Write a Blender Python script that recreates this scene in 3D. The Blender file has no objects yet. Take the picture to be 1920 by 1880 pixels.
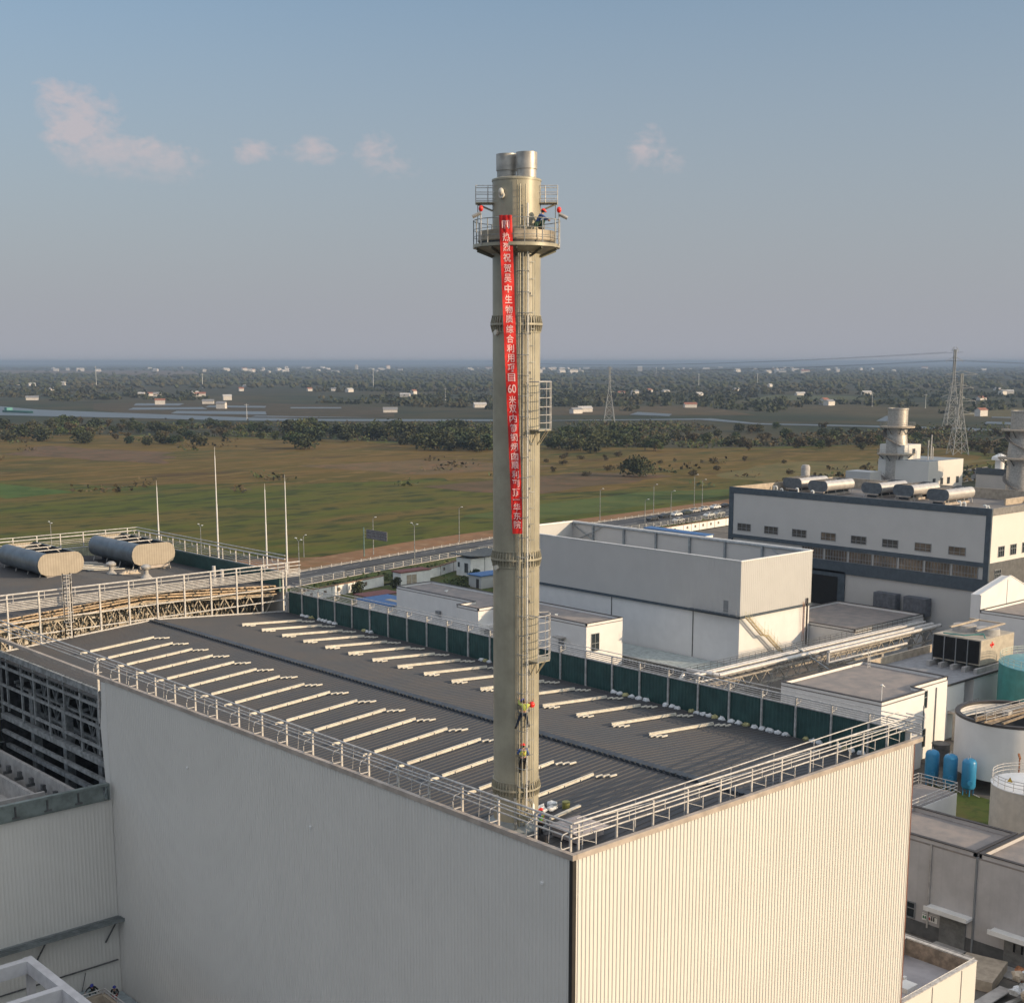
import bpy, bmesh, math, random
from mathutils import Vector, Matrix, noise
random.seed(7)
R = math.radians
sc = bpy.context.scene
COL = sc.collection
# ---------------------------------------------------------------- camera
cam_d = bpy.data.cameras.new('camera'); cam = bpy.data.objects.new('camera', cam_d); COL.objects.link(cam)
cam.location = (-44.035, -44.187, 50.0)
cam.rotation_euler = (R(90 - 10.004), 0, -R(42.077))
cam_d.sensor_width = 36; cam_d.sensor_fit = 'HORIZONTAL'; cam_d.lens = 47.51
cam_d.shift_x = 0.0026; cam_d.shift_y = 0.0964
cam_d.clip_start = 0.5; cam_d.clip_end = 60000
sc.camera = cam
# ---------------------------------------------------------------- light
SUN_EL = 15.0
TOSUN = Vector((0.468, -0.884, 0)).normalized() * math.cos(R(SUN_EL)) + Vector((0, 0, math.sin(R(SUN_EL))))
sun_d = bpy.data.lights.new('sun', 'SUN'); sun = bpy.data.objects.new('sun', sun_d); COL.objects.link(sun)
sun_d.energy = 4.8; sun_d.angle = R(0.6); sun_d.color = (1.0, 0.75, 0.49)
sun.rotation_euler = TOSUN.to_track_quat('Z', 'Y').to_euler()
world = bpy.data.worlds.new('World'); sc.world = world; world.use_nodes = True
wn = world.node_tree; wn.nodes.clear()
def N(nt, t, **kw):
    n = nt.nodes.new(t)
    for k, v in kw.items():
        if k in n.inputs: n.inputs[k].default_value = v
        else: setattr(n, k, v)
    return n
w_out = N(wn, 'ShaderNodeOutputWorld'); w_bg = N(wn, 'ShaderNodeBackground'); w_bg.inputs[1].default_value = 0.10
sky = N(wn, 'ShaderNodeTexSky'); sky.sky_type = 'NISHITA'; sky.sun_disc = False
sky.sun_elevation = R(SUN_EL); sky.sun_rotation = math.atan2(TOSUN.x, TOSUN.y)
sky.altitude = 50; sky.air_density = 1.0; sky.dust_density = 3.0; sky.ozone_density = 1.5
def math_n(nt, op, a, b=None, clamp=False):
    n = nt.nodes.new('ShaderNodeMath'); n.operation = op; n.use_clamp = clamp
    for i, x in enumerate((a, b)):
        if x is None: continue
        if isinstance(x, (int, float)): n.inputs[i].default_value = x
        else: nt.links.new(x, n.inputs[i])
    return n.outputs[0]
def mix_n(nt, fac, a, b, mode='MIX'):
    n = nt.nodes.new('ShaderNodeMix'); n.data_type = 'RGBA'; n.blend_type = mode
    for i, x in ((0, fac), (6, a), (7, b)):
        if isinstance(x, (int, float)): n.inputs[i].default_value = x
        elif isinstance(x, tuple): n.inputs[i].default_value = (*x[:3], 1)
        else: nt.links.new(x, n.inputs[i])
    return n.outputs[2]
# thin haze veil, added overhead brightness and low evening cumulus of the sky, placed by direction (azimuth, elevation)
tc = N(wn, 'ShaderNodeTexCoord'); sep = N(wn, 'ShaderNodeSeparateXYZ'); wn.links.new(tc.outputs['Generated'], sep.inputs[0])
az = math_n(wn, 'ARCTAN2', sep.outputs[0], sep.outputs[1])
el = math_n(wn, 'ARCSINE', sep.outputs[2])
veil = math_n(wn, 'POWER', math_n(wn, 'SUBTRACT', 1.0, math_n(wn, 'DIVIDE', el, R(19)), True), 0.8)
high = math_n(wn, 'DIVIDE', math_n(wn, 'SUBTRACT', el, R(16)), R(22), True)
VEIL = (3.95, 4.05, 4.55)
skycol = mix_n(wn, 1.0, sky.outputs[0], (1.22, 1.52, 1.66), 'MULTIPLY')
skyc = mix_n(wn, math_n(wn, 'MULTIPLY', veil, 0.95), skycol, VEIL)
skyc = mix_n(wn, math_n(wn, 'MULTIPLY', high, 0.85), skyc, (9.6, 9.8, 10.3))   # unseen overhead brightness, added to lift the shaded walls
comb = N(wn, 'ShaderNodeCombineXYZ')
wn.links.new(az, comb.inputs[0]); wn.links.new(math_n(wn, 'MULTIPLY', el, 1.5), comb.inputs[1])
nz = N(wn, 'ShaderNodeTexNoise', Scale=48.0, Detail=8.0, Roughness=0.6, Distortion=0.5); wn.links.new(comb.outputs[0], nz.inputs['Vector'])
nz2 = N(wn, 'ShaderNodeTexNoise', Scale=120.0, Detail=5.0, Roughness=0.6); wn.links.new(comb.outputs[0], nz2.inputs['Vector'])
FWD_AZ = 42.077
def cloud(a_deg, e_deg, wa, we, amp):
    # soft lobe: flat base, billowing top
    da = math_n(wn, 'DIVIDE', math_n(wn, 'SUBTRACT', az, R(FWD_AZ + a_deg)), R(wa))
    de = math_n(wn, 'DIVIDE', math_n(wn, 'SUBTRACT', el, R(e_deg)), R(we))
    d = math_n(wn, 'SQRT', math_n(wn, 'ADD', math_n(wn, 'MULTIPLY', da, da), math_n(wn, 'MULTIPLY', de, de)))
    return math_n(wn, 'MULTIPLY', math_n(wn, 'SUBTRACT', 1.0, d, True), amp)
cl = None
#  azimuth right of the view axis, elevation, half widths
CLOUDS = [(-16.9, 9.0, 2.1, 2.2, 1.0), (-15.5, 7.9, 3.0, 1.3, 1.0), (-13.6, 7.7, 2.0, 1.1, .9), (-17.9, 10.0, 1.2, 1.0, .8),
          (-10.3, 8.2, 1.5, .7, .8), (-7.9, 8.3, 1.7, .8, .8), (-5.4, 8.3, 1.3, 1.2, .62), (-4.7, 7.7, 2.2, .8, .5), (5.5, 8.4, 1.2, 1.5, .62), (6.3, 7.9, 1.6, 1.0, .5)]
for c in CLOUDS:
    o = cloud(*c); cl = o if cl is None else math_n(wn, 'MAXIMUM', cl, o)
nsum = math_n(wn, 'ADD', math_n(wn, 'MULTIPLY', math_n(wn, 'SUBTRACT', nz.outputs[0], 0.5), 1.5), math_n(wn, 'MULTIPLY', math_n(wn, 'SUBTRACT', nz2.outputs[0], 0.5), 0.9))
gate = math_n(wn, 'MULTIPLY', cl, 3.0, True)
cmask = math_n(wn, 'MULTIPLY', math_n(wn, 'SUBTRACT', math_n(wn, 'ADD', cl, math_n(wn, 'MULTIPLY', nsum, gate)), 0.20), 1.7, True)
cmask = math_n(wn, 'MULTIPLY', cmask, math_n(wn, 'DIVIDE', math_n(wn, 'SUBTRACT', el, R(6.3)), R(2.0), True))
cmask = math_n(wn, 'MULTIPLY', cmask, 0.62)
skyc = mix_n(wn, cmask, skyc, (6.0, 5.1, 5.2))
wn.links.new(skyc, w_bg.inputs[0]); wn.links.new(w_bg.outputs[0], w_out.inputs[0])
sc.view_settings.view_transform = 'Standard'; sc.view_settings.look = 'None'
sc.view_settings.exposure = 0.0; sc.view_settings.gamma = 1.0
try:
    sc.cycles.use_denoising = True; sc.cycles.max_bounces = 6; sc.cycles.volume_bounces = 0
    sc.cycles.diffuse_bounces = 3; sc.cycles.glossy_bounces = 2; sc.cycles.transmission_bounces = 3
except Exception: pass
# ---------------------------------------------------------------- helpers
MATS = {}
def mat(name, col, rough=0.7, metal=0.0, var=0.12, scale=1.5, bump=0.0, bscale=20.0, streak=0.0, streak_col=None, col2=None, spec=0.4, alpha=1.0, hi=0.62, lo=0.38, dist=.05, stripe=None):
    """procedural surface: base colour broken by noise patches, optional vertical rain streaks and bump"""
    if name in MATS: return MATS[name]
    m = bpy.data.materials.new(name); m.use_nodes = True; nt = m.node_tree; b = nt.nodes['Principled BSDF']
    b.inputs['Roughness'].default_value = rough; b.inputs['Metallic'].default_value = metal
    b.inputs['Specular IOR Level'].default_value = spec
    tcn = N(nt, 'ShaderNodeTexCoord'); geo = N(nt, 'ShaderNodeNewGeometry')
    n1 = N(nt, 'ShaderNodeTexNoise', Scale=scale, Detail=5.0, Roughness=0.6); nt.links.new(geo.outputs['Position'], n1.inputs['Vector'])
    c2 = col2 if col2 else tuple(max(0, x * (1 - 2 * var)) for x in col)
    c1 = col if col2 else tuple(min(1, x * (1 + var)) for x in col)
    mr = N(nt, 'ShaderNodeMapRange'); mr.inputs[1].default_value = lo; mr.inputs[2].default_value = hi; nt.links.new(n1.outputs[0], mr.inputs[0])
    out = mix_n(nt, mr.outputs[0], c1, c2)
    if streak:
        mp = N(nt, 'ShaderNodeMapping'); mp.inputs['Scale'].default_value = (2.2, 2.2, 0.07); nt.links.new(geo.outputs['Position'], mp.inputs[0])
        n2 = N(nt, 'ShaderNodeTexNoise', Scale=1.0, Detail=4.0, Roughness=0.65); nt.links.new(mp.outputs[0], n2.inputs['Vector'])
        mr2 = N(nt, 'ShaderNodeMapRange'); mr2.inputs[1].default_value = 0.5; mr2.inputs[2].default_value = 0.75; mr2.inputs[4].default_value = streak; nt.links.new(n2.outputs[0], mr2.inputs[0])
        out = mix_n(nt, mr2.outputs[0], out, streak_col or tuple(x * 0.55 for x in col))
    if stripe:      # rib shading of a profiled sheet, put into the colour: (axis, period, depth)
        sp = N(nt, 'ShaderNodeSeparateXYZ'); nt.links.new(geo.outputs['Position'], sp.inputs[0])
        sw = math_n(nt, 'GREATER_THAN', math_n(nt, 'SINE', math_n(nt, 'MULTIPLY', sp.outputs[stripe[0]], 6.2832/stripe[1])), .35)
        out = mix_n(nt, math_n(nt, 'MULTIPLY', sw, stripe[2]), out, tuple(x*.5 for x in col))
    nt.links.new(out, b.inputs['Base Color'])
    if bump:
        n3 = N(nt, 'ShaderNodeTexNoise', Scale=bscale, Detail=4.0); nt.links.new(geo.outputs['Position'], n3.inputs['Vector'])
        bp = N(nt, 'ShaderNodeBump', Strength=bump, Distance=dist); nt.links.new(n3.outputs[0], bp.inputs['Height']); nt.links.new(bp.outputs[0], b.inputs['Normal'])
    MATS[name] = m; return m
ORG = {}
class MB:
    def __init__(s): s.v = []; s.f = []; s.mi = []; s.cur = 0
    def m(s, i): s.cur = i; return s
    def add(s, vs, fs):
        o = len(s.v); s.v += [tuple(p) for p in vs]
        for f in fs: s.f.append(tuple(i + o for i in f)); s.mi.append(s.cur)
        return s
    def box(s, x0, y0, z0, x1, y1, z1):
        if x0 > x1: x0, x1 = x1, x0
        if y0 > y1: y0, y1 = y1, y0
        if z0 > z1: z0, z1 = z1, z0
        return s.add([(x0,y0,z0),(x1,y0,z0),(x1,y1,z0),(x0,y1,z0),(x0,y0,z1),(x1,y0,z1),(x1,y1,z1),(x0,y1,z1)],
                     [(0,3,2,1),(4,5,6,7),(0,1,5,4),(1,2,6,5),(2,3,7,6),(3,0,4,7)])
    def bar(s, p, q, w, h=None):
        p = Vector(p); q = Vector(q); d = q - p
        if d.length < 1e-6: return s
        h = h or w; up = Vector((0, 0, 1)) if abs(d.normalized().z) < 0.95 else Vector((1, 0, 0))
        a = d.cross(up).normalized() * w / 2; b = a.cross(d).normalized() * h / 2
        return s.add([p-a-b, p+a-b, p+a+b, p-a+b, q-a-b, q+a-b, q+a+b, q-a+b], [(0,1,2,3),(7,6,5,4),(0,4,5,1),(1,5,6,2),(2,6,7,3),(3,7,4,0)])
    def tube(s, p, q, r, n=6, r2=None, cap=True):
        p = Vector(p); q = Vector(q); d = q - p
        if d.length < 1e-6: return s
        r2 = r if r2 is None else r2; up = Vector((0, 0, 1)) if abs(d.normalized().z) < 0.95 else Vector((1, 0, 0))
        a = d.cross(up).normalized(); b = a.cross(d).normalized(); vs = []
        for k in range(n):
            t = 2 * math.pi * k / n; e = a * math.cos(t) + b * math.sin(t); vs += [p + e * r, q + e * r2]
        fs = [(2*k, 2*k+1, (2*k+3) % (2*n), (2*k+2) % (2*n)) for k in range(n)]
        if cap: fs += [tuple(range(0, 2*n, 2)), tuple(range(2*n-1, 0, -2))]
        return s.add(vs, fs)
    def path(s, pts, r, n=6, closed=False):
        pts = [Vector(p) for p in pts]
        if closed: pts = pts + [pts[0]]
        for a, b in zip(pts, pts[1:]): s.tube(a, b, r, n)
        return s
    def prism(s, pts, z0, z1):
        n = len(pts); vs = [(x, y, z0) for x, y in pts] + [(x, y, z1) for x, y in pts]
        return s.add(vs, [tuple(range(n-1, -1, -1)), tuple(range(n, 2*n))] + [(i, (i+1) % n, n + (i+1) % n, n + i) for i in range(n)])
    def prism_y(s, pts, y0, y1):     # profile in x,z extruded along y
        n = len(pts); vs = [(x, y0, z) for x, z in pts] + [(x, y1, z) for x, z in pts]
        return s.add(vs, [tuple(range(n)), tuple(range(2*n-1, n-1, -1))] + [(i, n + i, n + (i+1) % n, (i+1) % n) for i in range(n)])
    def lathe(s, cx, cy, prof, n=24, a0=0.0, a1=2*math.pi):
        full = abs(a1 - a0 - 2*math.pi) < 1e-6; k = n if full else n + 1; vs = []
        for r, z in prof:
            for i in range(k):
                t = a0 + (a1 - a0) * i / n; vs.append((cx + r*math.cos(t), cy + r*math.sin(t), z))
        fs = []
        for j in range(len(prof) - 1):
            for i in range(n):
                a = j*k + i; b = j*k + (i+1) % k if full else j*k + i + 1
                fs.append((a, b, b + k, a + k))
        return s.add(vs, fs)
    def cyl(s, cx, cy, r, z0, z1, n=20, r2=None):
        r2 = r if r2 is None else r2
        return s.lathe(cx, cy, [(0.001, z0), (r, z0), (r2, z1), (0.001, z1)], n)
    def torus(s, cx, cy, z, r, t, n=28):
        pts = [(cx + r*math.cos(2*math.pi*i/n), cy + r*math.sin(2*math.pi*i/n), z) for i in range(n)]
        return s.path(pts, t, 5, True)
    def blob(s, c, r, sub=1, squash=(1, 1, 1), rough=0.0, seed=0):
        bm = bmesh.new(); bmesh.ops.create_icosphere(bm, subdivisions=sub, radius=1.0); vs = []
        for v in bm.verts:
            k = 1 + rough * noise.noise(v.co * 1.7 + Vector((seed, seed*1.3, 0)))
            vs.append((c[0] + v.co.x*r*squash[0]*k, c[1] + v.co.y*r*squash[1]*k, c[2] + v.co.z*r*squash[2]*k))
        s.add(vs, [tuple(v.index for v in f.verts) for f in bm.faces]); bm.free(); return s
    def sheet(s, pts, z):
        return s.add([(x, y, z) for x, y in pts], [tuple(range(len(pts)))])
    def build(s, name, mats, parent=None, smooth=True, ang=35):
        o0 = ORG.get(parent, (0, 0, 0)) if parent else (0, 0, 0)
        me = bpy.data.meshes.new(name); me.from_pydata([(x-o0[0], y-o0[1], z-o0[2]) for x, y, z in s.v], [], s.f)
        if not isinstance(mats, (list, tuple)): mats = [mats]
        for m_ in mats: me.materials.append(m_)
        if len(mats) > 1: me.polygons.foreach_set('material_index', s.mi)
        if smooth:
            me.polygons.foreach_set('use_smooth', [True] * len(me.polygons)); me.set_sharp_from_angle(angle=R(ang))
        me.update()
        o = bpy.data.objects.new(name, me); COL.objects.link(o)
        if parent: o.parent = parent; ORG[o] = o0
        return o
def tag(o, label=None, cat=None, group=None, kind=None):
    if label: o['label'] = label
    if cat: o['category'] = cat
    if group: o['group'] = group
    if kind: o['kind'] = kind
    return o
def thing(name, label, cat, loc=(0, 0, 0), group=None):
    o = bpy.data.objects.new(name, None); COL.objects.link(o); o.location = loc; o.empty_display_size = .5
    ORG[o] = tuple(loc); return tag(o, label, cat, group)
def dup(root, loc, rotz=0, label=None, scale=None, group=None):
    def rec(o, par):
        c = o.copy(); COL.objects.link(c); c.parent = par
        for ch in [k for k in KIDS.get(o, [])]: rec(ch, c)
        return c
    def scan(o):
        if o not in KIDS:
            KIDS[o] = [k for k in o.children]
            for k in KIDS[o]: scan(k)
    scan(root); c = rec(root, None); c.location = loc; c.rotation_euler = (0, 0, rotz)
    if label: c['label'] = label
    if scale: c.scale = scale
    if group: c['group'] = group
    return c
KIDS = {}
# ---------------------------------------------------------------- materials
M = {}
HAZE_D = 0.00012
M['steel_white'] = mat('galvanised_pale_steel', (.50, .48, .46), .5, .1, .12, 3)
M['steel_grey'] = mat('grey_primer_steel', (.27, .28, .28), .55, .2, .2, 2)
M['steel_dark'] = mat('dark_steel', (.10, .10, .10), .6, .2, .2, 2)
M['truss'] = mat('primed_truss_steel', (.42, .37, .30), .6, .1, .2, 2)
M['panel'] = mat('cream_profiled_cladding', (.66, .635, .59), .42, .05, .012, .25, streak=.05, streak_col=(.5, .48, .44))
M['flash'] = mat('pale_brown_flashing', (.42, .36, .31), .5, .1, .1, 1)
M['corner'] = mat('black_corner_trim', (.02, .018, .016), .6, 0, .1)
M['roof'] = mat('grey_standing_seam_roof', (.062, .059, .060), .6, .0, .08, .25, col2=(.050, .053, .060), bump=.25, bscale=9)
M['roof_dk'] = mat('dark_ridge_cap', (.035, .045, .06), .5, .1, .2)
M['green'] = mat('green_profiled_liner', (.035, .085, .08), .5, .1, .1, 1)
M['strip'] = mat('cream_roof_upstand', (.62, .58, .50), .5, 0, .08, 2)
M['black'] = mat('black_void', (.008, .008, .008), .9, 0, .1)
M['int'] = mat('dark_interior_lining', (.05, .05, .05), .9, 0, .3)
M['chim'] = mat('olive_grey_chimney_paint', (.36, .33, .25), .38, .06, .07, .8, streak=.22, streak_col=(.24, .21, .15))
M['chim_dk'] = mat('olive_grey_flange_paint', (.17, .17, .13), .5, .3, .15)
M['stain'] = mat('brushed_stainless_flue', (.46, .43, .39), .45, .45, .12, 2, streak=.3, streak_col=(.3, .28, .26))
M['red'] = mat('red_banner_cloth', (.62, .018, .015), .6, 0, .12, 4)
M['white'] = mat('white_paint', (.74, .73, .71), .55, 0, .05, .6, streak=.12, streak_col=(.55, .54, .51))
M['whitewall'] = mat('white_rendered_wall', (.68, .67, .66), .8, 0, .02, .5, streak=.10, streak_col=(.52, .51, .50))
M['greywall'] = mat('pale_grey_sandwich_panel', (.47, .465, .455), .5, .05, .015, .3, streak=.07, streak_col=(.40, .39, .37))
M['slate'] = mat('slate_blue_trim', (.055, .075, .095), .6, 0, .1)
M['plinth'] = mat('dark_grey_plinth', (.10, .10, .10), .8, 0, .1)
M['flatroof'] = mat('bitumen_and_gravel_flat_roof', (.27, .235, .215), .9, 0, .1, .6, col2=(.20, .185, .18), bump=.2)
M['coping'] = mat('dark_roof_coping', (.05, .045, .045), .6, 0, .1)
M['conc'] = mat('pale_concrete', (.38, .36, .34), .85, 0, .1, 1.2, streak=.2)
M['conc_tan'] = mat('tan_concrete', (.42, .35, .27), .85, 0, .1, 1.2)
M['glass'] = mat('dark_window_glass', (.02, .026, .03), .08, 0, .1, .4, spec=.6)
M['glass_warm'] = mat('brown_tinted_window_glass', (.10, .075, .055), .12, 0, .3, .5, spec=.6)
M['frame'] = mat('grey_window_frame', (.22, .23, .24), .5, .1, .05)
M['teal'] = mat('teal_painted_tank', (.055, .24, .22), .45, 0, .10, .5, streak=.3)
M['tealtop'] = mat('pale_teal_tank_roof', (.10, .30, .34), .4, 0, .1)
M['blue'] = mat('bright_blue_vessel', (.03, .22, .42), .35, 0, .06, .8, streak=.2)
M['bluesheet'] = mat('blue_sheet_roof', (.035, .12, .30), .5, 0, .1)
M['pipe'] = mat('aluminium_clad_pipe', (.56, .54, .52), .4, .35, .08, 1.5)
M['rust'] = mat('rusty_orange_steel', (.34, .14, .06), .8, 0, .2)
M['wood'] = mat('dusty_timber_and_board', (.30, .22, .15), .9, 0, .2)
M['sack'] = mat('white_woven_sack', (.62, .63, .64), .8, 0, .12, 6)
M['sack_y'] = mat('dusty_yellow_sack', (.38, .35, .17), .8, 0, .2, 6)
M['redroof'] = mat('dull_red_sheet_roof', (.17, .055, .045), .7, 0, .1)
M['skin'] = mat('skin', (.42, .25, .17), .6, 0, .05)
M['hair'] = mat('black_hair', (.012, .01, .01), .6, 0, .05)
M['hat_r'] = mat('red_helmet', (.75, .03, .02), .3, 0, .03); M['hat_b'] = mat('blue_helmet', (.03, .04, .28), .3, 0, .03)
M['vest_y'] = mat('yellow_green_vest', (.50, .55, .12), .7, 0, .05); M['vest_g'] = mat('green_vest', (.16, .42, .10), .7, 0, .05)
M['navy'] = mat('navy_workwear', (.015, .025, .05), .8, 0, .1); M['black_c'] = mat('black_workwear', (.012, .012, .014), .8, 0, .1)
M['bluework'] = mat('blue_work_shirt', (.06, .11, .28), .8, 0, .1); M['greenwork'] = mat('dark_green_workwear', (.02, .06, .045), .8, 0, .1)
M['boot'] = mat('dark_boot', (.03, .027, .022), .7, 0, .1); M['white_c'] = mat('white_reflective_band', (.75, .75, .72), .5, 0, .03)
# ================================================================ MAIN BUILDING
LU, LV, H = 30.36, 71.5, 26.5
def zroof(u): return 25.92 - 0.070 * abs(u - 15.18)
mbld = thing('process_building', 'large cream metal clad building in front, its grey roof edged with pale rails', 'building', (15, 35, 0))
def ribs(mb, axis, fixed, a0, a1, z0, z1, pitch, depth, sign, seam=0, zfun=None):
    """profiled sheet: trapezoid ribs running vertically; zfun gives a ragged top/bottom"""
    k = 0; a = a0; prof = []
    while a < a1 - 1e-4:
        p = min(pitch, a1 - a)
        prof += [(a, 0), (a + p*.42, 0), (a + p*.52, depth), (a + p*.88, depth), (a + p*.98, 0)]
        if seam and k % seam == seam - 1: prof += [(a + p*.76, depth), (a + p*.80, -.07), (a + p*.97, -.07)]
        a += p; k += 1
    prof.append((a1, 0)); vs = []
    for (t, d) in prof:
        for z in (z0, z1):
            zz = z
            vs.append((t, fixed + sign*d, zz) if axis == 'x' else (fixed + sign*d, t, zz))
    fs = [(2*i, 2*i+2, 2*i+3, 2*i+1) for i in range(len(prof) - 1)]
    mb.add(vs, fs)
w = MB(); ribs(w, 'y', 0, 0.2, 50.2, 0, 26.22, .28, .035, -1, seam=3); w.box(.02, .2, 0, .12, 50.2, 26.2)
# torn end of the sheeting
w.add([(-.03, 50.2, 0), (-.03, 50.25, 8), (-.03, 50.9, 17.5), (-.03, 51.35, 22.6), (-.03, 51.0, 24.2), (-.03, 50.9, 26.1), (-.03, 50.2, 26.1)], [(0, 1, 2, 3, 4, 5, 6)])
w.build('cladding_wall', M['panel'], mbld, ang=20)['label'] = 'long shaded cream cladding wall facing left'
w = MB(); ribs(w, 'x', 0, 0.22, LU - .05, 0, 26.22, .28, .045, -1); w.box(.22, .02, 0, LU - .05, .12, 26.2)
w.build('cladding_wall', M['panel'], mbld, ang=20)['label'] = 'sunlit cream cladding wall facing right'
w = MB(); w.box(LU - .12, .2, 0, LU - .02, 72, 26.9); w.build('cladding_wall', M['panel'], mbld)
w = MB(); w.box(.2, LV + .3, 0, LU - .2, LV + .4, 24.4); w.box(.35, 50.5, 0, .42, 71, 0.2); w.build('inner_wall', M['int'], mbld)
w = MB(); w.box(-.05, -.06, 0, .20, .18, 26.2); w.build('corner_trim', M['corner'], mbld)
w = MB(); w.box(LU - .045, -.05, 0, LU + .07, .15, 26.2); w.build('corner_trim', mat('brown_corner_trim', (.16, .07, .05)), mbld)
w = MB(); w.box(-.10, -.10, 26.22, .18, 71.6, 26.5); w.box(.2, .18, 26.25, .26, 71.6, 26.45); w.build('coping', M['flash'], mbld)
w = MB(); w.box(.2, -.10, 26.22, LU + .9, .18, 26.5); w.build('coping', M['flash'], mbld)
# roof: ribbed sheets running from ridge to eave
def roof_sheet(mb, u0, u1, v0, v1, zf, pitch=.46, dep=.045):
    v = v0; prof = []
    while v < v1 - 1e-4:
        p = min(pitch, v1 - v); prof += [(v, 0), (v + p*.70, 0), (v + p*.78, dep), (v + p*.92, dep)]; v += p
    prof.append((v1, 0)); vs = []
    for t, d in prof:
        for u in (u0, u1): vs.append((u, t, zf(u) + d))
    fs = [(2*i, 2*i+1, 2*i+3, 2*i+2) for i in range(len(prof) - 1)]
    mb.add(vs, fs)
w = MB(); roof_sheet(w, 1.0, 15.18, .6, LV, zroof); roof_sheet(w, 15.18, 29.6, .6, LV, zroof); w.build('roof', M['roof'], mbld, ang=10)
w = MB(); w.box(.2, .2, 24.35, 1.0, 71.3, 24.45); w.box(29.6, .2, 24.35, LU - .14, 71.3, 24.45); w.box(.2, .18, 24.3, 30.2, .62, 25.0)
w.box(.9, .2, 24.4, 1.0, 71.3, 24.98); w.box(29.6, .2, 24.4, 29.7, 71.3, 24.95)
w.build('gutter', M['steel_dark'], mbld)
w = MB()
w.add([(14.85, .6, 25.98), (15.18, .6, 26.12), (15.51, .6, 25.98), (14.85, LV, 25.98), (15.18, LV, 26.12), (15.51, LV, 25.98)], [(0, 3, 4, 1), (1, 4, 5, 2)])
w.build('ridge_cap', mat('blue_grey_ridge_cap', (.075, .085, .10), .5, .1), mbld)
w = MB()
v = .8; vs = []; fs = []
while v < LV - .3:
    for vv, z_ in ((v, 26.07), (v + .26, 26.07), (v + .26, 25.96), (v + .46, 25.96)):
        vs += [(14.66, vv, 25.86), (14.66, vv, z_), (14.86, vv, z_)]
    v += .46
for k in range(len(vs)//3 - 1): fs += [(3*k, 3*k+3, 3*k+4, 3*k+1), (3*k+1, 3*k+4, 3*k+5, 3*k+2)]
w.add(vs, fs)
w.build('ridge_closure', M['roof_dk'], mbld)
# raised roof upstands (two rows)
def upstand(v, u0, u1, kind):
    mb = MB(); mb.bar((u0, v, zroof(u0) + .16), (u1, v, zroof(u1) + .16), .03, .15)
    mb.bar((u0, v + .04, zroof(u0) + .265), (u1, v + .05, zroof(u1) + .265), .09, .025)
    ends = ((u1, 1),) if kind == 'near' else ((u0, -1), (u1, 1))
    for (u, s_) in ends:
        for k in range(3):
            if kind == 'near': du, dv = .12 + .30*k, -.30*(k + 1)
            elif s_ < 0: du, dv = .15 + .30*k, -.22*(k + 1)
            else: du, dv = .10 + .30*k, -.24*(k + 1)
            uu = u + du; z = zroof(uu) + .12
            mb.bar((uu - .28, v + dv, z), (uu + .28, v + dv, z), .11, .09)
    if kind == 'near':
        mb.bar((u0 - .9, v, zroof(u0) + .16), (u0 - .25, v, zroof(u0) + .13), .05, .16)
        for k in range(4): mb.box(u0 + 1 + k*1.3, v - .09, zroof(u0 + 1 + k*1.3) + .1, u0 + 1.05 + k*1.3, v - .02, zroof(u0 + 1 + k*1.3) + .2)
    return mb
for k in range(20):
    v = 64.6 - k*3.42
    if v < 4.2: break
    if abs(v - 7.7) < 1.9: continue
    upstand(v, 5.5, 11.55, 'near').build('roof_upstand', M['strip'], mbld)
for k in range(20):
    v = 65.2 - k*3.42
    if v < 13.2: break
    upstand(v, 20.9, 27.55, 'far').build('roof_upstand', M['strip'], mbld)
# roof-edge railings
def post(mb, x, y, z0, z1, w_=.07): mb.box(x - w_/2, y - w_/2, z0, x + w_/2, y + w_/2, z1)
rail = MB()
for z, off, r in ((27.80, .55, .055), (27.58, .42, .035), (27.42, .35, .035), (27.08, .45, .045)):
    rail.tube((off, off, z), (off, 71.6, z), r); rail.tube((off, off, z), (LU + .7, off, z), r)
rl = rail.build('railing', M['steel_white'], mbld)
lp = [.62, 3.1, 5.92, 8.83, 11.66, 14.45, 17.24, 19.95, 23.0, 25.9] + [28.75 + 2.86*k for k in range(9)]
def ubracket(mb, axis, a, o, z, s=1):
    pts = [(0, .52, 0), (-.30*s, .50, 0), (-.42*s, .50, .10), (-.45*s, .50, .42)] 
    P = [((o - .62 + (.62 if i == 0 else 0), a, z + q[2]) if axis == 'y' else (a, o - .62 + (.62 if i == 0 else 0), z + q[2])) for i, q in enumerate(pts[:1])]
    if axis == 'y': P = [(o, a, z), (o - .55, a, z), (o - .66, a, z + .10), (o - .66, a, z + .42)]
    else: P = [(a, o, z), (a, o - .55, z), (a, o - .66, z + .10), (a, o - .66, z + .42)]
    mb.path(P, .03, 5)
    z2 = z + .62
    if axis == 'y': P = [(o - .62, a, z2 - .12), (o - .58, a, z2 + .05), (o - .48, a, z2 + .13), (o, a, z2 + .16)]
    else: P = [(a, o - .62, z2 - .12), (a, o - .58, z2 + .05), (a, o - .48, z2 + .13), (a, o, z2 + .16)]
    mb.path(P, .03, 5)
for i, v in enumerate(lp):
    p = MB(); post(p, .45 if v < 50 else .16, v + (0 if v < 50 else .12), 24.6 if v < 50 else 22.6, 27.75, .11 if v < 50 else .16); ubracket(p, 'y', v, .45, 26.62)
    if i % 2 == 0 and v < 50: p.tube((.30, v + 1.4, 26.5), (.42, v + 1.4, 27.8), .022, 4)
    p.build('post', M['steel_white'], rl)
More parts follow.
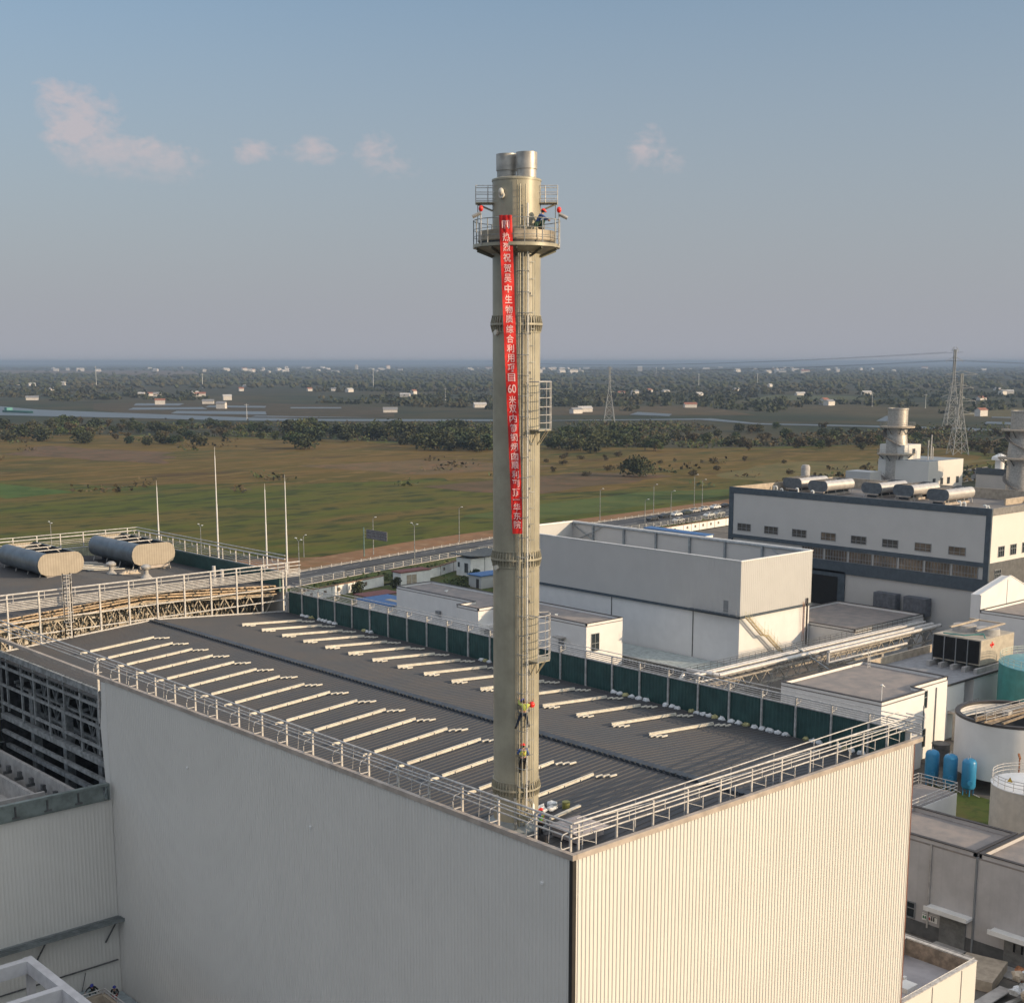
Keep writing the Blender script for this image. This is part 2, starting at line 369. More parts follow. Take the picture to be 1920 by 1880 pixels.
for k in range(11):
    u = .80 + k*2.72
    p = MB(); post(p, u + .02, .45, 24.6, 27.75, .10); p.tube((u + 1.1, .30, 26.5), (u + 1.1, .30, 27.15), .035, 5); p.tube((u, .45, 27.0), (u + 1.05, .30, 26.6), .018, 4)
    p.tube((u + .9, .42, 27.1), (u + .9, .42, 27.55), .03, 5)
    p.build('post', M['steel_white'], rl)
# inner handrail along the sunny edge
r2 = MB(); r2.tube((1.6, 1.35, 27.62), (LU + .2, 1.35, 27.95), .035)
for k in range(8): r2.tube((2.0 + k*3.9, 1.35, 24.9), (2.0 + k*3.9, 1.35, 27.66 + k*.04), .035)
for k in range(4): r2.tube((3 + k*7, 1.3, 27.4), (8 + k*7, .6, 27.5), .03)
r2.build('railing', M['steel_white'], mbld)
# far edge: green liner + slats + posts
g = MB(); ribs(g, 'y', 30.12, .6, 71.4, 24.7, 27.0, .32, .03, -1); g.box(30.16, .6, 24.6, 30.24, 71.4, 26.98)
g.build('parapet_liner', M['green'], mbld, ang=20)
s_ = MB()
for z, r, u in ((27.03, .07, 30.1), (27.18, .03, 30.12), (27.33, .03, 30.12), (27.48, .03, 30.12), (27.66, .055, 30.05), (27.84, .03, 30.45)):
    s_.tube((u, -.6, z), (u, 71.2, z), r)
rl2 = s_.build('railing', M['steel_white'], mbld)
for k in range(25):
    v = 68.9 - k*2.86
    if v < .4: break
    p = MB(); post(p, 30.02, v, 24.85, 27.68, .12); p.path([(30.05, v, 27.2), (30.5, v, 27.24), (30.56, v, 27.32), (30.56, v, 27.6)], .03, 5)
    p.build('post', M['steel_white'], rl2)
g = MB(); g.box(30.3, .3, 26.5, 31.2, 1.1, 26.6); g.path([(LU + .9, -.1, 27.8), (LU + .9, 1.2, 27.8)], .04); g.build('corner_deck', M['steel_white'], mbld)
# open-frame stretch at the left end: girts, fascia, trusses behind
fr = MB()
for z, w_, h_, u in ((24.95, .25, .5, .1), (23.85, .2, .2, .05), (22.2, .2, .2, .05), (20.55, .2, .22, .05), (19.35, .55, .45, .2), (17.95, .3, .3, .1), (16.6, .35, .35, .4)):
    fr.bar((u + .2, 50.9, z), (u + .2, 71.6, z), w_, h_)
fr.build('girt_frame', M['steel_grey'], mbld)
for i, v in enumerate([52.2, 55.4, 58.4, 61.4, 64.3, 66.9, 70.0, 71.4]):
    p = MB(); p.box(.2, v - .1, 19.2 + (.0 if i % 2 else .8), .36, v + .1, 25.0); p.build('girt_post', M['steel_grey'], mbld)
def truss(mb, a, b, zt, zb, n, w_=.16):
    """Warren truss between plan points a,b; zt/zb are functions of t"""
    A = Vector((*a, 0)); B = Vector((*b, 0)); P = lambda t, z: (A + (B - A)*t) + Vector((0, 0, z))
    for i in range(n):
        t0, t1 = i/n, (i+1)/n; tm = (t0 + t1)/2
        mb.bar(P(t0, zt(t0)), P(t1, zt(t1)), w_*1.3); mb.bar(P(t0, zb(t0)), P(t1, zb(t1)), w_*1.3)
        mb.bar(P(t0, zt(t0)), P(tm, zb(tm)), w_*.7); mb.bar(P(tm, zb(tm)), P(t1, zt(t1)), w_*.7); mb.bar(P(tm, zb(tm)), P(tm, zt(tm)), w_*.5)
for u, zt, zb, n in ((1.6, 24.2, 21.9, 9), (2.6, 21.3, 19.6, 9), (4.5, 24.0, 21.4, 8), (8.5, 24.0, 21.4, 8), (3.4, 18.9, 17.0, 8)):
    t = MB(); truss(t, (u, 50.5), (u, 71.2), lambda t_: zt, lambda t_: zb, n, .16); t.build('roof_truss', M['steel_grey'], mbld)
for v in (53, 57.5, 62, 66.5, 70.8):
    t = MB(); truss(t, (1.2, v), (29, v), lambda t_: zroof(1.2 + 27.8*t_) - .5, lambda t_: 22.3, 10, .16); t.build('roof_truss', M['steel_grey'], mbld)
for v in (54.5, 61.0, 67.5):
    t = MB(); t.box(1.2, v - .35, 0, 1.9, v + .35, 22.0); t.build('column', M['steel_grey'], mbld)
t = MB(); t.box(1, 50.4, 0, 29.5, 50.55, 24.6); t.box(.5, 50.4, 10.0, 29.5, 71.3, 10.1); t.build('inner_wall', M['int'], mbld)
# small wall fittings
f = MB()
for (v, z) in ((37.8, 22.2), (22.6, 21.9), (2.0, 24.4)): f.box(-.12, v, z, -.03, v + .18, z + .12)
f.build('wall_bracket', M['white'], mbld)
# hatch cover by the near corner and the collar round the chimney foot
t = MB(); t.prism([(3.7, 3.4), (5.7, 3.4), (5.7, 5.3), (3.7, 5.3)], 25.2, 25.75); t.m(0)
t.add([(3.5, 3.2, 25.75), (5.9, 3.2, 25.75), (5.9, 5.5, 25.75), (3.5, 5.5, 25.75), (4.7, 4.35, 26.1)], [(0, 1, 4), (1, 2, 4), (2, 3, 4), (3, 0, 4), (3, 2, 1, 0)])
tag(t.build('roof_hatch', mat('pale_pink_grey_metal', (.36, .32, .31), .5)), 'low pyramid topped roof hatch by the near corner of the big roof', 'hatch')
# white sacks lying at the foot of the green liner
for i, v in enumerate([67.6, 64.9, 63.6, 57.4, 40.5, 24.9, 22.9, 19.6, 17.2, 15.5, 13.4, 11.4, 10.0, 7.2, 4.6, 2.6]):
    t = MB(); rr = random.Random(i); L_ = .75 + rr.random()*.5
    for k in range(3): t.m(1 if (i + k) % 5 == 0 else 0).blob((29.65 + rr.random()*.1, v + (k - 1)*L_*.62, 24.95), .25, 2, (1.0, L_*1.1, .85), .5, i*3 + k)
    tag(t.build('sack', [M['sack'], M['sack_y']], ang=60), ('crumpled white sacks below the green liner, %s' % ['at the far left end', 'second from the left', 'third from the left', 'fourth from the left', 'just left of the chimney', 'first right of the chimney', 'second right of the chimney', 'third right of the chimney', 'fourth right of the chimney', 'fifth right of the chimney', 'sixth right of the chimney', 'seventh right of the chimney', 'fourth from the right', 'third from the right', 'second from the right', 'nearest the right corner'][i]), 'sack', 'white sacks along the far gutter')
# ================================================================ SECOND BUILDING (behind, taller)
b2 = thing('process_building', 'taller rear hall at far left with two long roof ventilators and bare gable trusses', 'building', (15, 88, 0))
V0, V1, H2 = 72.4, 104.2, 28.0
def zr2(u): return 28.4 - .068 * abs(u - 15.4)
w = MB(); w.box(LU - .12, V0 + .3, 0, LU, V1, 28.9); w.box(0, V0 + 4, 0, .12, V1, 28.9); w.box(0, V1 - .12, 0, LU, V1, 28.9); w.box(.2, V0 + 9, 0, LU - .3, V0 + 9.1, 27.0)
w.build('wall', M['panel'], b2)
w = MB(); w.box(29.9, V0 + .4, 26.8, 30.1, V1 - .2, 28.85); w.box(.3, V1 - .4, 26.8, 30, V1 - .25, 28.85)
w.build('parapet_liner', M['green'], b2)
w = MB(); ribs(w, 'x', V1 - .42, .4, 29.8, 26.8, 28.85, .3, .04, -1); w.build('parapet_liner', mat('sunlit_liner', (.36, .36, .26), .6), b2, ang=20)  # sunlight on this side is put into the lighter liner colour
w = MB(); roof_sheet(w, .4, 15.2, V0 + .9, V1 - .6, zr2, .5, .05); roof_sheet(w, 15.2, 29.8, V0 + .9, V1 - .6, zr2, .5, .05); w.build('roof', M['roof'], b2, ang=10)
# layered eave edge lit by the sun
w = MB()
for (dz, y, h_, m_) in ((-.02, V0 + .85, .10, 0), (-.28, V0 + .7, .12, 0), (-.56, V0 + .95, .14, 0), (-.84, V0 + .7, .10, 0)):
    w.bar((.6, y, zr2(.6) + dz), (15.2, y, zr2(15.2) + dz), .16, h_); w.bar((15.2, y, zr2(15.2) + dz), (29.7, y, zr2(29.7) + dz), .16, h_)
for k in range(60):
    u = .8 + k*.49; w.blob((u, V0 + .82, zr2(u) - .08 + .04*math.sin(k*2.3)), .11, 1, (1.8, .8, .6), .6, k)
w.build('roof_edge', mat('tan_eave_insulation', (.50, .38, .26), .8, 0, .2, 3), b2)
for (y, n) in ((V0 + .9, 10), (V0 + 3.2, 10), (V0 + 6.0, 10)):
    t = MB(); truss(t, (.7, y), (29.5, y), lambda t_: zr2(.7 + 28.8*t_) - 1.0, lambda t_: 24.0 + 1.2*(1 - abs(2*t_ - 1)), n, .17); t.build('roof_truss', M['truss'], b2)
for k in range(10):
    t = MB(); u = .8 + k*2.88; truss(t, (u, V0 + .9), (u, V0 + 8.5), lambda t_: zr2(u) - 1.0, lambda t_: 24.3, 3, .12); t.build('brace_truss', M['truss'], b2)
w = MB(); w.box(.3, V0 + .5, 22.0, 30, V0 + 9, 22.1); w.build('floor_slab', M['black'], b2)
# screen frame standing between the two roofs
scr = MB()
for z, r, y in ((29.95, .075, 71.45), (29.6, .045, 71.3), (29.22, .05, 71.5), (29.07, .04, 71.5), (28.93, .04, 71.5), (28.79, .04, 71.5), (28.65, .05, 71.45), (28.5, .04, 71.5)):
    scr.tube((-.2, y, z), (LU + 1.2, y, z), r)
for z in (27.45, 26.15): scr.bar((.2, 71.5, z - .05), (LU + .2, 71.5, z + .05), .08, .10)
scr.bar((.9, 71.42, zroof(.9) + .12), (15.18, 71.42, zroof(15.18) + .12), .1, .12); scr.bar((15.18, 71.42, zroof(15.18) + .12), (29.8, 71.42, zroof(29.8) + .12), .1, .12)
for k in range(11):
    u = 1.2 + k*2.84; scr.tube((u + .55, 71.3, 29.2), (u + .55, 71.3, 29.9), .035)
so = scr.build('screen_frame', M['steel_white'], b2)
for k in range(11):
    u = 1.25 + k*2.86; p = MB(); post(p, u, 71.45, zroof(u), 29.95, .14); p.build('post', M['steel_white'], so)
lad = MB()
for dy in (0, 1): lad.bar((6.2 + .0, 71.0 - dy*.0, 25.5), (6.2, 71.0, 31.4), .07); lad.bar((6.9, 71.0, 25.5), (6.9, 71.0, 31.4), .07)
z = 25.6
while z < 31.3: lad.bar((6.2, 71.0, z), (6.9, 71.0, z), .05); z += .32
for z in (27, 27.9, 28.8, 29.7, 30.6, 31.3):
    pts = [(6.55 + .42*math.cos(a), 70.95 - .55*math.sin(a), z) for a in [math.pi*i/6 for i in range(7)]]; lad.path(pts, .03, 4)
for a in (0, 1.05, 1.57, 2.1, 3.14): lad.bar((6.55 + .42*math.cos(a), 70.95 - .55*math.sin(a), 27), (6.55 + .42*math.cos(a), 70.95 - .55*math.sin(a), 31.3), .035)
lad.build('caged_ladder', M['steel_white'], b2)
s_ = MB()
for z, r in ((30.62, .05), (30.25, .075), (29.85, .03), (29.65, .03), (29.45, .03), (29.2, .035), (28.92, .06)):
    s_.tube((30.15, V0 - .4, z), (30.15, V1, z), r); s_.tube((.1, V1 - .1, z), (30.15, V1 - .1, z), r); s_.tube((.1, V0 - .4, z), (.1, V1, z), r)
r3 = s_.build('railing', M['steel_white'], b2)
for k in range(12):
    v = 73.3 + k*2.75; p = MB(); post(p, 30.1, v, 27, 30.3, .11); p.path([(30.1, v + .1, 29.7), (30.0, v + .9, 29.75), (30.0, v + .95, 30.25)], .035, 5); p.build('post', M['steel_white'], r3)
    if k < 11: p = MB(); post(p, 1.4 + k*2.75, V1 - .12, 27, 30.62, .11); p.build('post', M['steel_white'], r3)
# roof ventilators
def ventilator(x0, x1, v0, v1, label, mside, mcap, zb=27.35, s=1.0, group=None, h=2.35):
    xc = (x0 + x1)/2; hw = (x1 - x0)/2
    t = thing('roof_ventilator', label, 'ventilator', (xc, v0, zb), group)
    H_ = h; z0 = zb + .95*s
    prof = []
    for k in range(9):
        a = -math.pi/2 + math.pi*k/8
        x = hw - .95*s*1.0 + .95*s*math.cos(a); z = z0 + H_/2 + (H_/2)*math.sin(a)
        if k < 2: x -= .45*s*(2 - k)/2
        prof.append((x, z))
    prof2 = [(xc + x, z) for x, z in prof] + [(xc - x, z) for x, z in reversed(prof)]
    cap = MB(); cap.prism_y(prof2, v0 - .06, v0 + .05); cap.build('end_cap', mcap, t, ang=60)
    cap = MB(); cap.prism_y(prof2, v1 - .05, v1 + .06); cap.build('end_cap', mcap, t, ang=60)
    for sg in (1, -1):
        sh = MB(); P = [(xc + sg*x, z) for x, z in prof]; vs = []
        for x, z in P: vs += [(x, v0, z), (x, v1, z)]
        # inner skin
        P2 = [(xc + sg*(x - .12), z) for x, z in prof]
        for x, z in P2: vs += [(x, v0, z), (x, v1, z)]
        n = len(P); fs = [(2*i, 2*i+1, 2*i+3, 2*i+2) for i in range(n-1)] + [(2*n+2*i, 2*n+2*i+1, 2*n+2*i+3, 2*n+2*i+2) for i in range(n-1)] + [(2*n-2, 2*n-1, 4*n-1, 4*n-2), (0, 1, 2*n+1, 2*n)]
        sh.add(vs, fs); sh.build('side_shell', mside, t, ang=60)
    inn = MB(); inn.box(xc - hw*.42, v0 + .1, zb + .2, xc + hw*.42, v1 - .1, z0 + .55)
    inn.add([(xc - hw*.42, v0 + .1, z0 + .55), (xc + hw*.42, v0 + .1, z0 + .55), (xc, v0 + .1, z0 + 1.15), (xc - hw*.42, v1 - .1, z0 + .55), (xc + hw*.42, v1 - .1, z0 + .55), (xc, v1 - .1, z0 + 1.15)], [(0, 1, 2), (3, 5, 4), (0, 2, 5, 3), (1, 4, 5, 2)])
    inn.build('throat', M['roof_dk'], t)
    n = int((v1 - v0)/2.7)
    for k in range(1, n + 1):
        v = v0 + (v1 - v0)*k/(n + 1)
        br = MB(); br.bar((xc - hw*.62, v, z0 + H_ + .0), (xc + hw*.5, v, z0 + H_ + .02), .09); br.bar((xc + hw*.3, v, z0 + H_), (xc + hw*.5, v, z0 + H_*.8), .07); br.build('top_brace', M['steel_white'], t)
    for k in range(n + 1):
        v = v0 + .6 + (v1 - v0 - 1.0)*k/max(n, 1)
        for sg in (1, -1):
            st = MB(); st.bar((xc + sg*hw*.80, v, z0 + .2), (xc + sg*hw*.92, v, zb + .05), .07); st.build('strut', M['steel_white'], t)
    cu = MB(); cu.box(xc - hw*.6, v0 + .3, zb - .1, xc + hw*.6, v1 - .3, zb + .45); cu.box(xc - hw*.66, v0 - .12, zb + .62, xc + hw*.66, v0 + .25, zb + .92); cu.box(xc - hw*.75, v0 - .25, zb - .15, xc + hw*.95, v0 + .2, zb + .02)
    cu.build('curb', M['flash'], t); return t
vs_ = mat('blue_grey_vent_shell', (.13, .155, .18), .42, .35, .1, 1); vc_ = mat('tan_vent_end', (.36, .31, .245), .6, .05, .05, 1, streak=.1, stripe=(0, .28, .35))
ventilator(11.6, 16.55, 89.2, 99.4, 'long rounded roof ventilator on the rear hall, the left one cut by the picture edge', vs_, vc_, group='ventilators on the rear hall')
ventilator(22.1, 27.2, 89.5, 100.0, 'long rounded roof ventilator on the rear hall, the right one near its corner', vs_, vc_, group='ventilators on the rear hall')
w = MB()
for k in range(6): w.bar((17.2, 90 + k*1.3, zr2(17) + .12), (21.6, 90.4 + k*1.3, zr2(21.6) + .12), .35, .06)
tag(w.build('metal_sheet_stack', M['strip']), 'pale metal sheets laid on the roof between the two ventilators', 'metal sheets')
for (x, y, lab) in ((18.7, 87.4, 'small round roof cowl standing between the two ventilators'), (20.4, 83.0, 'small conical roof cowl just behind the pale screen frame')):
    t = thing('roof_cowl', lab, 'cowl', (x, y, 27.8), 'small cowls on the rear hall')
    c = MB(); c.lathe(x, y, [(.75, 27.7), (.7, 28.0), (.25, 28.5), (.22, 29.0)], 14); c.build('base', M['conc'], t)
    c = MB(); c.lathe(x, y, [(.22, 28.9), (.5, 29.05), (.52, 29.25), (.3, 29.45), (.01, 29.5)], 14); c.build('cap', M['stain'], t)
w = MB(); 
for k in range(5): w.blob((19.6 + .4*k, 86.6 + .1*k, 28.0), .5, 2, (1, 1, .8), .7, k)
tag(w.build('rubble_heap', M['conc_tan']), 'small beige heap of bags beside the round roof cowl', 'heap')
for (x, y, z1) in ((24.6, 76.6, 29.6), (26.1, 77.6, 29.0)):
    c = MB(); c.cyl(x, y, .22, 27.0, z1, 10, .18); tag(c.build('vent_pipe', M['steel_white']), 'short pale vent pipe on the rear hall, the %s one of the pair' % ('taller' if z1 > 29.3 else 'shorter'), 'pipe', 'short vent pipes on the rear hall')
# ================================================================ LEFT WING
wg = thing('side_wing', 'lower grey wing at lower left with a steel gutter beam and a narrow canopy', 'building', (-8, 60, 0))
w = MB(); ribs(w, 'x', 50.0, -24, -.05, 0, 17.1, .3, .014, -1, seam=3); w.box(-24, 50.02, 0, -.05, 50.2, 17.0); w.build('cladding_wall', M['panel'], wg, ang=20)
w = MB(); w.box(-24, 49.7, 17.1, -.4, 50.3, 17.25); w.box(-24, 49.6, 17.25, -.9, 49.7, 18.25); w.box(-24, 49.55, 18.25, -.45, 49.95, 18.45); w.bar((-.9, 49.65, 17.3), (-.45, 49.65, 18.3), .08); w.bar((-.45, 49.65, 17.2), (-.45, 49.65, 18.4), .1); w.box(-.5, 49.6, 17.1, -.35, 50.2, 18.4)
gb = w.build('gutter_beam', mat('grey_green_gutter', (.17, .20, .19), .5, .1), wg)
for k in range(8):
    b = MB(); x = -2.9 - k*2.4; b.box(x - .05, 49.5, 17.4, x + .05, 49.6, 18.2); b.box(x - .25, 49.48, 17.35, x + .3, 49.58, 17.45); b.build('bracket', M['steel_dark'], gb)
w = MB(); w.box(-24, 48.9, 7.45, .05, 50, 7.6)
for k in range(3): w.bar((-24, 48.95 + .28*k, 7.66), (.05, 48.95 + .28*k, 7.66), .07)
w.build('canopy', mat('grey_canopy', (.20, .22, .22), .5, .1), wg)
for x in (-.7, -6.3, -12): 
    b = MB(); b.bar((x, 49.1, 7.4), (x - .5, 49.95, 5.7), .1); b.build('strut', M['steel_dark'], wg)
w = MB(); w.tube((-24, 49.85, 4.0), (-.3, 49.85, 4.05), .06); w.tube((-3.0, 49.85, 3.8), (-3.6, 49.7, 1.8), .03); w.build('pipe', M['steel_dark'], wg)
# open tank bay behind the gutter
w = MB(); w.box(-24, 50.2, 13.9, -.2, 76, 14.0); w.build('bay_floor', M['conc'], wg)
w = MB(); w.box(-.95, 50.5, 14, -.65, 76, 16.7); w.box(-24, 57.6, 14, -2.1, 57.9, 16.2); w.box(-24, 67.4, 14, -2.1, 67.7, 16.2); w.box(-2.4, 50.4, 14, -2.1, 76, 15.6)
w.build('bay_wall', M['conc'], wg)
for k in range(9):
    b = MB(); v = 52.2 + k*2.35; b.box(-2.0, v - .12, 15.6, -1.3, v + .12, 15.85); b.box(-1.7, v - .2, 15.85, -1.4, v + .2, 16.3); b.build('bracket', M['steel_dark'], wg)
b = MB(); b.bar((-6.2, 50.5, 15.4), (-6.2, 66, 15.4), .14); b.bar((-7.2, 56, 15.5), (-5.4, 56, 15.5), .12); b.build('pipe', M['steel_dark'], wg)
w = MB(); w.box(-.5, 71.8, 0, -.1, 78, 24.5); w.build('cladding_wall', mat('green_grey_sheet', (.30, .31, .24), .6), wg)
for k in range(8):
    b = MB(); b.bar((-1.6, 72.4 + .05*k, 23.2 - k*1.05), (.3, 71.6, 23.2 - k*1.05), .08); b.build('bracket', M['steel_grey'], wg)
b = MB(); b.box(-1.6, 70.9, 15.5, -1.0, 71.6, 18.5); b.build('rusty_box', M['rust'], wg)
# concrete frame at lower left
w = MB()
for (x0, y0, x1, y1) in ((-9.9, 20, -9.3, 44.3), (-15.2, 20, -14.6, 44.3), (-20.5, 20, -19.9, 44.3)): w.box(x0, y0, 8.1, x1, y1, 9.05)
for y in (43.6, 37.9, 32.2, 26.5): w.box(-22, y, 8.1 + .004, -9.3 - .003, y + .6, 9.05 - .004)
for x in (-9.9, -15.2, -20.5):
    for y in (43.65, 37.95, 32.25): w.box(x + .05, y, 0, x + .55, y + .5, 8.1)
tag(w.build('concrete_frame', mat('white_painted_concrete', (.55, .54, .55), .8, 0, .06, 1)), 'open white concrete beam grid at the bottom left corner', 'frame')
hp = thing('service_platform', 'railed box platform at the bottom left, where two workers stand behind', 'platform', (-5, 46, 0))
w = MB(); w.box(-14, 47.45, 0, -2.75, 49.9, 2.4); w.box(-2.75, 38, 0, -.1, 49.9, 1.35); w.build('deck', mat('pale_blue_grey_deck', (.33, .38, .40), .7), hp)
w = MB(); w.box(-14, 47.1, 0, -2.7, 47.4, 3.0); w.box(-3.0, 38, 0, -2.7, 47.1, 3.0); w.build('parapet_wall', M['conc_tan'], hp)
w = MB()
for z in (3.15, 3.4): w.tube((-14, 47.2, z), (-2.75, 47.2, z), .05); w.tube((-2.75, 47.2, z), (-2.75, 38, z), .05)
for k in range(5): w.tube((-2.9 - k*1.7, 47.2, 2.9), (-2.9 - k*1.7, 47.2, 3.4), .05); w.tube((-2.75, 47.0 - k*1.9, 2.9), (-2.75, 47.0 - k*1.9, 3.4), .05)
w.build('railing', M['steel_white'], hp)
# ================================================================ CHIMNEY
CX, CY, CR = 3.30, 7.70, 1.215
RV = Vector((.742, -.670, 0)); TV = Vector((-.670, -.742, 0))       # picture right / towards viewer, in plan
def cp(ang, r, z):    # ang in degrees from the viewer side, positive to the right
    a = R(ang); d = RV*math.sin(a) + TV*math.cos(a); return Vector((CX + d.x*r, CY + d.y*r, z))
ch = thing('steel_chimney', 'tall olive steel chimney with twin flues, rising from the near roof corner', 'chimney', (CX, CY, 24.9))
zs = [24.9, 27.5, 39.9, 51.87, 58.85]
for a, b in zip(zs, zs[1:]):
    m = MB(); m.lathe(CX, CY, [(CR, a), (CR, b)], 48)
    if b > 58: m.lathe(CX, CY, [(CR, 58.85), (CR + .03, 58.86), (CR + .03, 58.95), (CR - .1, 59.0), (.01, 59.15)], 48)
    m.build('shell_section', M['chim'], ch, ang=40)
for z in zs[1:4]:
    m = MB(); m.lathe(CX, CY, [(CR, z - .05), (CR + .12, z - .05), (CR + .12, z + .05), (CR, z + .05)], 48)
    for zz, d in ((z + .42, 0), (z - .40, 0)): m.lathe(CX, CY, [(CR, zz - .02), (CR + .05, zz - .02), (CR + .05, zz + .02), (CR, zz + .02)], 48)
    fl = m.build('flange', M['chim'], ch, ang=30)
    m = MB()
    for k in range(44):
        a = 2*math.pi*k/44; c_, s2 = math.cos(a), math.sin(a)
        for sg in (1, -1):
            p0 = Vector((CX + CR*c_, CY + CR*s2, z + sg*.05)); p1 = Vector((CX + (CR + .12)*c_, CY + (CR + .12)*s2, z + sg*.05)); p2 = Vector((CX + (CR + .03)*c_, CY + (CR + .03)*s2, z + sg*.42)); p3 = Vector((CX + CR*c_, CY + CR*s2, z + sg*.42))
            t_ = Vector((-s2, c_, 0))*.016; m.add([p - t_ for p in (p0, p1, p2, p3)] + [p + t_ for p in (p0, p1, p2, p3)], [(0, 1, 2, 3), (7, 6, 5, 4), (1, 5, 6, 2), (2, 6, 7, 3)])
    m.build('gusset_ring', M['chim'], fl, smooth=False)
    lg = MB(); c0 = cp(-52, CR + .02, z - .42); c1 = cp(-52, CR + .16, z - .42)
    lg.tube(c0, c1, .13, 12); lg.build('lifting_lug', M['strip'], ch)
for sgn, ztop in ((1, 60.22), (-1, 60.22)):
    cx, cy = CX + sgn*.148*1.05, CY - sgn*.538*1.05
    m = MB(); m.lathe(cx, cy, [(.48, 58.9), (.48, 59.45)], 28); fl = m.build('flue', M['chim'], ch)
    m = MB(); m.lathe(cx, cy, [(.50, 59.40), (.53, 59.42), (.53, ztop), (.49, ztop), (.49, 59.0)], 28); m.build('flue_tip', M['stain'], fl)
# main ring platform
m = MB(); m.lathe(CX, CY, [(CR, 55.62), (2.20, 55.62), (2.20, 55.78), (CR, 55.78)], 36); m.lathe(CX, CY, [(CR, 55.35), (1.6, 55.42), (2.12, 55.6)], 36)
pf = m.build('ring_platform', M['chim'], ch)
m = MB(); m.lathe(CX, CY, [(1.3, 55.92), (1.93, 55.92), (1.93, 56.42), (1.3, 56.45)], 36); m.lathe(CX, CY, [(1.93, 55.96), (1.97, 55.96), (1.97, 56.0), (1.93, 56.0)], 36); m.build('ring_box', mat('beige_ring_box', (.36, .31, .24), .45, .1), ch)
m = MB(); m.lathe(CX, CY, [(1.2, 55.78), (1.88, 55.78), (1.88, 55.92), (1.2, 55.92)], 36); m.build('ring_gap', M['steel_dark'], ch)
m = MB()
for z, r_ in ((56.95, .022), (56.5, .015), (56.15, .015)): m.torus(CX, CY, z, 2.17, r_, 36)
pr_ = m.build('platform_railing', M['steel_grey'], ch)
for k in range(14):
    p = MB(); a = -170 + k*360/14; p.tube(cp(a, 2.17, 55.6), cp(a, 2.17, 56.97), .028, 5); p.build('post', M['steel_grey'], pr_)
for k in range(10):
    a = k*36; p = MB(); p.bar(cp(a, CR, 55.2), cp(a, 2.1, 55.55), .05, .12); p.build('platform_bracket', M['chim_dk'], ch)
# upper side platforms
for a in (-88, 88):
    m = MB(); c = cp(a, 1.6, 57.75); d = (cp(a, 1, 0) - cp(a, 0, 0)).normalized(); t_ = Vector((-d.y, d.x, 0))
    P = [cp(a, CR - .1, 0) + t_*.45, cp(a, 2.05, 0) + t_*.45, cp(a, 2.05, 0) - t_*.45, cp(a, CR - .1, 0) - t_*.45]
    m.prism([(p.x, p.y) for p in P], 57.78, 57.84); m.bar(cp(a, CR, 57.45), cp(a, 1.95, 57.76), .3, .06); sp = m.build('side_platform', M['chim'], ch)
    m = MB()
    for z in (58.0, 58.3, 58.62):
        m.path([(p.x, p.y, z) for p in P], .02, 5)
    for p in P[1:3] + [P[1].lerp(P[2], .5), P[0].lerp(P[1], .35), P[3].lerp(P[2], .35)]: m.tube((p.x, p.y, 57.8), (p.x, p.y, 58.64), .02, 5)
    m.build('railing', M['steel_white'], sp)
    m = MB(); m.tube(cp(a, 1.95, 56.9), cp(a, 1.95, 57.78), .018, 5); m.build('hanger', M['steel_dark'], ch)
m = MB(); c = cp(-35, CR + .12, 58.25); m.blob(c, .14, 2, (1, 1, 1.4), 0); m.tube(cp(-35, CR, 58.1), cp(-35, CR + .14, 58.1), .16, 12); m.build('lifting_lug', M['strip'], ch)
# warning lamps on poles at the platform rim
for a, lab in ((-52, 'red topped warning lamp on the left rim of the chimney platform'), (70, 'red topped warning lamp on the right rim of the chimney platform')):
    t = thing('warning_lamp', lab, 'lamp', tuple(cp(a, 2.24, 55.7)), 'lamps on the chimney platform')
    m = MB(); m.tube(cp(a, 2.24, 55.7), cp(a, 2.24, 57.25), .03, 6); m.build('pole', M['steel_white'], t)
    m = MB(); m.blob(cp(a, 2.24, 57.42), .12, 2, (1, 1, 1.3)); m.build('red_beacon', M['hat_r'], t)
    m = MB(); q = cp(a, 2.24, 57.22); s2 = 1 if a > 0 else -1; m.tube(q, q + RV*.42*s2 + Vector((0, 0, -.2)), .09, 10); m.build('floodlight', M['stain'], t)
# ladder, cage, pipes: a zig-zag of vertical runs on the right-front
lad = MB()
for a in (7, 19): lad.bar(cp(a, CR + .16, 25.2), cp(a, CR + .16, 58.6), .045)
z = 25.4
while z < 58.5: lad.bar(cp(7, CR + .16, z), cp(19, CR + .16, z), .022); z += .30
ld = lad.build('ladder', M['chim'], ch)
cg = MB(); z = 27.9
while z < 55.3:
    pts = [cp(13, CR + .16, z) + (cp(13, 1, 0) - cp(13, 0, 0))*.55*math.sin(t_) + (cp(103, 1, 0) - cp(103, 0, 0))*.30*math.cos(t_) for t_ in [math.pi*i/8 for i in range(9)]]
    cg.path(pts, .018, 4); z += 1.02
for i in (1, 3, 5, 7):
    t_ = math.pi*i/8; q = lambda zz: cp(13, CR + .16, zz) + (cp(13, 1, 0) - cp(13, 0, 0))*.55*math.sin(t_) + (cp(103, 1, 0) - cp(103, 0, 0))*.30*math.cos(t_)
    cg.bar(q(27.9), q(55.3), .02)
cg.build('safety_cage', M['steel_grey'], ld)
m = MB(); m.tube(cp(23, CR + .20, 26.5), cp(23, CR + .20, 55.5), .042, 6); m.tube(cp(23, CR + .2, 56.6), cp(23, CR + .2, 57.7), .04, 6); m.build('cable_conduit', M['white'], ch)
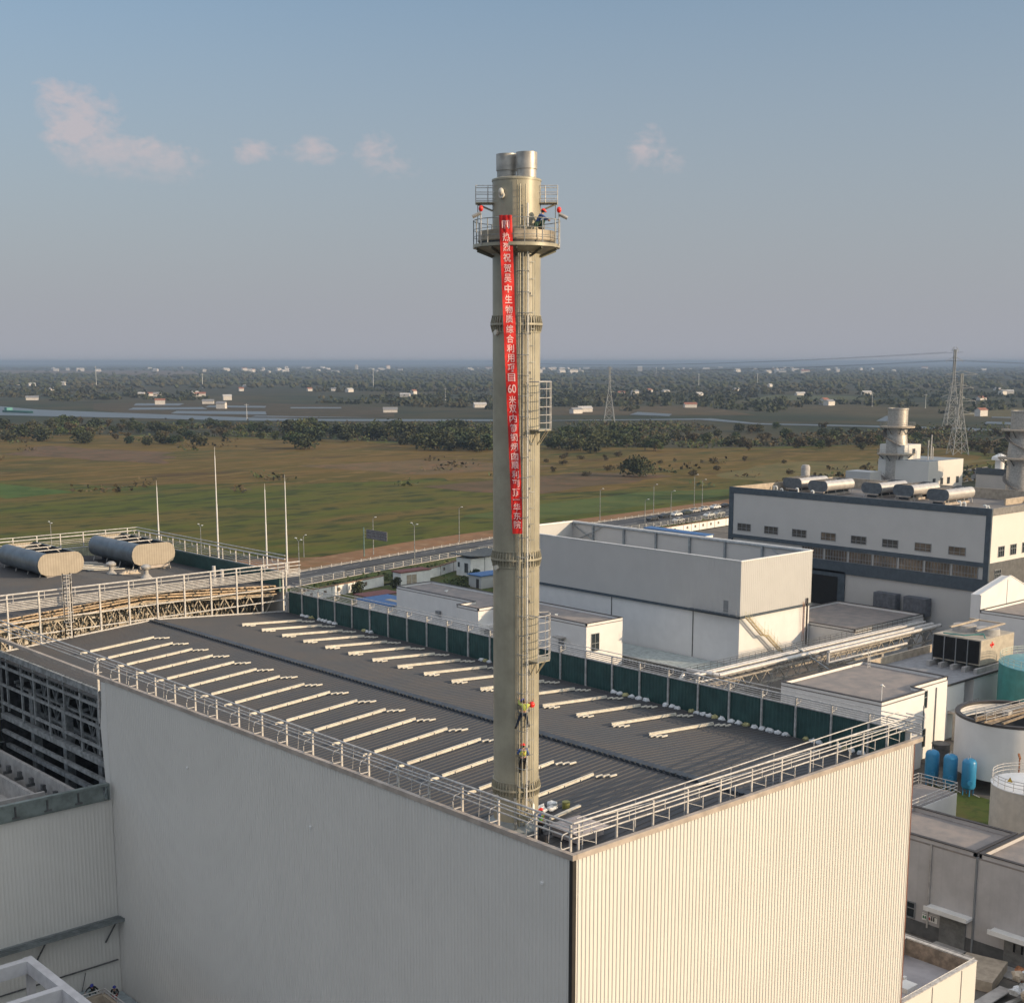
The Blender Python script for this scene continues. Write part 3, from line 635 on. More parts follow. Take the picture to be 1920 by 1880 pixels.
m = MB(); m.tube(cp(1, CR + .10, 25.3), cp(1, CR + .10, 58.8), .03, 6); m.tube(cp(5, CR + .08, 25.3), cp(5, CR + .08, 56), .02, 5); m.build('riser_pipe', M['chim'], ch)
rp = MB(); rp.tube(cp(33, CR + .10, 26), cp(33, CR + .10, 55.2), .015, 5); rp.tube(cp(44, CR + .10, 26), cp(44, CR + .10, 55.2), .015, 5)
z = 26.2; k = 0
while z < 55.2:
    rp.bar(cp(33, CR + .10, z), cp(44, CR + .10, z), .028); z += .82; k += 1
rp.build('rung_run', M['steel_grey'], ch)
for k in range(14):
    m = MB(); m.box(*(cp(31, CR + .06, 28 + k*1.95) - Vector((.04, .04, .06))), *(cp(31, CR + .06, 28 + k*1.95) + Vector((.04, .04, .06)))); m.build('clamp', M['steel_dark'], ch)
for z0 in (46.55, 34.55):
    m = MB(); P = [cp(a, r_, 0) for a, r_ in ((28, CR - .02), (36, 1.95), (62, 2.0), (88, 1.75), (88, CR - .05))]
    m.prism([(p.x, p.y) for p in P], z0, z0 + .06); 
    for a in (38, 62, 84): m.bar(cp(a, 1.7, z0), cp(a, CR, z0 - .75), .05)
    sp = m.build('rest_platform', M['chim'], ch)
    m = MB(); P3 = [cp(a, r_, 0) for a, r_ in ((36, 1.93), (50, 1.98), (62, 1.98), (75, 1.85), (88, 1.73))]
    for z in (.4, .8, 1.2, 1.65, 2.1, 2.45): m.path([(p.x, p.y, z0 + z) for p in P3], .022, 4)
    for p in P3: m.tube((p.x, p.y, z0), (p.x, p.y, z0 + 2.45), .026, 4)
    m.path([(P3[0].x, P3[0].y, z0 + 2.45), tuple(cp(30, CR, z0 + 2.45))], .03, 4); m.path([(P3[-1].x, P3[-1].y, z0 + 2.45), tuple(cp(80, CR, z0 + 2.45))], .03, 4)
    m.build('railing', M['steel_white'], sp)
# foot: curved conduits and the collar
m = MB()
for i, z in enumerate((27.0, 26.4, 25.9)):
    m.path([cp(30, CR + .04, z), cp(38, CR + .10, z - .05), cp(46, CR + .12, z - .3), cp(50, CR + .10, z - .8)], .022, 5); m.blob(cp(30, CR + .05, z), .07, 1)
m.path([cp(-4, CR + .06, 27.1), cp(-4, CR + .25, 27.2), cp(-2, CR + .3, 25.3)], .03, 5); m.path([cp(-1, CR + .06, 27.1), cp(-1, CR + .25, 27.2), cp(1, CR + .3, 25.3)], .03, 5)
m.build('foot_conduit', M['steel_grey'], ch)
m = MB(); m.lathe(CX, CY, [(CR + .5, 25.0), (CR + .45, 25.35), (CR, 25.75)], 32); m.box(CX - 1.9, CY - 1.6, 24.7, CX + 1.9, CY + 1.9, 25.12); m.build('roof_collar', mat('grey_lead_collar', (.22, .24, .24), .5, .1), ch)
# things lying round the chimney foot
for i, (x, y, s3) in enumerate(((5.5, 8.2, .38), (6.2, 7.9, .26), (6.7, 8.4, .28))):
    m = MB(); m.m(0).blob((x, y, 25.45), s3, 2, (1.3, .8, .7), .6, i); tag(m.build('sack', [M['sack']]), ['large pale sack against the right of the chimney foot', 'small pale sack right of the chimney foot', 'pale sack farthest right of the chimney foot'][i], 'sack', 'sacks at the chimney foot')
m = MB(); m.cyl(7.0, 7.6, .22, 25.1, 25.75, 14); m.torus(7.0, 7.6, 25.72, .22, .02, 14); tag(m.build('bucket', mat('olive_bucket', (.20, .20, .06), .5)), 'small olive bucket standing right of the chimney foot', 'bucket')
m = MB(); m.bar((5.1, 6.9, 25.35), (7.6, 7.1, 25.5), .18, .1); tag(m.build('timber_plank', M['strip']), 'pale plank lying on the roof right of the chimney foot', 'plank')
for i, (x, y) in enumerate(((1.2, 7.0), (1.4, 6.0), (1.6, 5.2), (1.1, 4.4), (1.9, 4.9))):
    m = MB(); m.blob((x, y, 25.25), .30, 2, (1.2, .8, .6), .8, i + 9); tag(m.build('debris', [M['wood'], M['conc_tan'], M['sack'], M['wood'], M['conc']][i]), 'bit of building debris in the gutter below the chimney, %s' % ['brown, farthest left', 'tan, second from left', 'white woven one', 'brown, nearest the viewer', 'grey concrete one'][i], 'debris', 'debris below the chimney')
m = MB(); m.blob((3.0, .75, 25.5), .42, 2, (1.3, .7, .9), .7, 3); m.blob((3.7, .75, 25.5), .36, 2, (1.2, .7, 1), .7, 5); tag(m.build('cloth_bundle', mat('pale_blue_cloth', (.35, .42, .62), .8, 0, .3, 8)), 'pale blue cloth bundle behind the sunny parapet by the near corner', 'cloth')
m = MB(); m.blob((2.55, 4.75, 25.2), .34, 2, (.8, .9, 1.3), .4, 4); tag(m.build('black_lump', M['black_c']), 'black lump in the gutter just below the person at the chimney foot', 'bag')  # rounded black lump below the figure
# banner
bn = thing('banner', 'long red vertical banner with white Chinese characters hanging down the chimney', 'banner', tuple(cp(-14, 2.25, 57.1)))
BT, BB = 57.02, 41.35
def bpt(t, s2):    # t 0..1 down, s2 -1..1 across
    off = -.55 + .62*t**1.05; fwd = 2.22 - .55*t - .12*math.sin(t*3.1); hw = .315 - .045*t
    x = off + s2*hw; ripple = .035*math.sin(t*40 + s2*2.5) + .05*math.sin(t*9 + 1 + s2)
    if t < .05: ripple += .04*math.cos(s2*9)
    d = RV*x + TV*(fwd + ripple*.8 - .05*s2*math.sin(t*5)); return Vector((CX + d.x, CY + d.y, BT + (BB - BT)*t))
m = MB(); nt_, ns = 150, 8; vs = [bpt(i/nt_, -1 + 2*j/ns) for i in range(nt_ + 1) for j in range(ns + 1)]
m.add(vs, [(i*(ns+1) + j, i*(ns+1) + j + 1, (i+1)*(ns+1) + j + 1, (i+1)*(ns+1) + j) for i in range(nt_) for j in range(ns)])
m.add([v + TV*-.012 for v in vs], [(i*(ns+1) + j, (i+1)*(ns+1) + j, (i+1)*(ns+1) + j + 1, i*(ns+1) + j + 1) for i in range(nt_) for j in range(ns)])
cl_ = m.build('cloth', M['red'], bn, ang=80)
TXT = '热烈祝贺吴中生物质综合利用项目米双内筒钢烟囱顺利到顶一华东院'
YS = [449, 466, 484, 502, 519, 537, 555, 573, 589, 607, 624, 641, 658, 675, 692, 732, 748, 765, 782, 799, 816, 833, 849, 866, 882, 899, 912, 926, 942, 958]
let = MB()
def put_text(ch_, tcen, w_=.36, h_=.40):
    cu = bpy.data.curves.new('t', 'FONT'); cu.body = ch_; cu.size = 1; cu.offset = 0.012; o = bpy.data.objects.new('t', cu); COL.objects.link(o)
    bpy.context.view_layer.update(); dg = bpy.context.evaluated_depsgraph_get(); me = bpy.data.meshes.new_from_object(o.evaluated_get(dg))
    if len(me.vertices):
        bm = bmesh.new(); bm.from_mesh(me); bmesh.ops.triangulate(bm, faces=bm.faces)
        xs = [v.co.x for v in bm.verts]; ys = [v.co.y for v in bm.verts]; x0, x1, y0, y1 = min(xs), max(xs), min(ys), max(ys)
        sx = w_/max(x1 - x0, .3 if ch_ != '一' else .5); sy = h_/max(y1 - y0, .45 if ch_ != '一' else 1.2); vs = []
        for v in bm.verts:
            x = (v.co.x - (x0 + x1)/2)*sx; y = (v.co.y - (y0 + y1)/2)*sy; t = tcen - y/(BT - BB); hw = .315 - .045*t
            vs.append(bpt(t, max(-1, min(1, x/hw))) + TV*.018)
        let.add(vs, [tuple(v.index for v in f.verts) for f in bm.faces]); bm.free()
    bpy.data.objects.remove(o); bpy.data.curves.remove(cu); bpy.data.meshes.remove(me)
for c_, y_ in zip(TXT, YS): put_text(c_, (y_ - 412)/563.0)
put_text('60', (712 - 412)/563.0, .40, .42)
let.build('lettering', mat('pale_pink_lettering', (.80, .52, .52), .6, 0, .05), cl_, smooth=False)
em = MB()   # creased emblem at the top
for i, (x, y, w_, h_) in enumerate(((-.16, 0, .05, .34), (-.08, .04, .05, .30), (.0, .08, .04, .20), (.08, .03, .05, .32), (.16, 0, .05, .36), (0, .17, .34, .05), (-.05, -.12, .05, .16), (.12, -.14, .05, .12))):
    t = (428 - 412)/563.0 - y/(BT - BB); q = [bpt(t + sy*h_/2/(BT - BB), (x + sx*w_/2)/.31) + TV*.02 for sx, sy in ((-1, 1), (1, 1), (1, -1), (-1, -1))]; em.add(q, [(0, 1, 2, 3)])
em.build('emblem', MATS['pale_pink_lettering'], cl_, smooth=False)
# ================================================================ PEOPLE
def skin_obj(name, joints, edges, m_, parent, sub=1, extra=None):
    me = bpy.data.meshes.new(name); keys = list(joints); me.from_pydata([joints[k][0] for k in keys], [(keys.index(a), keys.index(b)) for a, b in edges], [])
    o = bpy.data.objects.new(name, me); COL.objects.link(o)
    md = o.modifiers.new('s', 'SKIN'); md.use_smooth_shade = True
    for i, k in enumerate(keys):
        r = joints[k][1]; r = r if isinstance(r, tuple) else (r, r); me.skin_vertices[0].data[i].radius = r; me.skin_vertices[0].data[i].use_root = (i == 0)
    if sub: o.modifiers.new('u', 'SUBSURF').levels = sub
    bpy.context.view_layer.update(); dg = bpy.context.evaluated_depsgraph_get(); nm = bpy.data.meshes.new_from_object(o.evaluated_get(dg))
    if extra:
        bm = bmesh.new(); bm.from_mesh(nm); tmp = bpy.data.meshes.new('x'); tmp.from_pydata(extra.v, [], extra.f); bm.from_mesh(tmp); bm.to_mesh(nm); bm.free(); bpy.data.meshes.remove(tmp)
    nm.materials.clear(); nm.materials.append(m_)
    for p in nm.polygons: p.use_smooth = True; p.material_index = 0
    bpy.data.objects.remove(o); bpy.data.meshes.remove(me)
    n = bpy.data.objects.new(name, nm); COL.objects.link(n); n.parent = parent; return n
def person(label, loc, yaw, hat, top, legs, vest=None, pose=None, held=None):
    """pose: joint -> (x right, y forward, z up) in metres; z=0 is where the feet stand"""
    P = dict(pel=(0, 0, .93), sp=(0, .0, 1.12), ch=(0, 0, 1.33), nk=(0, 0, 1.47), hd=(0, .02, 1.60), ht=(0, .01, 1.70),
             sl=(-.19, 0, 1.40), sr=(.19, 0, 1.40), el=(-.25, -.02, 1.13), er=(.25, -.02, 1.13), wl=(-.26, .08, .89), wr=(.26, .08, .89),
             hl=(-.10, 0, .88), hr=(.10, 0, .88), kl=(-.11, .03, .48), kr=(.11, .03, .48), al=(-.12, 0, .09), ar=(.12, 0, .09), tl=(-.13, .16, .04), tr=(.13, .16, .04))
    P.update(pose or {}); t = thing('person', label, 'person', (0, 0, 0)); J = {k: Vector(v) for k, v in P.items()}
    R_ = dict(pel=(.14, .10), sp=(.13, .09), ch=(.15, .10), nk=.055, hd=(.078, .088), ht=.06, sl=.065, sr=.065, el=.042, er=.042, wl=.03, wr=.03, hl=.085, hr=.085, kl=.058, kr=.058, al=.04, ar=.04, tl=.035, tr=.035)
    E = [('pel', 'sp'), ('sp', 'ch'), ('ch', 'nk'), ('nk', 'hd'), ('hd', 'ht'), ('ch', 'sl'), ('ch', 'sr'), ('sl', 'el'), ('sr', 'er'), ('el', 'wl'), ('er', 'wr'), ('pel', 'hl'), ('pel', 'hr'), ('hl', 'kl'), ('hr', 'kr'), ('kl', 'al'), ('kr', 'ar'), ('al', 'tl'), ('ar', 'tr')]
    ex = MB()   # palms, fingers, nose, ears
    for s_, e_, w_ in ((-1, 'el', 'wl'), (1, 'er', 'wr')):
        d = (J[w_] - J[e_]).normalized(); sd = Vector((s_, 0, 0)); sd = (sd - d*sd.dot(d)).normalized(); n_ = d.cross(sd); pc = J[w_] + d*.045
        ex.blob(pc, .042, 1, (1, .9, 1))
        for i, l_ in enumerate((.065, .075, .07, .055)):
            b = pc + d*.03 + n_*(i - 1.5)*.02; k_ = b + d*l_*.55 - sd*.006; ex.tube(b, k_, .010, 5, .009); ex.tube(k_, k_ + d*l_*.35 - sd*.022, .009, 5, .006)
        b = pc + n_*.035; ex.tube(b, b + n_*.025 + d*.03, .012, 5, .009); ex.tube(b + n_*.025 + d*.03, b + n_*.02 + d*.055, .009, 5, .007)
    f = (J['hd'] - J['nk']).normalized(); fw = Vector((0, 1, 0)); fw = (fw - f*fw.dot(f)).normalized(); rt = fw.cross(f)
    ex.blob(J['hd'] + fw*.098 - f*.005, .016, 1, (1, 1.2, 1.4))
    for s_ in (-1, 1): ex.blob(J['hd'] + rt*.082*s_, .02, 1, (.5, 1, 1.4))
    skin_obj('body', {k: (J[k], R_[k]) for k in J}, E, M['skin'], t, 1, ex)
    infl = lambda k, a: (J[k], tuple(x + a for x in (R_[k] if isinstance(R_[k], tuple) else (R_[k], R_[k]))))
    c = {k: infl(k, .018) for k in ('pel', 'sp', 'ch', 'sl', 'sr', 'el', 'er')}; c['nk'] = (J['ch'].lerp(J['nk'], .6), .075)
    for e_, w_ in (('el', 'wl'), ('er', 'wr')): c[w_] = (J[e_].lerp(J[w_], .9), .042)
    skin_obj('shirt', c, [e for e in E if e[0] in c and e[1] in c], top, t)
    c = {k: infl(k, .02) for k in ('pel', 'hl', 'hr', 'kl', 'kr')}
    for a, b in (('kl', 'al'), ('kr', 'ar')): c[b] = (J[a].lerp(J[b], .95), .056)
    skin_obj('trousers', c, [e for e in E if e[0] in c and e[1] in c], legs, t)
    for a, b in (('al', 'tl'), ('ar', 'tr')):
        m_ = MB(); m_.blob(J[a].lerp(J[b], .55), .075, 2, (.62, 1.5, .62)); m_.tube(J[a], J[a] + Vector((0, -.01, .08)), .055, 8); m_.build('boot', M['boot'], t)
    if vest:
        c = dict(pel=(J['pel'].lerp(J['sp'], .4), (.175, .13)), sp=infl('sp', .032), ch=infl('ch', .045), a=(J['ch'].lerp(J['sl'], .85) + Vector((0, 0, .01)), .105), b=(J['ch'].lerp(J['sr'], .85) + Vector((0, 0, .01)), .105))
        skin_obj('safety_vest', c, [('pel', 'sp'), ('sp', 'ch'), ('ch', 'a'), ('ch', 'b')], vest, t)
        m_ = MB(); bk = Vector((0, -1, 0))
        for s_ in (-1, 1):
            m_.bar(J['sp'] + bk*.145 + Vector((.12*s_, 0, -.05)), J['ch'] + bk*.15 + Vector((-.12*s_, 0, .06)), .028, .012)
        m_.build('harness', MATS.get('orange_harness') or mat('orange_harness', (.5, .16, .03), .7), t)
    m_ = MB(); c0 = J['hd'].lerp(J['ht'], .45); vs = MB().blob((0, 0, 0), .125, 2, (.92, 1.08, .85))
    q = Vector((0, 0, 1)).rotation_difference(f).to_matrix()
    m_.add([c0 + q @ Vector((x, y, max(z, 0))) for x, y, z in vs.v], vs.f); br = MB().cyl(0, 0, .14, -.01, .012, 16, .135); m_.add([c0 + q @ Vector((x, y*1.15 + .015, z)) for x, y, z in br.v], br.f)
    m_.build('helmet', hat, t, ang=60)
    m_ = MB(); m_.blob(J['hd'] - fw*.03 - f*.01, .095, 2, (.95, .9, 1.0)); m_.build('hair', M['hair'], t)
    if held: held(J, t)
    t.location = loc; t.rotation_euler = (0, 0, yaw); return t
def face_yaw(d): return math.atan2(-d.x, d.y)      # +y of the figure -> direction d
IN = -1*(cp(13, 1, 0) - cp(13, 0, 0)); YAW = face_yaw(IN)
# two climbers on the ladder (they face the shell, backs to the viewer)
def climber(label, z, hat, top, legs, vest, pose):
    b = cp(12, CR + .16 + .34, z); return person(label, (b.x, b.y, b.z), YAW, hat, top, legs, vest, pose)
climber('person in yellow harness vest and red helmet climbing the ladder low on the chimney', 28.55, M['hat_r'], M['bluework'], M['black_c'], M['vest_y'],
        dict(wl=(-.20, .28, 1.28), el=(-.28, .02, 1.16), wr=(.20, .28, 1.02), er=(.30, .0, 1.10), kl=(-.11, .16, .52), al=(-.11, .20, .12), tl=(-.11, .32, .08), kr=(.12, .18, .60), ar=(.11, .20, .22), tr=(.11, .32, .18)))
climber('person with blue helmet leaning out from the ladder with legs spread, higher up the chimney', 31.0, M['hat_b'], M['vest_y'], M['navy'], None,
        dict(pel=(.02, .03, .93), sp=(.05, -.02, 1.12), ch=(.08, -.05, 1.32), nk=(.06, -.02, 1.45), hd=(.0, .05, 1.56), ht=(-.03, .08, 1.64), sl=(-.08, -.02, 1.38), sr=(.25, -.08, 1.36), el=(-.20, .16, 1.40), wl=(-.15, .30, 1.60),
             er=(.44, -.02, 1.36), wr=(.56, .10, 1.50), hl=(-.08, .02, .88), hr=(.13, .02, .88), kl=(-.22, .14, .50), al=(-.34, .15, .10), tl=(-.38, .27, .06), kr=(.26, .20, .52), ar=(.36, .22, .14), tr=(.42, .33, .10)))
b = cp(27, CR + .55, 32.35)
t = thing('hard_hat_bundle', 'round red bucket hanging beside the upper climber', 'bucket', tuple(b))
m = MB(); m.lathe(b.x, b.y, [(.01, b.z + .16), (.10, b.z + .15), (.15, b.z + .08), (.17, b.z - .02), (.13, b.z - .12), (.01, b.z - .15)], 14); m.build('body', M['hat_r'], t); t.name = 'red_bucket'
m = MB(); m.path([b + Vector((-.12, 0, .1)), b + Vector((0, 0, .32)), b + Vector((.12, 0, .1))], .012, 4); m.tube(b + Vector((0, 0, .32)), b + Vector((0, 0, 1.2)), .01, 4); m.build('handle', M['steel_grey'], t)
b = cp(42, 1.62, 56.42)
person('person in red helmet crouching on the ring platform near the chimney top', tuple(b), face_yaw(cp(100, 1, 0) - cp(0, 0, 0) + RV*.5), M['hat_r'], M['bluework'], M['greenwork'], None,
       dict(pel=(0, -.10, .30), sp=(0, -.02, .46), ch=(0, .10, .64), nk=(0, .18, .76), hd=(0, .24, .88), ht=(0, .26, .97), sl=(-.18, .10, .70), sr=(.18, .10, .70), el=(-.28, .30, .55), er=(.28, .30, .55), wl=(-.16, .48, .48), wr=(.16, .48, .48),
            hl=(-.10, -.06, .28), hr=(.10, -.06, .28), kl=(-.17, .30, .46), kr=(.17, .30, .46), al=(-.14, .06, .08), ar=(.14, .06, .08), tl=(-.15, .22, .04), tr=(.15, .22, .04)))
def board(J, t):
    m_ = MB(); m_.blob(J['wl'] + Vector((-.04, .04, .22)), .20, 2, (.55, .18, 1.6)); m_.build('white_board', M['white_c'], t)
person('person in green vest and red helmet at the chimney foot holding a white board', (3.15, 5.55, 25.02), face_yaw(Vector((-.3, .95, 0))), M['hat_r'], M['bluework'], M['black_c'], M['vest_g'],
       dict(el=(-.30, .10, 1.25), wl=(-.26, .26, 1.50), er=(.30, .05, 1.15), wr=(.28, .28, 1.10), kr=(.13, .08, .48), ar=(.16, -.04, .09), tr=(.17, .12, .04)), board)
person('person in black with a blue helmet crouching against the wall at bottom left', (-3.15, 48.35, 2.4), face_yaw(Vector((-.6, -.8, 0))), M['hat_b'], M['black_c'], M['greenwork'], None,
       dict(pel=(0, -.06, .48), sp=(0, .02, .66), ch=(0, .14, .84), nk=(0, .22, .96), hd=(0, .29, 1.07), ht=(0, .32, 1.16), sl=(-.19, .14, .90), sr=(.19, .14, .90), el=(-.40, .22, .72), er=(.40, .22, .74), wl=(-.52, .36, .56), wr=(.50, .40, .58),
            hl=(-.10, -.04, .45), hr=(.10, -.04, .45), kl=(-.24, .30, .55), kr=(.24, .30, .55), al=(-.20, .08, .09), ar=(.20, .08, .09), tl=(-.24, .22, .04), tr=(.24, .22, .04)))
def straps(J, t):
    m_ = MB()
    for s_ in (-1, 1):
        for y in (-.12, .135): m_.bar(J['ch'] + Vector((.10*s_, y, .08)), J['sp'] + Vector((.11*s_, y, -.12)), .05, .015)
    m_.bar(J['sp'] + Vector((-.14, .12, -.12)), J['sp'] + Vector((.14, .12, -.12)), .05, .015); m_.build('reflective_strap', M['white_c'], t)
person('person in red trousers, white straps and blue helmet by the bottom left wall corner', (-1.45, 48.3, 1.36), face_yaw(Vector((-.5, -.85, 0))), M['hat_b'], M['black_c'], mat('red_workwear', (.35, .03, .03), .8), None,
       dict(pel=(0, 0, .70), sp=(0, .02, .88), ch=(0, .04, 1.08), nk=(0, .05, 1.21), hd=(0, .08, 1.33), ht=(0, .08, 1.43), sl=(-.19, .04, 1.14), sr=(.19, .04, 1.14), el=(-.28, .06, .90), er=(.28, .06, .90), wl=(-.22, .22, .75), wr=(.22, .22, .75),
            hl=(-.1, 0, .66), hr=(.1, 0, .66), kl=(-.14, .28, .46), kr=(.14, .28, .46), al=(-.12, .06, .09), ar=(.12, .06, .09), tl=(-.13, .2, .04), tr=(.13, .2, .04)), straps)
# ================================================================ NEIGHBOUR BUILDINGS
def window(x0, x1, z0, z1, plane, axis, parent, ncols=3, rows=2, gl=None, split=.4, sgn=-1, lab=None):
    """framed window: frame is the part, pane the sub-part. axis 'x': spans x on plane y; axis 'y': spans y on plane x"""
    f = MB(); p = MB()
    def bx(mb, a0, a1, b0, b1, d0, d1):
        if axis == 'x': mb.box(a0, plane + sgn*d0, b0, a1, plane + sgn*d1, b1)
        else: mb.box(plane + sgn*d0, a0, b0, plane + sgn*d1, a1, b1)
    fw = .09
    bx(f, x0, x1, z0, z0 + fw, .01, .10); bx(f, x0, x1, z1 - fw, z1, .01, .10); bx(f, x0, x0 + fw, z0 + fw, z1 - fw, .01, .10); bx(f, x1 - fw, x1, z0 + fw, z1 - fw, .01, .10)
    for k in range(1, ncols): x = x0 + (x1 - x0)*k/ncols; bx(f, x - .04, x + .04, z0 + fw, z1 - fw, .015, .085)
    if rows > 1: z = z0 + (z1 - z0)*split; bx(f, x0 + fw, x1 - fw, z - .04, z + .04, .02, .08)
    bx(p, x0 + fw, x1 - fw, z0 + fw, z1 - fw, .012, .03)
    fo = f.build('window', M['frame'], parent, smooth=False); p.build('pane', gl or M['glass'], fo, smooth=False)
    if lab: fo['label'] = lab
    return fo
def flat_roof(parent, pts, z, par=.45, t=.25, m_=None, cop=.25, wm_=None):
    """recessed flat roof with a parapet and dark coping around polygon pts (counter-clockwise)"""
    a = MB().prism(pts, z - .6, z - .45); a.build('roof', m_ or M['flatroof'], parent)
    n = len(pts); w_ = MB(); c = MB(); ctr = Vector((sum(p[0] for p in pts)/n, sum(p[1] for p in pts)/n))
    for i in range(n):
        p, q = Vector(pts[i]), Vector(pts[(i+1) % n]); d = (q - p).normalized(); nn = Vector((-d.y, d.x))
        for mb, z0, z1, o0, o1 in ((w_, z - .45, z - .08, .0, t), (c, z - .08, z, -.06, t + .06)):
            e = [p + nn*o0 - d*(0 if o0 >= 0 else .06), q + nn*o0 + d*(0 if o0 >= 0 else .06), q + nn*o1, p + nn*o1]
            mb.prism([(v.x, v.y) for v in e], z0 + (.002*i), z1 + (.002*i))
    w_.build('parapet', wm_ or M['whitewall'], parent, smooth=False); c.build('coping', M['coping'], parent, smooth=False)
# --- middle building: white base, open-topped grey box above
mb_ = thing('plant_building', 'long building right of the chimney, white base under an open topped grey box', 'building', (137, 119, 0))
U0, U1, W0, W1 = 127.65, 146.9, 90.31, 148.1
w = MB(); w.box(U0 + .25, W0 + .25, 0, U1, W1, 9.0); w.build('base_wall', M['whitewall'], mb_)
w = MB(); ribs(w, 'y', U0, W0, W1, 9.45, 18.35, .5, .03, -1); w.box(U0 + .01, W0 + .02, 9.4, U0 + .2, W1, 18.3); w.build('upper_wall', M['greywall'], mb_, ang=20)
w = MB(); ribs(w, 'x', W0, U0, U1, 9.45, 18.35, .5, .03, -1); w.box(U0 + .22, W0 + .01, 9.4, U1, W0 + .2, 18.3); w.build('upper_wall', M['greywall'], mb_, ang=20)
w = MB(); w.box(U1 - .2, W0 + .2, 9.4, U1, W1, 18.3); w.build('upper_wall', M['greywall'], mb_)
w = MB(); w.box(U0 + .2, W1 - .2, 9.4, U1 - .2, W1, 18.3); w.build('upper_wall', M['greywall'], mb_)
w = MB(); w.box(U0 - .08, W0 - .08, 18.35, U0 + .3, W1, 18.5); w.box(U0 + .3, W0 - .08, 18.35, U1 + .1, W0 + .3, 18.5); w.box(U1 - .35, W0 + .3, 18.3, U1 + .08, W1, 18.55); w.box(U0 + .3, W1 - .35, 18.3, U1 - .35, W1 + .05, 18.55); w.build('coping', M['white'], mb_)
w = MB(); w.box(U0 - .15, W0 - .15, 9.0, U0 + .3, W1, 9.42); w.box(U0 + .3, W0 - .15, 9.0, U1, W0 + .3, 9.42); w.build('band', M['slate'], mb_)
w = MB(); w.box(U0 + .3, W0 + .3, 13.4, U1 - .2, W1 - .2, 13.5); w.build('roof', M['conc'], mb_)
for k in range(8):
    p = MB(); v = W0 + 2 + k*8.3; p.box(U1 - .62, v - .18, 13.5, U1 - .22, v + .18, 18.3); p.build('inner_post', mat('grey_blue_steel_post', (.26, .29, .31), .5, .2), mb_)
p = MB(); p.tube((U1 - .4, W0 + .5, 18.15), (U1 - .4, W1 - .5, 18.15), .14, 6)
p.bar((U1 - .5, 139.9, 17.9), (U1 - .5, 147.8, 14.2), .16); p.bar((U1 - .5, 147.8, 17.9), (U1 - .5, 139.9, 14.2), .16); p.bar((U1 - .5, 92.4, 14.4), (U1 - .5, 98.5, 17.9), .12); p.build('bracing', MATS['grey_blue_steel_post'], mb_)
for v in (119.1, 100.3, 138.5): p = MB(); p.box(U0 + .16, v - .07, 1.2, U0 + .25, v + .07, 9.0); p.build('downpipe', M['steel_dark'], mb_)
p = MB(); p.box(U0 - .06, 92.7, 9.7, U0 - .02, 93.7, 11.7); dd = p.build('door', M['frame'], mb_)
p = MB(); p.box(U0 - .9, 90.3, 9.42, U0 - .1, 100.6, 9.52); bl = p.build('balcony', M['slate'], mb_)
p = MB()
for z in (9.95, 10.35): p.tube((U0 - .85, 90.3, z), (U0 - .85, 100.6, z), .022, 4)
for k in range(8): p.tube((U0 - .85, 90.4 + k*1.45, 9.5), (U0 - .85, 90.4 + k*1.45, 10.6), .03, 4)
p.build('railing', M['steel_white'], bl)
st = MB(); y = W0 - .55
P0_ = [(128.4, 9.3), (132.6, 5.75), (133.5, 5.75), (137.6, 2.4)]
for (a, b) in zip(P0_, P0_[1:]):
    for dy in (0, -.8): st.bar((a[0], y + dy, a[1]), (b[0], y + dy, b[1]), .08, .22)
for k in range(18): t_ = k/17; 
for (a, b) in ((P0_[0], P0_[1]), (P0_[2], P0_[3])):
    for k in range(14): t_ = k/13; st.box(a[0] + (b[0]-a[0])*t_ - .12, y - .78, a[1] + (b[1]-a[1])*t_ - .02, a[0] + (b[0]-a[0])*t_ + .12, y - .02, a[1] + (b[1]-a[1])*t_ + .02)
so = st.build('fire_stair', mat('tan_stair_steel', (.40, .33, .20), .6, .1), mb_)
st = MB()
for dy in (0, -.8):
    for h_ in (.5, .9):
        for (a, b) in zip(P0_, P0_[1:]): st.tube((a[0], y + dy, a[1] + h_), (b[0], y + dy, b[1] + h_), .02, 4)
    for (a, b) in ((P0_[0], P0_[1]), (P0_[2], P0_[3])):
        for k in range(6): t_ = k/5; st.tube((a[0] + (b[0]-a[0])*t_, y + dy, a[1] + (b[1]-a[1])*t_), (a[0] + (b[0]-a[0])*t_, y + dy, a[1] + (b[1]-a[1])*t_ + .95), .02, 4)
for k in range(5): st.tube((133.6 + k*.9, y, 5.7 - k*.7), (133.6 + k*.9, y, 8.0 - k*.75), .018, 4)
st.build('railing', mat('pale_yellow_rail', (.50, .48, .27), .5), so)
p = MB(); p.tube((145.6, W0 - .25, 2.4), (145.6, W0 - .25, 10.4), .16, 8); p.build('black_pipe', M['coping'], mb_)
p = MB(); 
for dx in (144.4, 144.9): p.bar((dx, W0 - .25, 3), (dx, W0 - .25, 10), .05)
for k in range(18): p.bar((144.4, W0 - .25, 3.2 + k*.38), (144.9, W0 - .25, 3.2 + k*.38), .035)
p.build('wall_ladder', M['rust'], mb_)
# low annex in front of it
an = thing('low_annex', 'low pale green roofed annex with a dark louvred edge below the white wall', 'annex', (123, 104, 0))
w = MB(); w.box(119.3, 92, 0, 127.6, 120, 1.15); w.build('body', mat('pale_green_grey_roof', (.38, .42, .41), .7), an)
w = MB()
for k in range(38): w.box(119.18, 92.3 + k*.72, .35, 119.28, 92.7 + k*.72, 1.0)
w.box(119.15, 92, 1.15, 119.4, 120, 1.25); w.box(119.15, 92, .2, 119.4, 120, .3); w.build('louvres', M['coping'], an)
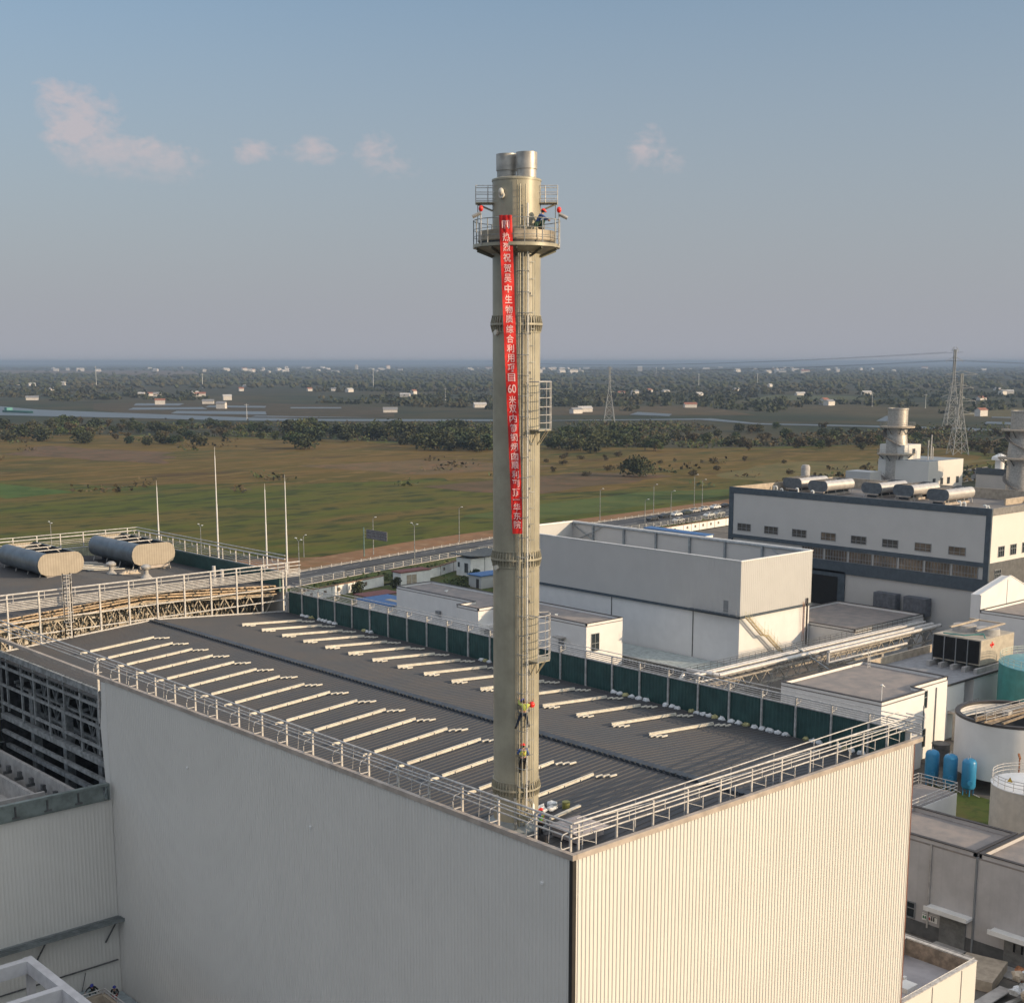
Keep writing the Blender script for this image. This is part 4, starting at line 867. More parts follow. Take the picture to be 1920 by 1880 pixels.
# --- white flat roofed building left of it
wb = thing('annex_building', 'white flat roofed building with dark roof edge, half hidden behind the chimney', 'building', (114, 133, 0))
pts = [(109.9, 107.6), (118.5, 107.6), (118.7, 158.6), (110.1, 158.6), (110.1, 135.7), (105.9, 135.7), (105.9, 129.9), (109.9, 129.9)]
w = MB(); w.prism([(x, y) for x, y in pts], 0, 7.9 - .45); w.build('wall', M['whitewall'], wb, smooth=False)
flat_roof(wb, pts, 8.05)
p = MB(); p.box(110.4, 106.6, 3.6, 112.9, 107.6, 3.75)
window(111.0, 112.9, 3.2, 6.2, 107.6, 'x', wb, 2, 2, split=.45)
p = MB(); p.box(108.7, 112.3, 4.9, 109.9, 114.4, 5.15); cn = p.build('canopy', M['conc'], wb); p = MB(); p.box(109.8, 112.8, 2.3, 109.88, 114.0, 4.8); p.build('door', M['frame'], wb)
p = MB(); p.box(106.5, 129.0, 4.4, 109.8, 129.9, 5.0); p.build('canopy', M['white'], wb); p = MB(); p.box(107.2, 129.8, 1.0, 108.8, 129.88, 4.3); p.build('door', M['frame'], wb)
p = MB(); p.box(109.5, 145.2, 4.2, 110.05, 146.2, 5.0); p.build('wall_unit', M['frame'], wb)
for i, (x, y) in enumerate(((114.5, 149), (115.2, 128), (113.2, 118))):
    p = MB(); p.cyl(x, y, .25, 7.55, 7.75, 10); p.bar((x - .4, y, 7.8), (x + .4, y, 7.8), .12); tag(p.build('roof_drain', M['white_c']), 'small white drain on the white flat roof, %s' % ['left of the chimney', 'hidden side close to the chimney', 'right of the chimney'][i], 'drain', 'roof drains')
# --- near right flat roofed building
cb = thing('annex_building', 'white two storey building with a brown flat roof in front of the cooling tower', 'building', (103, 50, 0))
pts = [(93.9, 42.3), (103.4, 42.3), (103.6, 44.15), (112, 44.15), (112, 56.8), (93.7, 56.8)]
w = MB(); w.prism(pts, 0, 9.5); w.build('wall', M['whitewall'], cb, smooth=False)
flat_roof(cb, pts, 10.05)
window(105.2, 107.2, 6.7, 9.0, 44.15, 'x', cb, 2, 2, split=.62); window(105.2, 107.2, 1.6, 4.0, 44.15, 'x', cb, 2, 2, split=.62)
for x in (103.3, 109.2): p = MB(); p.box(x, 42.2 if x < 103.5 else 44.0, 5 if x < 104 else 1, x + .12, 42.29 if x < 103.5 else 44.12, 8 if x < 104 else 9); p.build('downpipe', M['frame'], cb)
p = MB(); p.tube((94.6, 42.8, 9.9), (94.6, 42.8, 11.8), .05, 6); p.blob((94.6, 42.8, 11.9), .18, 2, (1, 1, .8)); p.tube((94.6, 42.8, 11.9), (94.9, 42.6, 11.7), .07, 6)
tag(p.build('camera_pole', M['white']), 'white camera pole on the near corner of the brown flat roof', 'camera')
p = MB(); p.box(109.8, 55.4, 9.5, 110.5, 56.6, 11.4); p = MB()
for x in (110.0, 110.5): p.bar((x, 54.8, 9.5), (x, 54.8, 12.0), .06)
for k in range(6): p.bar((110.0, 54.8, 9.8 + k*.36), (110.5, 54.8, 9.8 + k*.36), .04)
p.path([(110.0, 54.8, 12.0), (110.0, 55.5, 12.0), (110.5, 55.5, 12.0), (110.5, 54.8, 12.0)], .03, 4)
tag(p.build('roof_ladder', M['steel_white']), 'small pale ladder over the parapet between the brown roof and the grey roof', 'ladder')
# --- roof with the cooling tower
cr = thing('annex_building', 'grey flat roofed building carrying the black louvred cooling tower', 'building', (127, 53, 0))
pts = [(112.1, 47.0), (144, 46.8), (144, 60), (112.1, 60)]
w = MB(); w.prism([(112.1, 47.0), (121.5, 47.0), (121.5, 49.3), (124, 49.3), (124, 47), (144, 47), (144, 60), (112.1, 60)], 0, 7.45); w.build('wall', M['whitewall'], cr, smooth=False)
w = MB(); w.prism([(112.1, 46.9), (144, 46.9), (144, 60), (112.1, 60)], 7.45, 7.5); w.build('roof', mat('grey_painted_roof', (.25, .25, .26), .8, 0, .08), cr)
w = MB(); w.box(112.1, 59.7, 7.5, 144, 60, 8.6); w.build('parapet', M['conc_tan'], cr); w = MB(); w.box(112.2, 46.82, 7.35, 144, 46.98, 7.6); w.build('coping', M['coping'], cr)
w = MB(); w.box(117.5, 45.6, 3.6, 123.5, 47.0, 3.9); w.box(117.5, 45.6, 0, 118.1, 46.2, 3.6); w.box(122.9, 45.6, 0, 123.5, 46.2, 3.6)
for k in range(10): w.bar((117.6 + k*.6, 45.65, 3.9), (117.6 + k*.6, 45.65, 5.0), .05)
w.bar((117.5, 45.65, 5.0), (123.4, 45.65, 5.0), .06); w.build('entrance_frame', M['conc'], cr)
ct = thing('cooling_tower', 'cooling tower with four black louvre panels on concrete feet', 'cooling tower', (131, 51.6, 7.5))
w = MB(); w.box(127.1, 47.95, 8.45, 136.3, 55.3, 12.0); w.build('casing', mat('beige_tower_casing', (.42, .37, .30), .6, 0, .08, 1, streak=.2), ct)
for k in range(4):
    p = MB(); v = 48.15 + k*1.8; p.box(126.98, v, 8.65, 127.08, v + 1.6, 11.85); 
    for j in range(12): p.box(126.93, v, 8.8 + j*.25, 127.0, v + 1.6, 8.86 + j*.25)
    p.build('louvre_panel', M['black'], ct)
    p = MB(); p.box(126.9, v + 1.64, 7.6, 127.08, v + 1.76, 12.0); p.build('mullion', M['frame'], ct)
for k in range(5): p = MB(); v = 47.9 + k*1.82; p.box(125.8, v - .25, 7.5, 136.3, v + .25, 8.2); p.build('foot', M['conc'], ct)
for y in (49.8, 53.4): p = MB(); p.cyl(132.2, y, 1.7, 12.0, 12.9, 20, 1.6); p.build('fan_stack', M['conc'], ct)
p = MB(); p.bar((128.2, 49.4, 13.05), (136, 49.4, 13.1), .35, .2); p.bar((128.2, 53.4, 13.05), (136, 53.4, 13.1), .35, .2); p.bar((136, 49.4, 13.05), (136, 54.8, 13.05), .35, .2); p.build('duct_beam', M['conc_tan'], ct)
p = MB(); p.path([(127.5, 54.0, 12.2), (127.5, 50.8, 12.3), (129.5, 49.0, 12.5), (129.0, 48.4, 12.0)], .09, 6); p.build('teal_pipe', M['teal'], ct)
p = MB(); p.box(129.6, 47.90, 10.9, 130.6, 47.94, 11.2); p.box(130.0, 47.90, 10.6, 130.2, 47.94, 11.5); p.build('red_mark', M['hat_r'], ct)
# --- tall cooling hall far right with gable
gbld = thing('annex_building', 'white gable ended hall behind the cooling tower at the right edge', 'building', (170, 66, 0))
w = MB(); w.prism_y([(160.4, 0), (185, 0), (185, 12.2), (175.3, 12.2), (170.2, 14.3), (160.4, 12.2)][::-1], 66.5, 68.2); w.build('gable_wall', M['whitewall'], gbld, smooth=False)
w = MB(); w.bar((160.2, 66.6, 12.25), (170.2, 66.6, 14.42), .3, .12); w.bar((170.2, 66.6, 14.42), (175.4, 66.6, 12.3), .3, .12); w.box(169.1, 66.4, 9.3, 169.2, 66.48, 13.9); w.box(160.35, 66.35, 9.2, 160.5, 66.49, 12.2); w.build('trim', M['white'], gbld)
w = MB(); w.box(160.3, 44, 0, 190, 66.4, 9.2); w.build('wall', M['whitewall'], gbld); pts = [(160.3, 44), (190, 44), (190, 66.4), (160.3, 66.4)]; flat_roof(gbld, pts, 9.8)
w = MB(); w.box(150, 52, 0, 160.2, 66, .8)
for k in range(12): w.box(160.0, 45 + k*1.7, 2.2, 160.28, 46.3 + k*1.7, 3.1)
w.build('dark_openings', M['coping'], gbld)
# --- tank yard
def rails_ring(mb, cx, cy, z, r, a0=0, a1=2*math.pi, n=32, zz=(.45, .85, 1.15)):
    for h_ in zz:
        mb.path([(cx + r*math.cos(a0 + (a1-a0)*i/n), cy + r*math.sin(a0 + (a1-a0)*i/n), z + h_) for i in range(n + 1)], .04, 4)
    for i in range(n + 1): a = a0 + (a1-a0)*i/n; mb.tube((cx + r*math.cos(a), cy + r*math.sin(a), z), (cx + r*math.cos(a), cy + r*math.sin(a), z + zz[-1]), .035, 4)
gt = thing('storage_tank', 'big teal storage tank with pale ring railing at the right edge', 'tank', (129, 38, 0))
m = MB(); m.lathe(129, 38.3, [(7, 0), (7, 10)], 56); m.build('shell', M['teal'], gt)
m = MB(); m.lathe(129, 38.3, [(7.05, 9.95), (7.05, 10.05), (0.01, 10.9)], 56); m.build('roof', M['tealtop'], gt)
m = MB(); rails_ring(m, 129, 38.3, 10, 6.9, n=36); m.build('railing', mat('pale_yellow_green_rail', (.45, .50, .42), .5), gt)
rt_ = thing('storage_tank', 'open white round tank with a rusty walkway across its top', 'tank', (106, 32, 0))
m = MB(); m.lathe(106, 32, [(6.5, 1.6), (6.5, 8.5), (6.1, 8.5), (6.1, 1.6)], 56); m.lathe(106, 32, [(6.5, 1.6), (.01, 1.6)], 56); m.build('shell', M['whitewall'], rt_)
m = MB(); m.lathe(106, 32, [(6.56, 8.25), (6.56, 8.55), (6.0, 8.55), (6.0, 8.25)], 56); m.build('rim', M['coping'], rt_)
m = MB(); m.cyl(106, 32, 6.05, 6.9, 7.0, 40); m.build('liquid', M['black'], rt_)
m = MB(); 
for y in (31.0, 32.1): m.bar((98.9, y + .8, 8.75), (113, y - .9, 8.75), .12, .25)
m.box(99, 31.0, 8.62, 113, 32.2, 8.68); m.bar((100.2, 33.6, 8.7), (112.8, 33.2, 8.7), .35, .2); m.bar((100.2, 30.2, 8.7), (112.5, 30.2, 8.7), .3, .2); wk = m.build('walkway', mat('brown_grated_walkway', (.26, .20, .14), .8, 0, .2), rt_)
m = MB()
for y in (31.0, 32.3):
    for z in (9.1, 9.5, 9.85): m.tube((99.2, y + .7, z), (112.8, y - .8, z), .035, 4)
    for k in range(9): m.tube((99.2 + k*1.7, y + .7 - k*.18, 8.6), (99.2 + k*1.7, y + .7 - k*.18, 9.85), .035, 4)
m.build('railing', M['steel_white'], wk)
m = MB(); m.box(103.4, 31.2, 8.7, 104.4, 32.0, 9.3); m.build('motor_box', M['conc'], wk)
for a in (200, 235, 260, 290, 320): 
    m = MB(); m.cyl(106 + 6*math.cos(R(a)), 32 + 6*math.sin(R(a)), .3, 0, 1.6, 10); m.build('leg', M['whitewall'], rt_)
m = MB(); m.path([(101.2, 26.9, 8.3), (101.0, 26.8, 7.9), (101.0, 26.8, 0)], .09, 6); m.build('downpipe', M['coping'], rt_)
m = MB(); m.tube((93.5, 24.5, 0), (93.5, 24.5, 7.2), .09, 6); m.bar((93.2, 24.3, 7.2), (93.8, 24.8, 7.5), .2); tag(m.build('lamp_pole', M['rust']), 'thin rusty pole standing in front of the open white tank', 'pole')
for i, (v, lab) in enumerate(((37.5, 'bright blue pressure vessel, the one farthest left of three'), (35.1, 'bright blue pressure vessel in the middle of three'), (32.7, 'bright blue pressure vessel, the one farthest right of three, with a round manhole'))):
    t = thing('pressure_vessel', lab, 'vessel', (97.8, v, 0), 'blue pressure vessels')
    m = MB(); prof = [(.01, .65), (.4, .70), (.7, .85), (.82, 1.1), (.82, 3.95), (.7, 4.25), (.4, 4.42), (.01, 4.48)]; m.lathe(97.8, v, prof, 24); m.build('shell', M['blue'], t, ang=50)
    for a in (45, 135, 225, 315): m = MB(); m.tube((97.8 + .6*math.cos(R(a)), v + .6*math.sin(R(a)), 0), (97.8 + .6*math.cos(R(a)), v + .6*math.sin(R(a)), 1.1), .07, 6); m.build('leg', M['blue'], t)
    m = MB(); m.tube((97.8, v, 4.4), (97.8, v, 4.8), .06, 6); m.tube((97.4, v, 4.3), (97.4, v, 4.6), .05, 6); m.tube((97.4, v - .9, .4), (97.2, v - 1.8, .3), .05, 6); m.build('nozzle', M['steel_white'], t)
    m = MB(); m.tube((97.15, v - .5, 1.7), (97.0, v - .62, 1.7), .3, 14); m.build('manhole', M['blue'], t)
s2_ = thing('storage_tank', 'cream tank with a domed pale top at the right edge below the open tank', 'tank', (89, 20.7, 0))
m = MB(); m.lathe(89, 20.7, [(4.1, 0), (4.1, 6)], 44); m.build('shell', mat('cream_tank_paint', (.52, .47, .40), .5, 0, .05, 1, streak=.15), s2_)
m = MB(); m.lathe(89, 20.7, [(4.14, 5.95), (4.14, 6.05), (2.5, 6.5), (.01, 6.8)], 44); m.build('roof', M['white'], s2_)
m = MB(); rails_ring(m, 89, 20.7, 6.05, 4.0, n=24); m.build('railing', M['steel_white'], s2_)
m = MB(); c = math.cos(R(212)), math.sin(R(212)); bx_, by_ = 89 + 4.3*c[0], 20.7 + 4.3*c[1]
for d in (-.25, .25): m.bar((bx_ - c[1]*d, by_ + c[0]*d, 0), (bx_ - c[1]*d, by_ + c[0]*d, 6.2), .07)
for k in range(18): m.bar((bx_ + c[1]*.25, by_ - c[0]*.25, .3 + k*.33), (bx_ - c[1]*.25, by_ + c[0]*.25, .3 + k*.33), .04)
m.build('ladder', M['steel_white'], s2_)
m = MB(); m.add([(84.9, 21.4, 7.05), (84.95, 20.8, 7.05), (84.92, 21.1, 7.6)], [(0, 1, 2)]); m.build('warning_sign', mat('yellow_sign', (.65, .42, .05), .5), s2_)
m = MB(); m.cyl(106.8, 41.6, 1.1, 0, 2.6, 20); m.torus(106.8, 41.6, 2.6, 1.1, .08, 20); tag(m.build('vat', mat('dark_grey_vat', (.12, .12, .12), .7)), 'dark grey round vat between the white building and the open tank', 'vat')
lb = thing('annex_building', 'small white building with a railed roof in front of the blue vessels', 'building', (86, 31, 0))
w = MB(); w.box(76, 29.2, 0, 89.0, 34.0, 3.0); w.build('wall', M['whitewall'], lb); w = MB(); w.box(76.1, 29.3, 3.0, 88.9, 33.9, 3.06); w.build('roof', M['flatroof'], lb)
w = MB()
for z in (3.4, 3.8, 4.2): w.path([(76, 34, z), (89, 34, z), (89, 29.2, z), (76, 29.2, z)], .045, 4)
for k in range(9): w.tube((76.2 + k*1.6, 34, 3), (76.2 + k*1.6, 34, 4.2), .04, 4); w.tube((76.2 + k*1.6, 29.2, 3), (76.2 + k*1.6, 29.2, 4.2), .04, 4)
for k in range(4): w.tube((89, 29.2 + k*1.5, 3), (89, 29.2 + k*1.5, 4.2), .04, 4)
w.build('railing', M['steel_white'], lb)
# --- lower right workshop
se = thing('workshop_building', 'grey walled workshop with flat brown roof and canopied grey doors at lower right', 'building', (64, 5, 0))
w = MB(); w.box(58.44, -14, 0, 74, 10.0, 8.6); w.box(58.44, 10.0, 0, 65.5, 20.5, 8.6); w.build('wall', mat('mauve_grey_render', (.44, .42, .415), .85, 0, .05, .5, streak=.2), se)
w = MB(); w.box(58.36, -14, .004, 58.43, 20.5, 1.3); w.build('plinth', M['plinth'], se)
pts = [(58.42, 10.1), (65.3, 10.1), (65.3, 20.6), (58.42, 20.6)]; flat_roof(se, [(58.42, 10.25), (65.5, 10.25), (65.5, 20.6), (58.42, 20.6)], 9.1, wm_=MATS['mauve_grey_render']); flat_roof(se, [(58.42, -14), (74, -14), (74, 9.95), (58.42, 9.95)], 9.12, wm_=MATS['mauve_grey_render'])
for v in (10.1, 14.4): p = MB(); p.box(58.3, v - .08, 1.0 if v > 12 else 0, 58.43, v + .08, 8.7); p.build('downpipe', M['frame'] if v < 12 else M['conc'], se)
for (v0, v1, z1) in ((10.75, 13.2, 2.95), (5.0, 7.2, 2.7)):
    p = MB(); p.box(58.3, v0, 0, 58.42, v1, z1); 
    for k in range(9): p.box(58.27, v0 + .05, .2 + k*.3, 58.3, v1 - .05, .24 + k*.3)
    p.build('roller_door', mat('mid_grey_door', (.17, .17, .165), .6), se)
    p = MB(); p.box(57.2, v0 - .6, z1 + .1, 58.42, v1 + 1.0, z1 + .32); p.box(57.2, v0 - .6, z1 + .32, 57.32, v1 + 1, z1 + .5); p.build('canopy', M['white'], se)
    p = MB(); p.prism([(56.2, v0 - .2), (58.3, v0 - .2), (58.3, v1 + .2), (56.2, v1 + .2)], .02, .12); p.build('ramp', M['conc'], se)
for v in (5.5, 6.2): p = MB(); p.box(58.24, v, 1.5, 58.29, v + .16, 2.2); p.build('door_window', M['black'], se)
window(15.65, 18.2, 1.4, 2.9, 58.44, 'y', se, 3, 2, split=.6)
nb = thing('notice_board', 'small white notice board with green and red writing beside the grey door', 'notice board', (58.4, 14.2, 1.7)); 
p = MB(); p.box(58.38, 13.45, 1.62, 58.42, 14.95, 2.25); p.build('panel', M['white'], nb)
p = MB()
for k in range(7): p.m(0 if k < 4 else 1)
cols = [0, 0, 0, 1, 2, 2]
for k in range(6): p.m(cols[k]); p.box(58.35, 14.75 - k*.2, 1.78 + (.0 if k < 4 else -.03), 58.375, 14.86 - k*.2, 2.02 + (0 if k < 4 else .1)); p.box(58.352, 14.72 - k*.2, 1.86, 58.376, 14.9 - k*.2, 1.89)
p.m(2).box(58.35, 13.5, 2.16, 58.375, 14.9, 2.2); p.build('writing', [mat('green_print', (.05, .22, .10)), mat('red_print', (.5, .05, .04)), M['steel_dark']], nb)
ax = thing('side_annex', 'low cream panelled annex with a pale grey roof at the bottom right', 'annex', (35, 3, 0))
w = MB(); w.box(30.5, .15, 0, 40.45, .4, 8.35); w.box(40.2, .4, 0, 40.45, 5.9, 8.35); w.box(30.5, 5.65, 0, 40.2, 5.9, 8.35); w.build('wall', M['panel'], ax)
w = MB(); w.box(30.5, .12, 8.35, 40.5, .45, 8.42); w.box(40.15, .45, 8.35, 40.5, 5.9, 8.42); w.box(30.5, 5.6, 8.35, 40.15, 5.95, 8.42)
for k in range(9): w.tube((31.2 + k*1.15, .3, 8.4), (31.2 + k*1.15, .3, 8.6), .03, 4)
w.tube((30.6, .3, 8.6), (40.3, .3, 8.6), .035, 4); w.tube((40.3, .3, 8.6), (40.3, 5.8, 8.6), .035, 4); w.tube((40.3, 5.8, 8.6), (31, 5.8, 8.6), .035, 4); w.build('coping_rail', M['steel_white'], ax)
w = MB(); w.box(30.5, .4, 7.0, 40.2, 5.65, 7.1); w.build('roof', mat('mauve_grey_membrane', (.33, .32, .34), .75, 0, .06, .8), ax)
w = MB(); w.box(30.5, 5.58, 7.1, 40.18, 5.64, 8.3); w.box(40.12, .42, 7.1, 40.18, 5.6, 8.3); w.build('parapet_liner', mat('stained_tan_parapet', (.30, .24, .19), .85, 0, .2, 1.5), ax)
w = MB(); w.box(34.6, 2.0, 7.1, 35.9, 3.0, 7.45); w.box(36.0, 3.1, 7.1, 36.3, 3.3, 7.5); tag(w.build('roof_hatch', M['white']), 'white hatch lying on the pale grey annex roof at the bottom right', 'hatch')
w = MB(); w.box(30.5, .10, 4.6, 40.4, .14, 4.63); w.box(34.6, .10, 0, 34.63, .14, 8.3); w.box(38.4, .10, 0, 38.43, .14, 8.3); w.build('panel_joint', M['conc'], ax)
w = MB(); w.prism([(52.8, 5.2), (57.4, 6.3), (56.6, 9.6), (52.0, 8.3)], .0, .9); tag(w.build('covered_stack', M['conc_tan']), 'tan sheet covered stack standing in front of the right grey door', 'stack')
rr = random.Random(4)
w = MB()
for k in range(14): w.m(k % 3).blob((51.5 + rr.random()*3, 1.6 + rr.random()*2.4, .9 + rr.random()*1.2), .5, 2, (1, 1, .8), .6, k)
tag(w.build('rubbish_heap', [M['sack'], M['conc_tan'], M['rust']]), 'heap of white and orange bags at the bottom right corner', 'heap')
w = MB()
for k in range(4): w.box(48.5, 4.6 - k*.25, .1 + k*.12, 53.5, 5.2 - k*.1, .2 + k*.12)
w.bar((47.4, 3.4, .5), (54, 2.6, .5), .3, .2); w.bar((47.2, 2.8, .3), (54, 2.0, .3), .2, .2); tag(w.build('panel_stack', M['conc']), 'stack of grey panels beside the heap of bags at the bottom right', 'panels')
# --- connecting block between middle and dark building
cbk = thing('annex_building', 'low block with brown flat roof between the open topped box and slate framed hall', 'building', (158, 92, 0))
w = MB(); w.box(147.2, 81.5, 0, 168.5, 99.5, 5.5); w.build('wall', M['whitewall'], cbk); flat_roof(cbk, [(147.2, 81.5), (168.5, 81.5), (168.5, 99.5), (147.2, 99.5)], 6.0)
w = MB(); w.box(147.2, 99.6, 0, 156.0, 108, 10.6); w.box(147.0, 92.2, 0, 149.9, 92.5, 5.5); w.build('wall', M['whitewall'], cbk)
for i, v in enumerate((90.5, 84.3)):
    w = MB(); w.box(168.6, v - 5.3 + 2.2, 5.4, 170.3, v + 1.5, 8.6)
    for k in range(7): w.box(168.55, v - 3.0 + k*.62, 5.5, 168.6, v - 2.92 + k*.62, 8.5)
    tag(w.build('louvre_unit', mat('slate_louvre', (.10, .11, .13), .6)), 'dark louvred unit against the grey wall, %s' % ('left one' if i == 0 else 'right one'), 'louvre unit', 'dark louvred units')
# --- dark trimmed hall
dk = thing('turbine_hall', 'large pale grey hall with slate blue frame, a window row and five silver roof ventilators', 'building', (185, 99, 0))
D0, D1, DV0, DV1 = 170.5, 206, 70.9, 127.4
w = MB(); w.box(D0 + .2, DV0 + .2, 0, D1, DV1, 23.2); w.build('wall', M['greywall'], dk)
w = MB(); w.box(D0, DV0 + .9, 15.95, D0 + .18, DV1 - 1.1, 24.1); w.build('front_panel', M['greywall'], dk)
w = MB(); w.box(D0 - .12, DV0 - .12, 24.12, D0 + .35, DV1, 25.35); w.box(D0 - .1, DV1 - 1.1, 10.8, D0 + .3, DV1, 24.1); w.box(D0 - .1, DV0 - .1, 10.8, D0 + .3, DV0 + .9, 24.1)
w.box(D0 - .1, DV0 + .9, 15.2, D0 + .19, DV1 - 1.1, 15.95); w.box(D0 - .1, DV0 + .9, 10.8, D0 + .22, DV1 - 1.1, 13.0); w.build('slate_frame', M['slate'], dk)
w = MB(); w.box(D0 + .36, DV0 - .12, 24.12, D1, DV0 + .3, 25.35); w.build('parapet', mat('grey_brown_parapet', (.20, .19, .18), .7), dk)
w = MB(); w.box(D1 - .3, DV0 + .3, 23.2, D1, DV1 - .3, 25.3); w.box(D0 + .36, DV1 - .3, 23.2, D1, DV1, 25.3); w.build('parapet', M['conc_tan'], dk)
w = MB(); w.box(D0 + .4, DV0 + .3, 23.2, D1 - .3, DV1 - .3, 23.3); w.build('roof', mat('brown_grey_roof_sheet', (.17, .155, .145), .8, 0, .12, .3), dk)
w = MB(); w.box(D0 + .3, DV0 - .02, 15.9, D1, DV0 + .18, 24.1); w.build('side_panel', M['panel'], dk)
w = MB(); w.box(D0 + .35, DV0 - .06, 11.0, D1, DV0 + .16, 15.9); w.build('side_band', M['plinth'], dk)
for k in range(8):
    vc = 123.5 - k*6.66 if k else 123.45; gl = M['glass_warm'] if k in (3, 6, 7) else M['glass']
    window(vc - 1.65, vc + 1.65, 16.75, 18.25, D0, 'y', dk, 3, 2, gl, .36)
for k in range(7):
    v1 = 109.5 - k*5.3; window(v1 - 4.9, v1, 13.05, 15.15, D0 + .16, 'y', dk, 8, 2, M['glass_warm'], .35)
for k in range(3): window(173.5 + k*4.2, 175.6 + k*4.2, 16.7, 18.6, DV0 - .02, 'x', dk, 3, 2, None, .6)
window(172.6, 174.8, 12.7, 14.6, DV0 - .06, 'x', dk, 3, 2, None, .6)
w = MB(); w.box(D0 - .1, 99.5, 4.5, D0 + .15, 107.5, 11.2); w.build('gateway', M['slate'], dk); w = MB(); w.box(D0 - .14, 101.0, 4.5, D0 - .1, 107.5, 10.1); w.build('gate_opening', M['black'], dk)
sv, scap = mat('silver_vent_shell', (.58, .54, .50), .35, .5, .06, 1), mat('slate_vent_end', (.115, .13, .145), .5, .1)
names = ['first silver ventilator from the left on the slate framed hall', 'second silver ventilator from the left on the slate framed hall', 'third silver ventilator from the left on the slate framed hall', 'fourth silver ventilator from the left on the slate framed hall', 'silver ventilator farthest right on the slate framed hall']
for i, (u, v) in enumerate(((186.8, 124.6 - .5), (185.1, 116.6), (189.3, 106.8), (189.9, 100.0), (186.6, 90.6))):
    t = ventilator(-2.35, 2.35, 0, 9.5, names[i], sv, scap, zb=0, s=.9, group='silver ventilators', h=2.2); t.location = (u, v, 23.3); t.rotation_euler = (0, 0, -math.pi/2)
for i, (u, v, s3) in enumerate(((192, 129, 1.6), (184.5, 127, 1.2), (184, 125.8, 1.2), (182, 122.9, 1.0), (180.5, 118, 1.5), (179.5, 113.6, 1.4), (177.6, 80.7, 1.9), (178.4, 80.2, 1.7), (176.6, 75.2, 1.7), (177.6, 75.2, 1.5))):
    if v > 127: continue
    p = MB(); p.path([(u, v, 23.2), (u, v, 23.3 + s3), (u - .05, v + .25, 23.5 + s3), (u - .15, v + .5, 23.35 + s3)], .16, 6)
    tag(p.build('gooseneck_vent', M['white_c']), 'white gooseneck vent on the slate framed hall, %s' % ['', 'at the far left', 'close right of the far left one', 'third from the left', 'fourth from the left', 'fifth from the left', 'left of the middle pair', 'right of the middle pair', 'left of the rightmost pair', 'rightmost of all'][i], 'vent pipe', 'gooseneck vents')
p = MB(); p.lathe(194.7, 126.6, [(.95, 23.2), (.95, 28.0), (.7, 28.5), (.01, 28.6)], 18); tag(p.build('slim_stack', M['conc']), 'slim pale stack at the left end of the slate framed hall roof', 'stack')
for i, (u, v, l_) in enumerate(((200, 98, 9), (200, 82, 7))):
    p = MB(); p.prism([(u, v - .2), (u + .6, v - .2), (u + .6, v + .2), (u, v + .2)], 23.3, 24.6); p = MB(); p.box(u - 4, v - .15, 23.3, u + 4, v + .15, 24.5)
    tag(p.build('roof_screen', M['conc_tan']), 'short tan screen wall on the slate framed hall roof, %s' % ('middle one' if i == 0 else 'right one'), 'screen', 'tan roof screens')
# --- boiler house with the steel stacks behind
def steel_stack(cx, cy, r, H_, label):
    t = thing('exhaust_stack', label, 'stack', (cx, cy, 0), 'round steel exhaust stacks')
    m = MB(); m.lathe(cx, cy, [(r*1.12, 0), (r*1.12, H_*.60), (r*1.0, H_*.72)], 32); m.build('lower_shell', M['stain'], t)
    m = MB(); m.lathe(cx, cy, [(r, H_*.72), (r, H_*.98), (r*1.05, H_*.985), (r*1.05, H_), (r*.95, H_), (r*.95, H_*.9)], 32); m.build('upper_shell', M['stain'], t)
    for z, r_ in ((H_*.80, 1.75), (H_*.52, 1.9)):
        m = MB(); m.lathe(cx, cy, [(r, z), (r*r_, z), (r*r_, z + .5), (r, z + .5)], 20); pl = m.build('platform', M['conc_tan'], t)
        m = MB(); rails_ring(m, cx, cy, z + .4, r*r_, n=20, zz=(.7, 1.4)); m.build('railing', M['steel_grey'], pl)
        for k in range(8):
            m = MB(); a = k*math.pi/4; m.bar((cx + r*1.05*math.cos(a), cy + r*1.05*math.sin(a), z - 2.2), (cx + r*r_*.95*math.cos(a), cy + r*r_*.95*math.sin(a), z), .3); m.build('bracket', M['steel_dark'], t)
    m = MB(); pts_ = []
    for k in range(46): a = R(-20 - k*14); rr_ = r*1.28; pts_.append((cx + rr_*math.cos(a), cy + rr_*math.sin(a), 2 + (H_*.80 - 2)*k/45))
    for a, b in zip(pts_, pts_[1:]): m.bar(a, b, 1.0, .25); m.bar((a[0], a[1], a[2] + 1.1), (b[0], b[1], b[2] + 1.1), .1, .1)
    m.build('spiral_stair', mat('dark_stair_steel', (.18, .16, .14), .6), t); return t  # spiral stair in plain dark steel
steel_stack(380.3, 221, 3.45, 33.9, 'polished round steel stack with a spiral stair behind the slate framed hall')
steel_stack(392, 180.4, 3.9, 33.8, 'second round steel stack cut by the right picture edge')
bh = thing('boiler_house', 'cream boiler house with small windows and a cubic penthouse right of the polished stack', 'building', (390, 208, 0))
w = MB(); w.box(377, 206, 0, 400, 226, 16.0); w.build('wall', M['panel'], bh)
w = MB(); w.box(377.2, 216, 16.0, 388, 225.8, 21.2); w.build('penthouse', M['panel'], bh)
w = MB(); w.box(377.1, 206.1, 16.0, 399.9, 225.9, 16.1); w.build('roof', mat('blue_grey_roof', (.22, .25, .28), .7), bh)
for x in (381, 386, 390.5, 396.5): window(x - .9, x + .9, 7.6, 10.0, 206, 'x', bh, 2, 1)
window(382.5, 384.3, 17.8, 19.8, 216, 'x', bh, 2, 1)
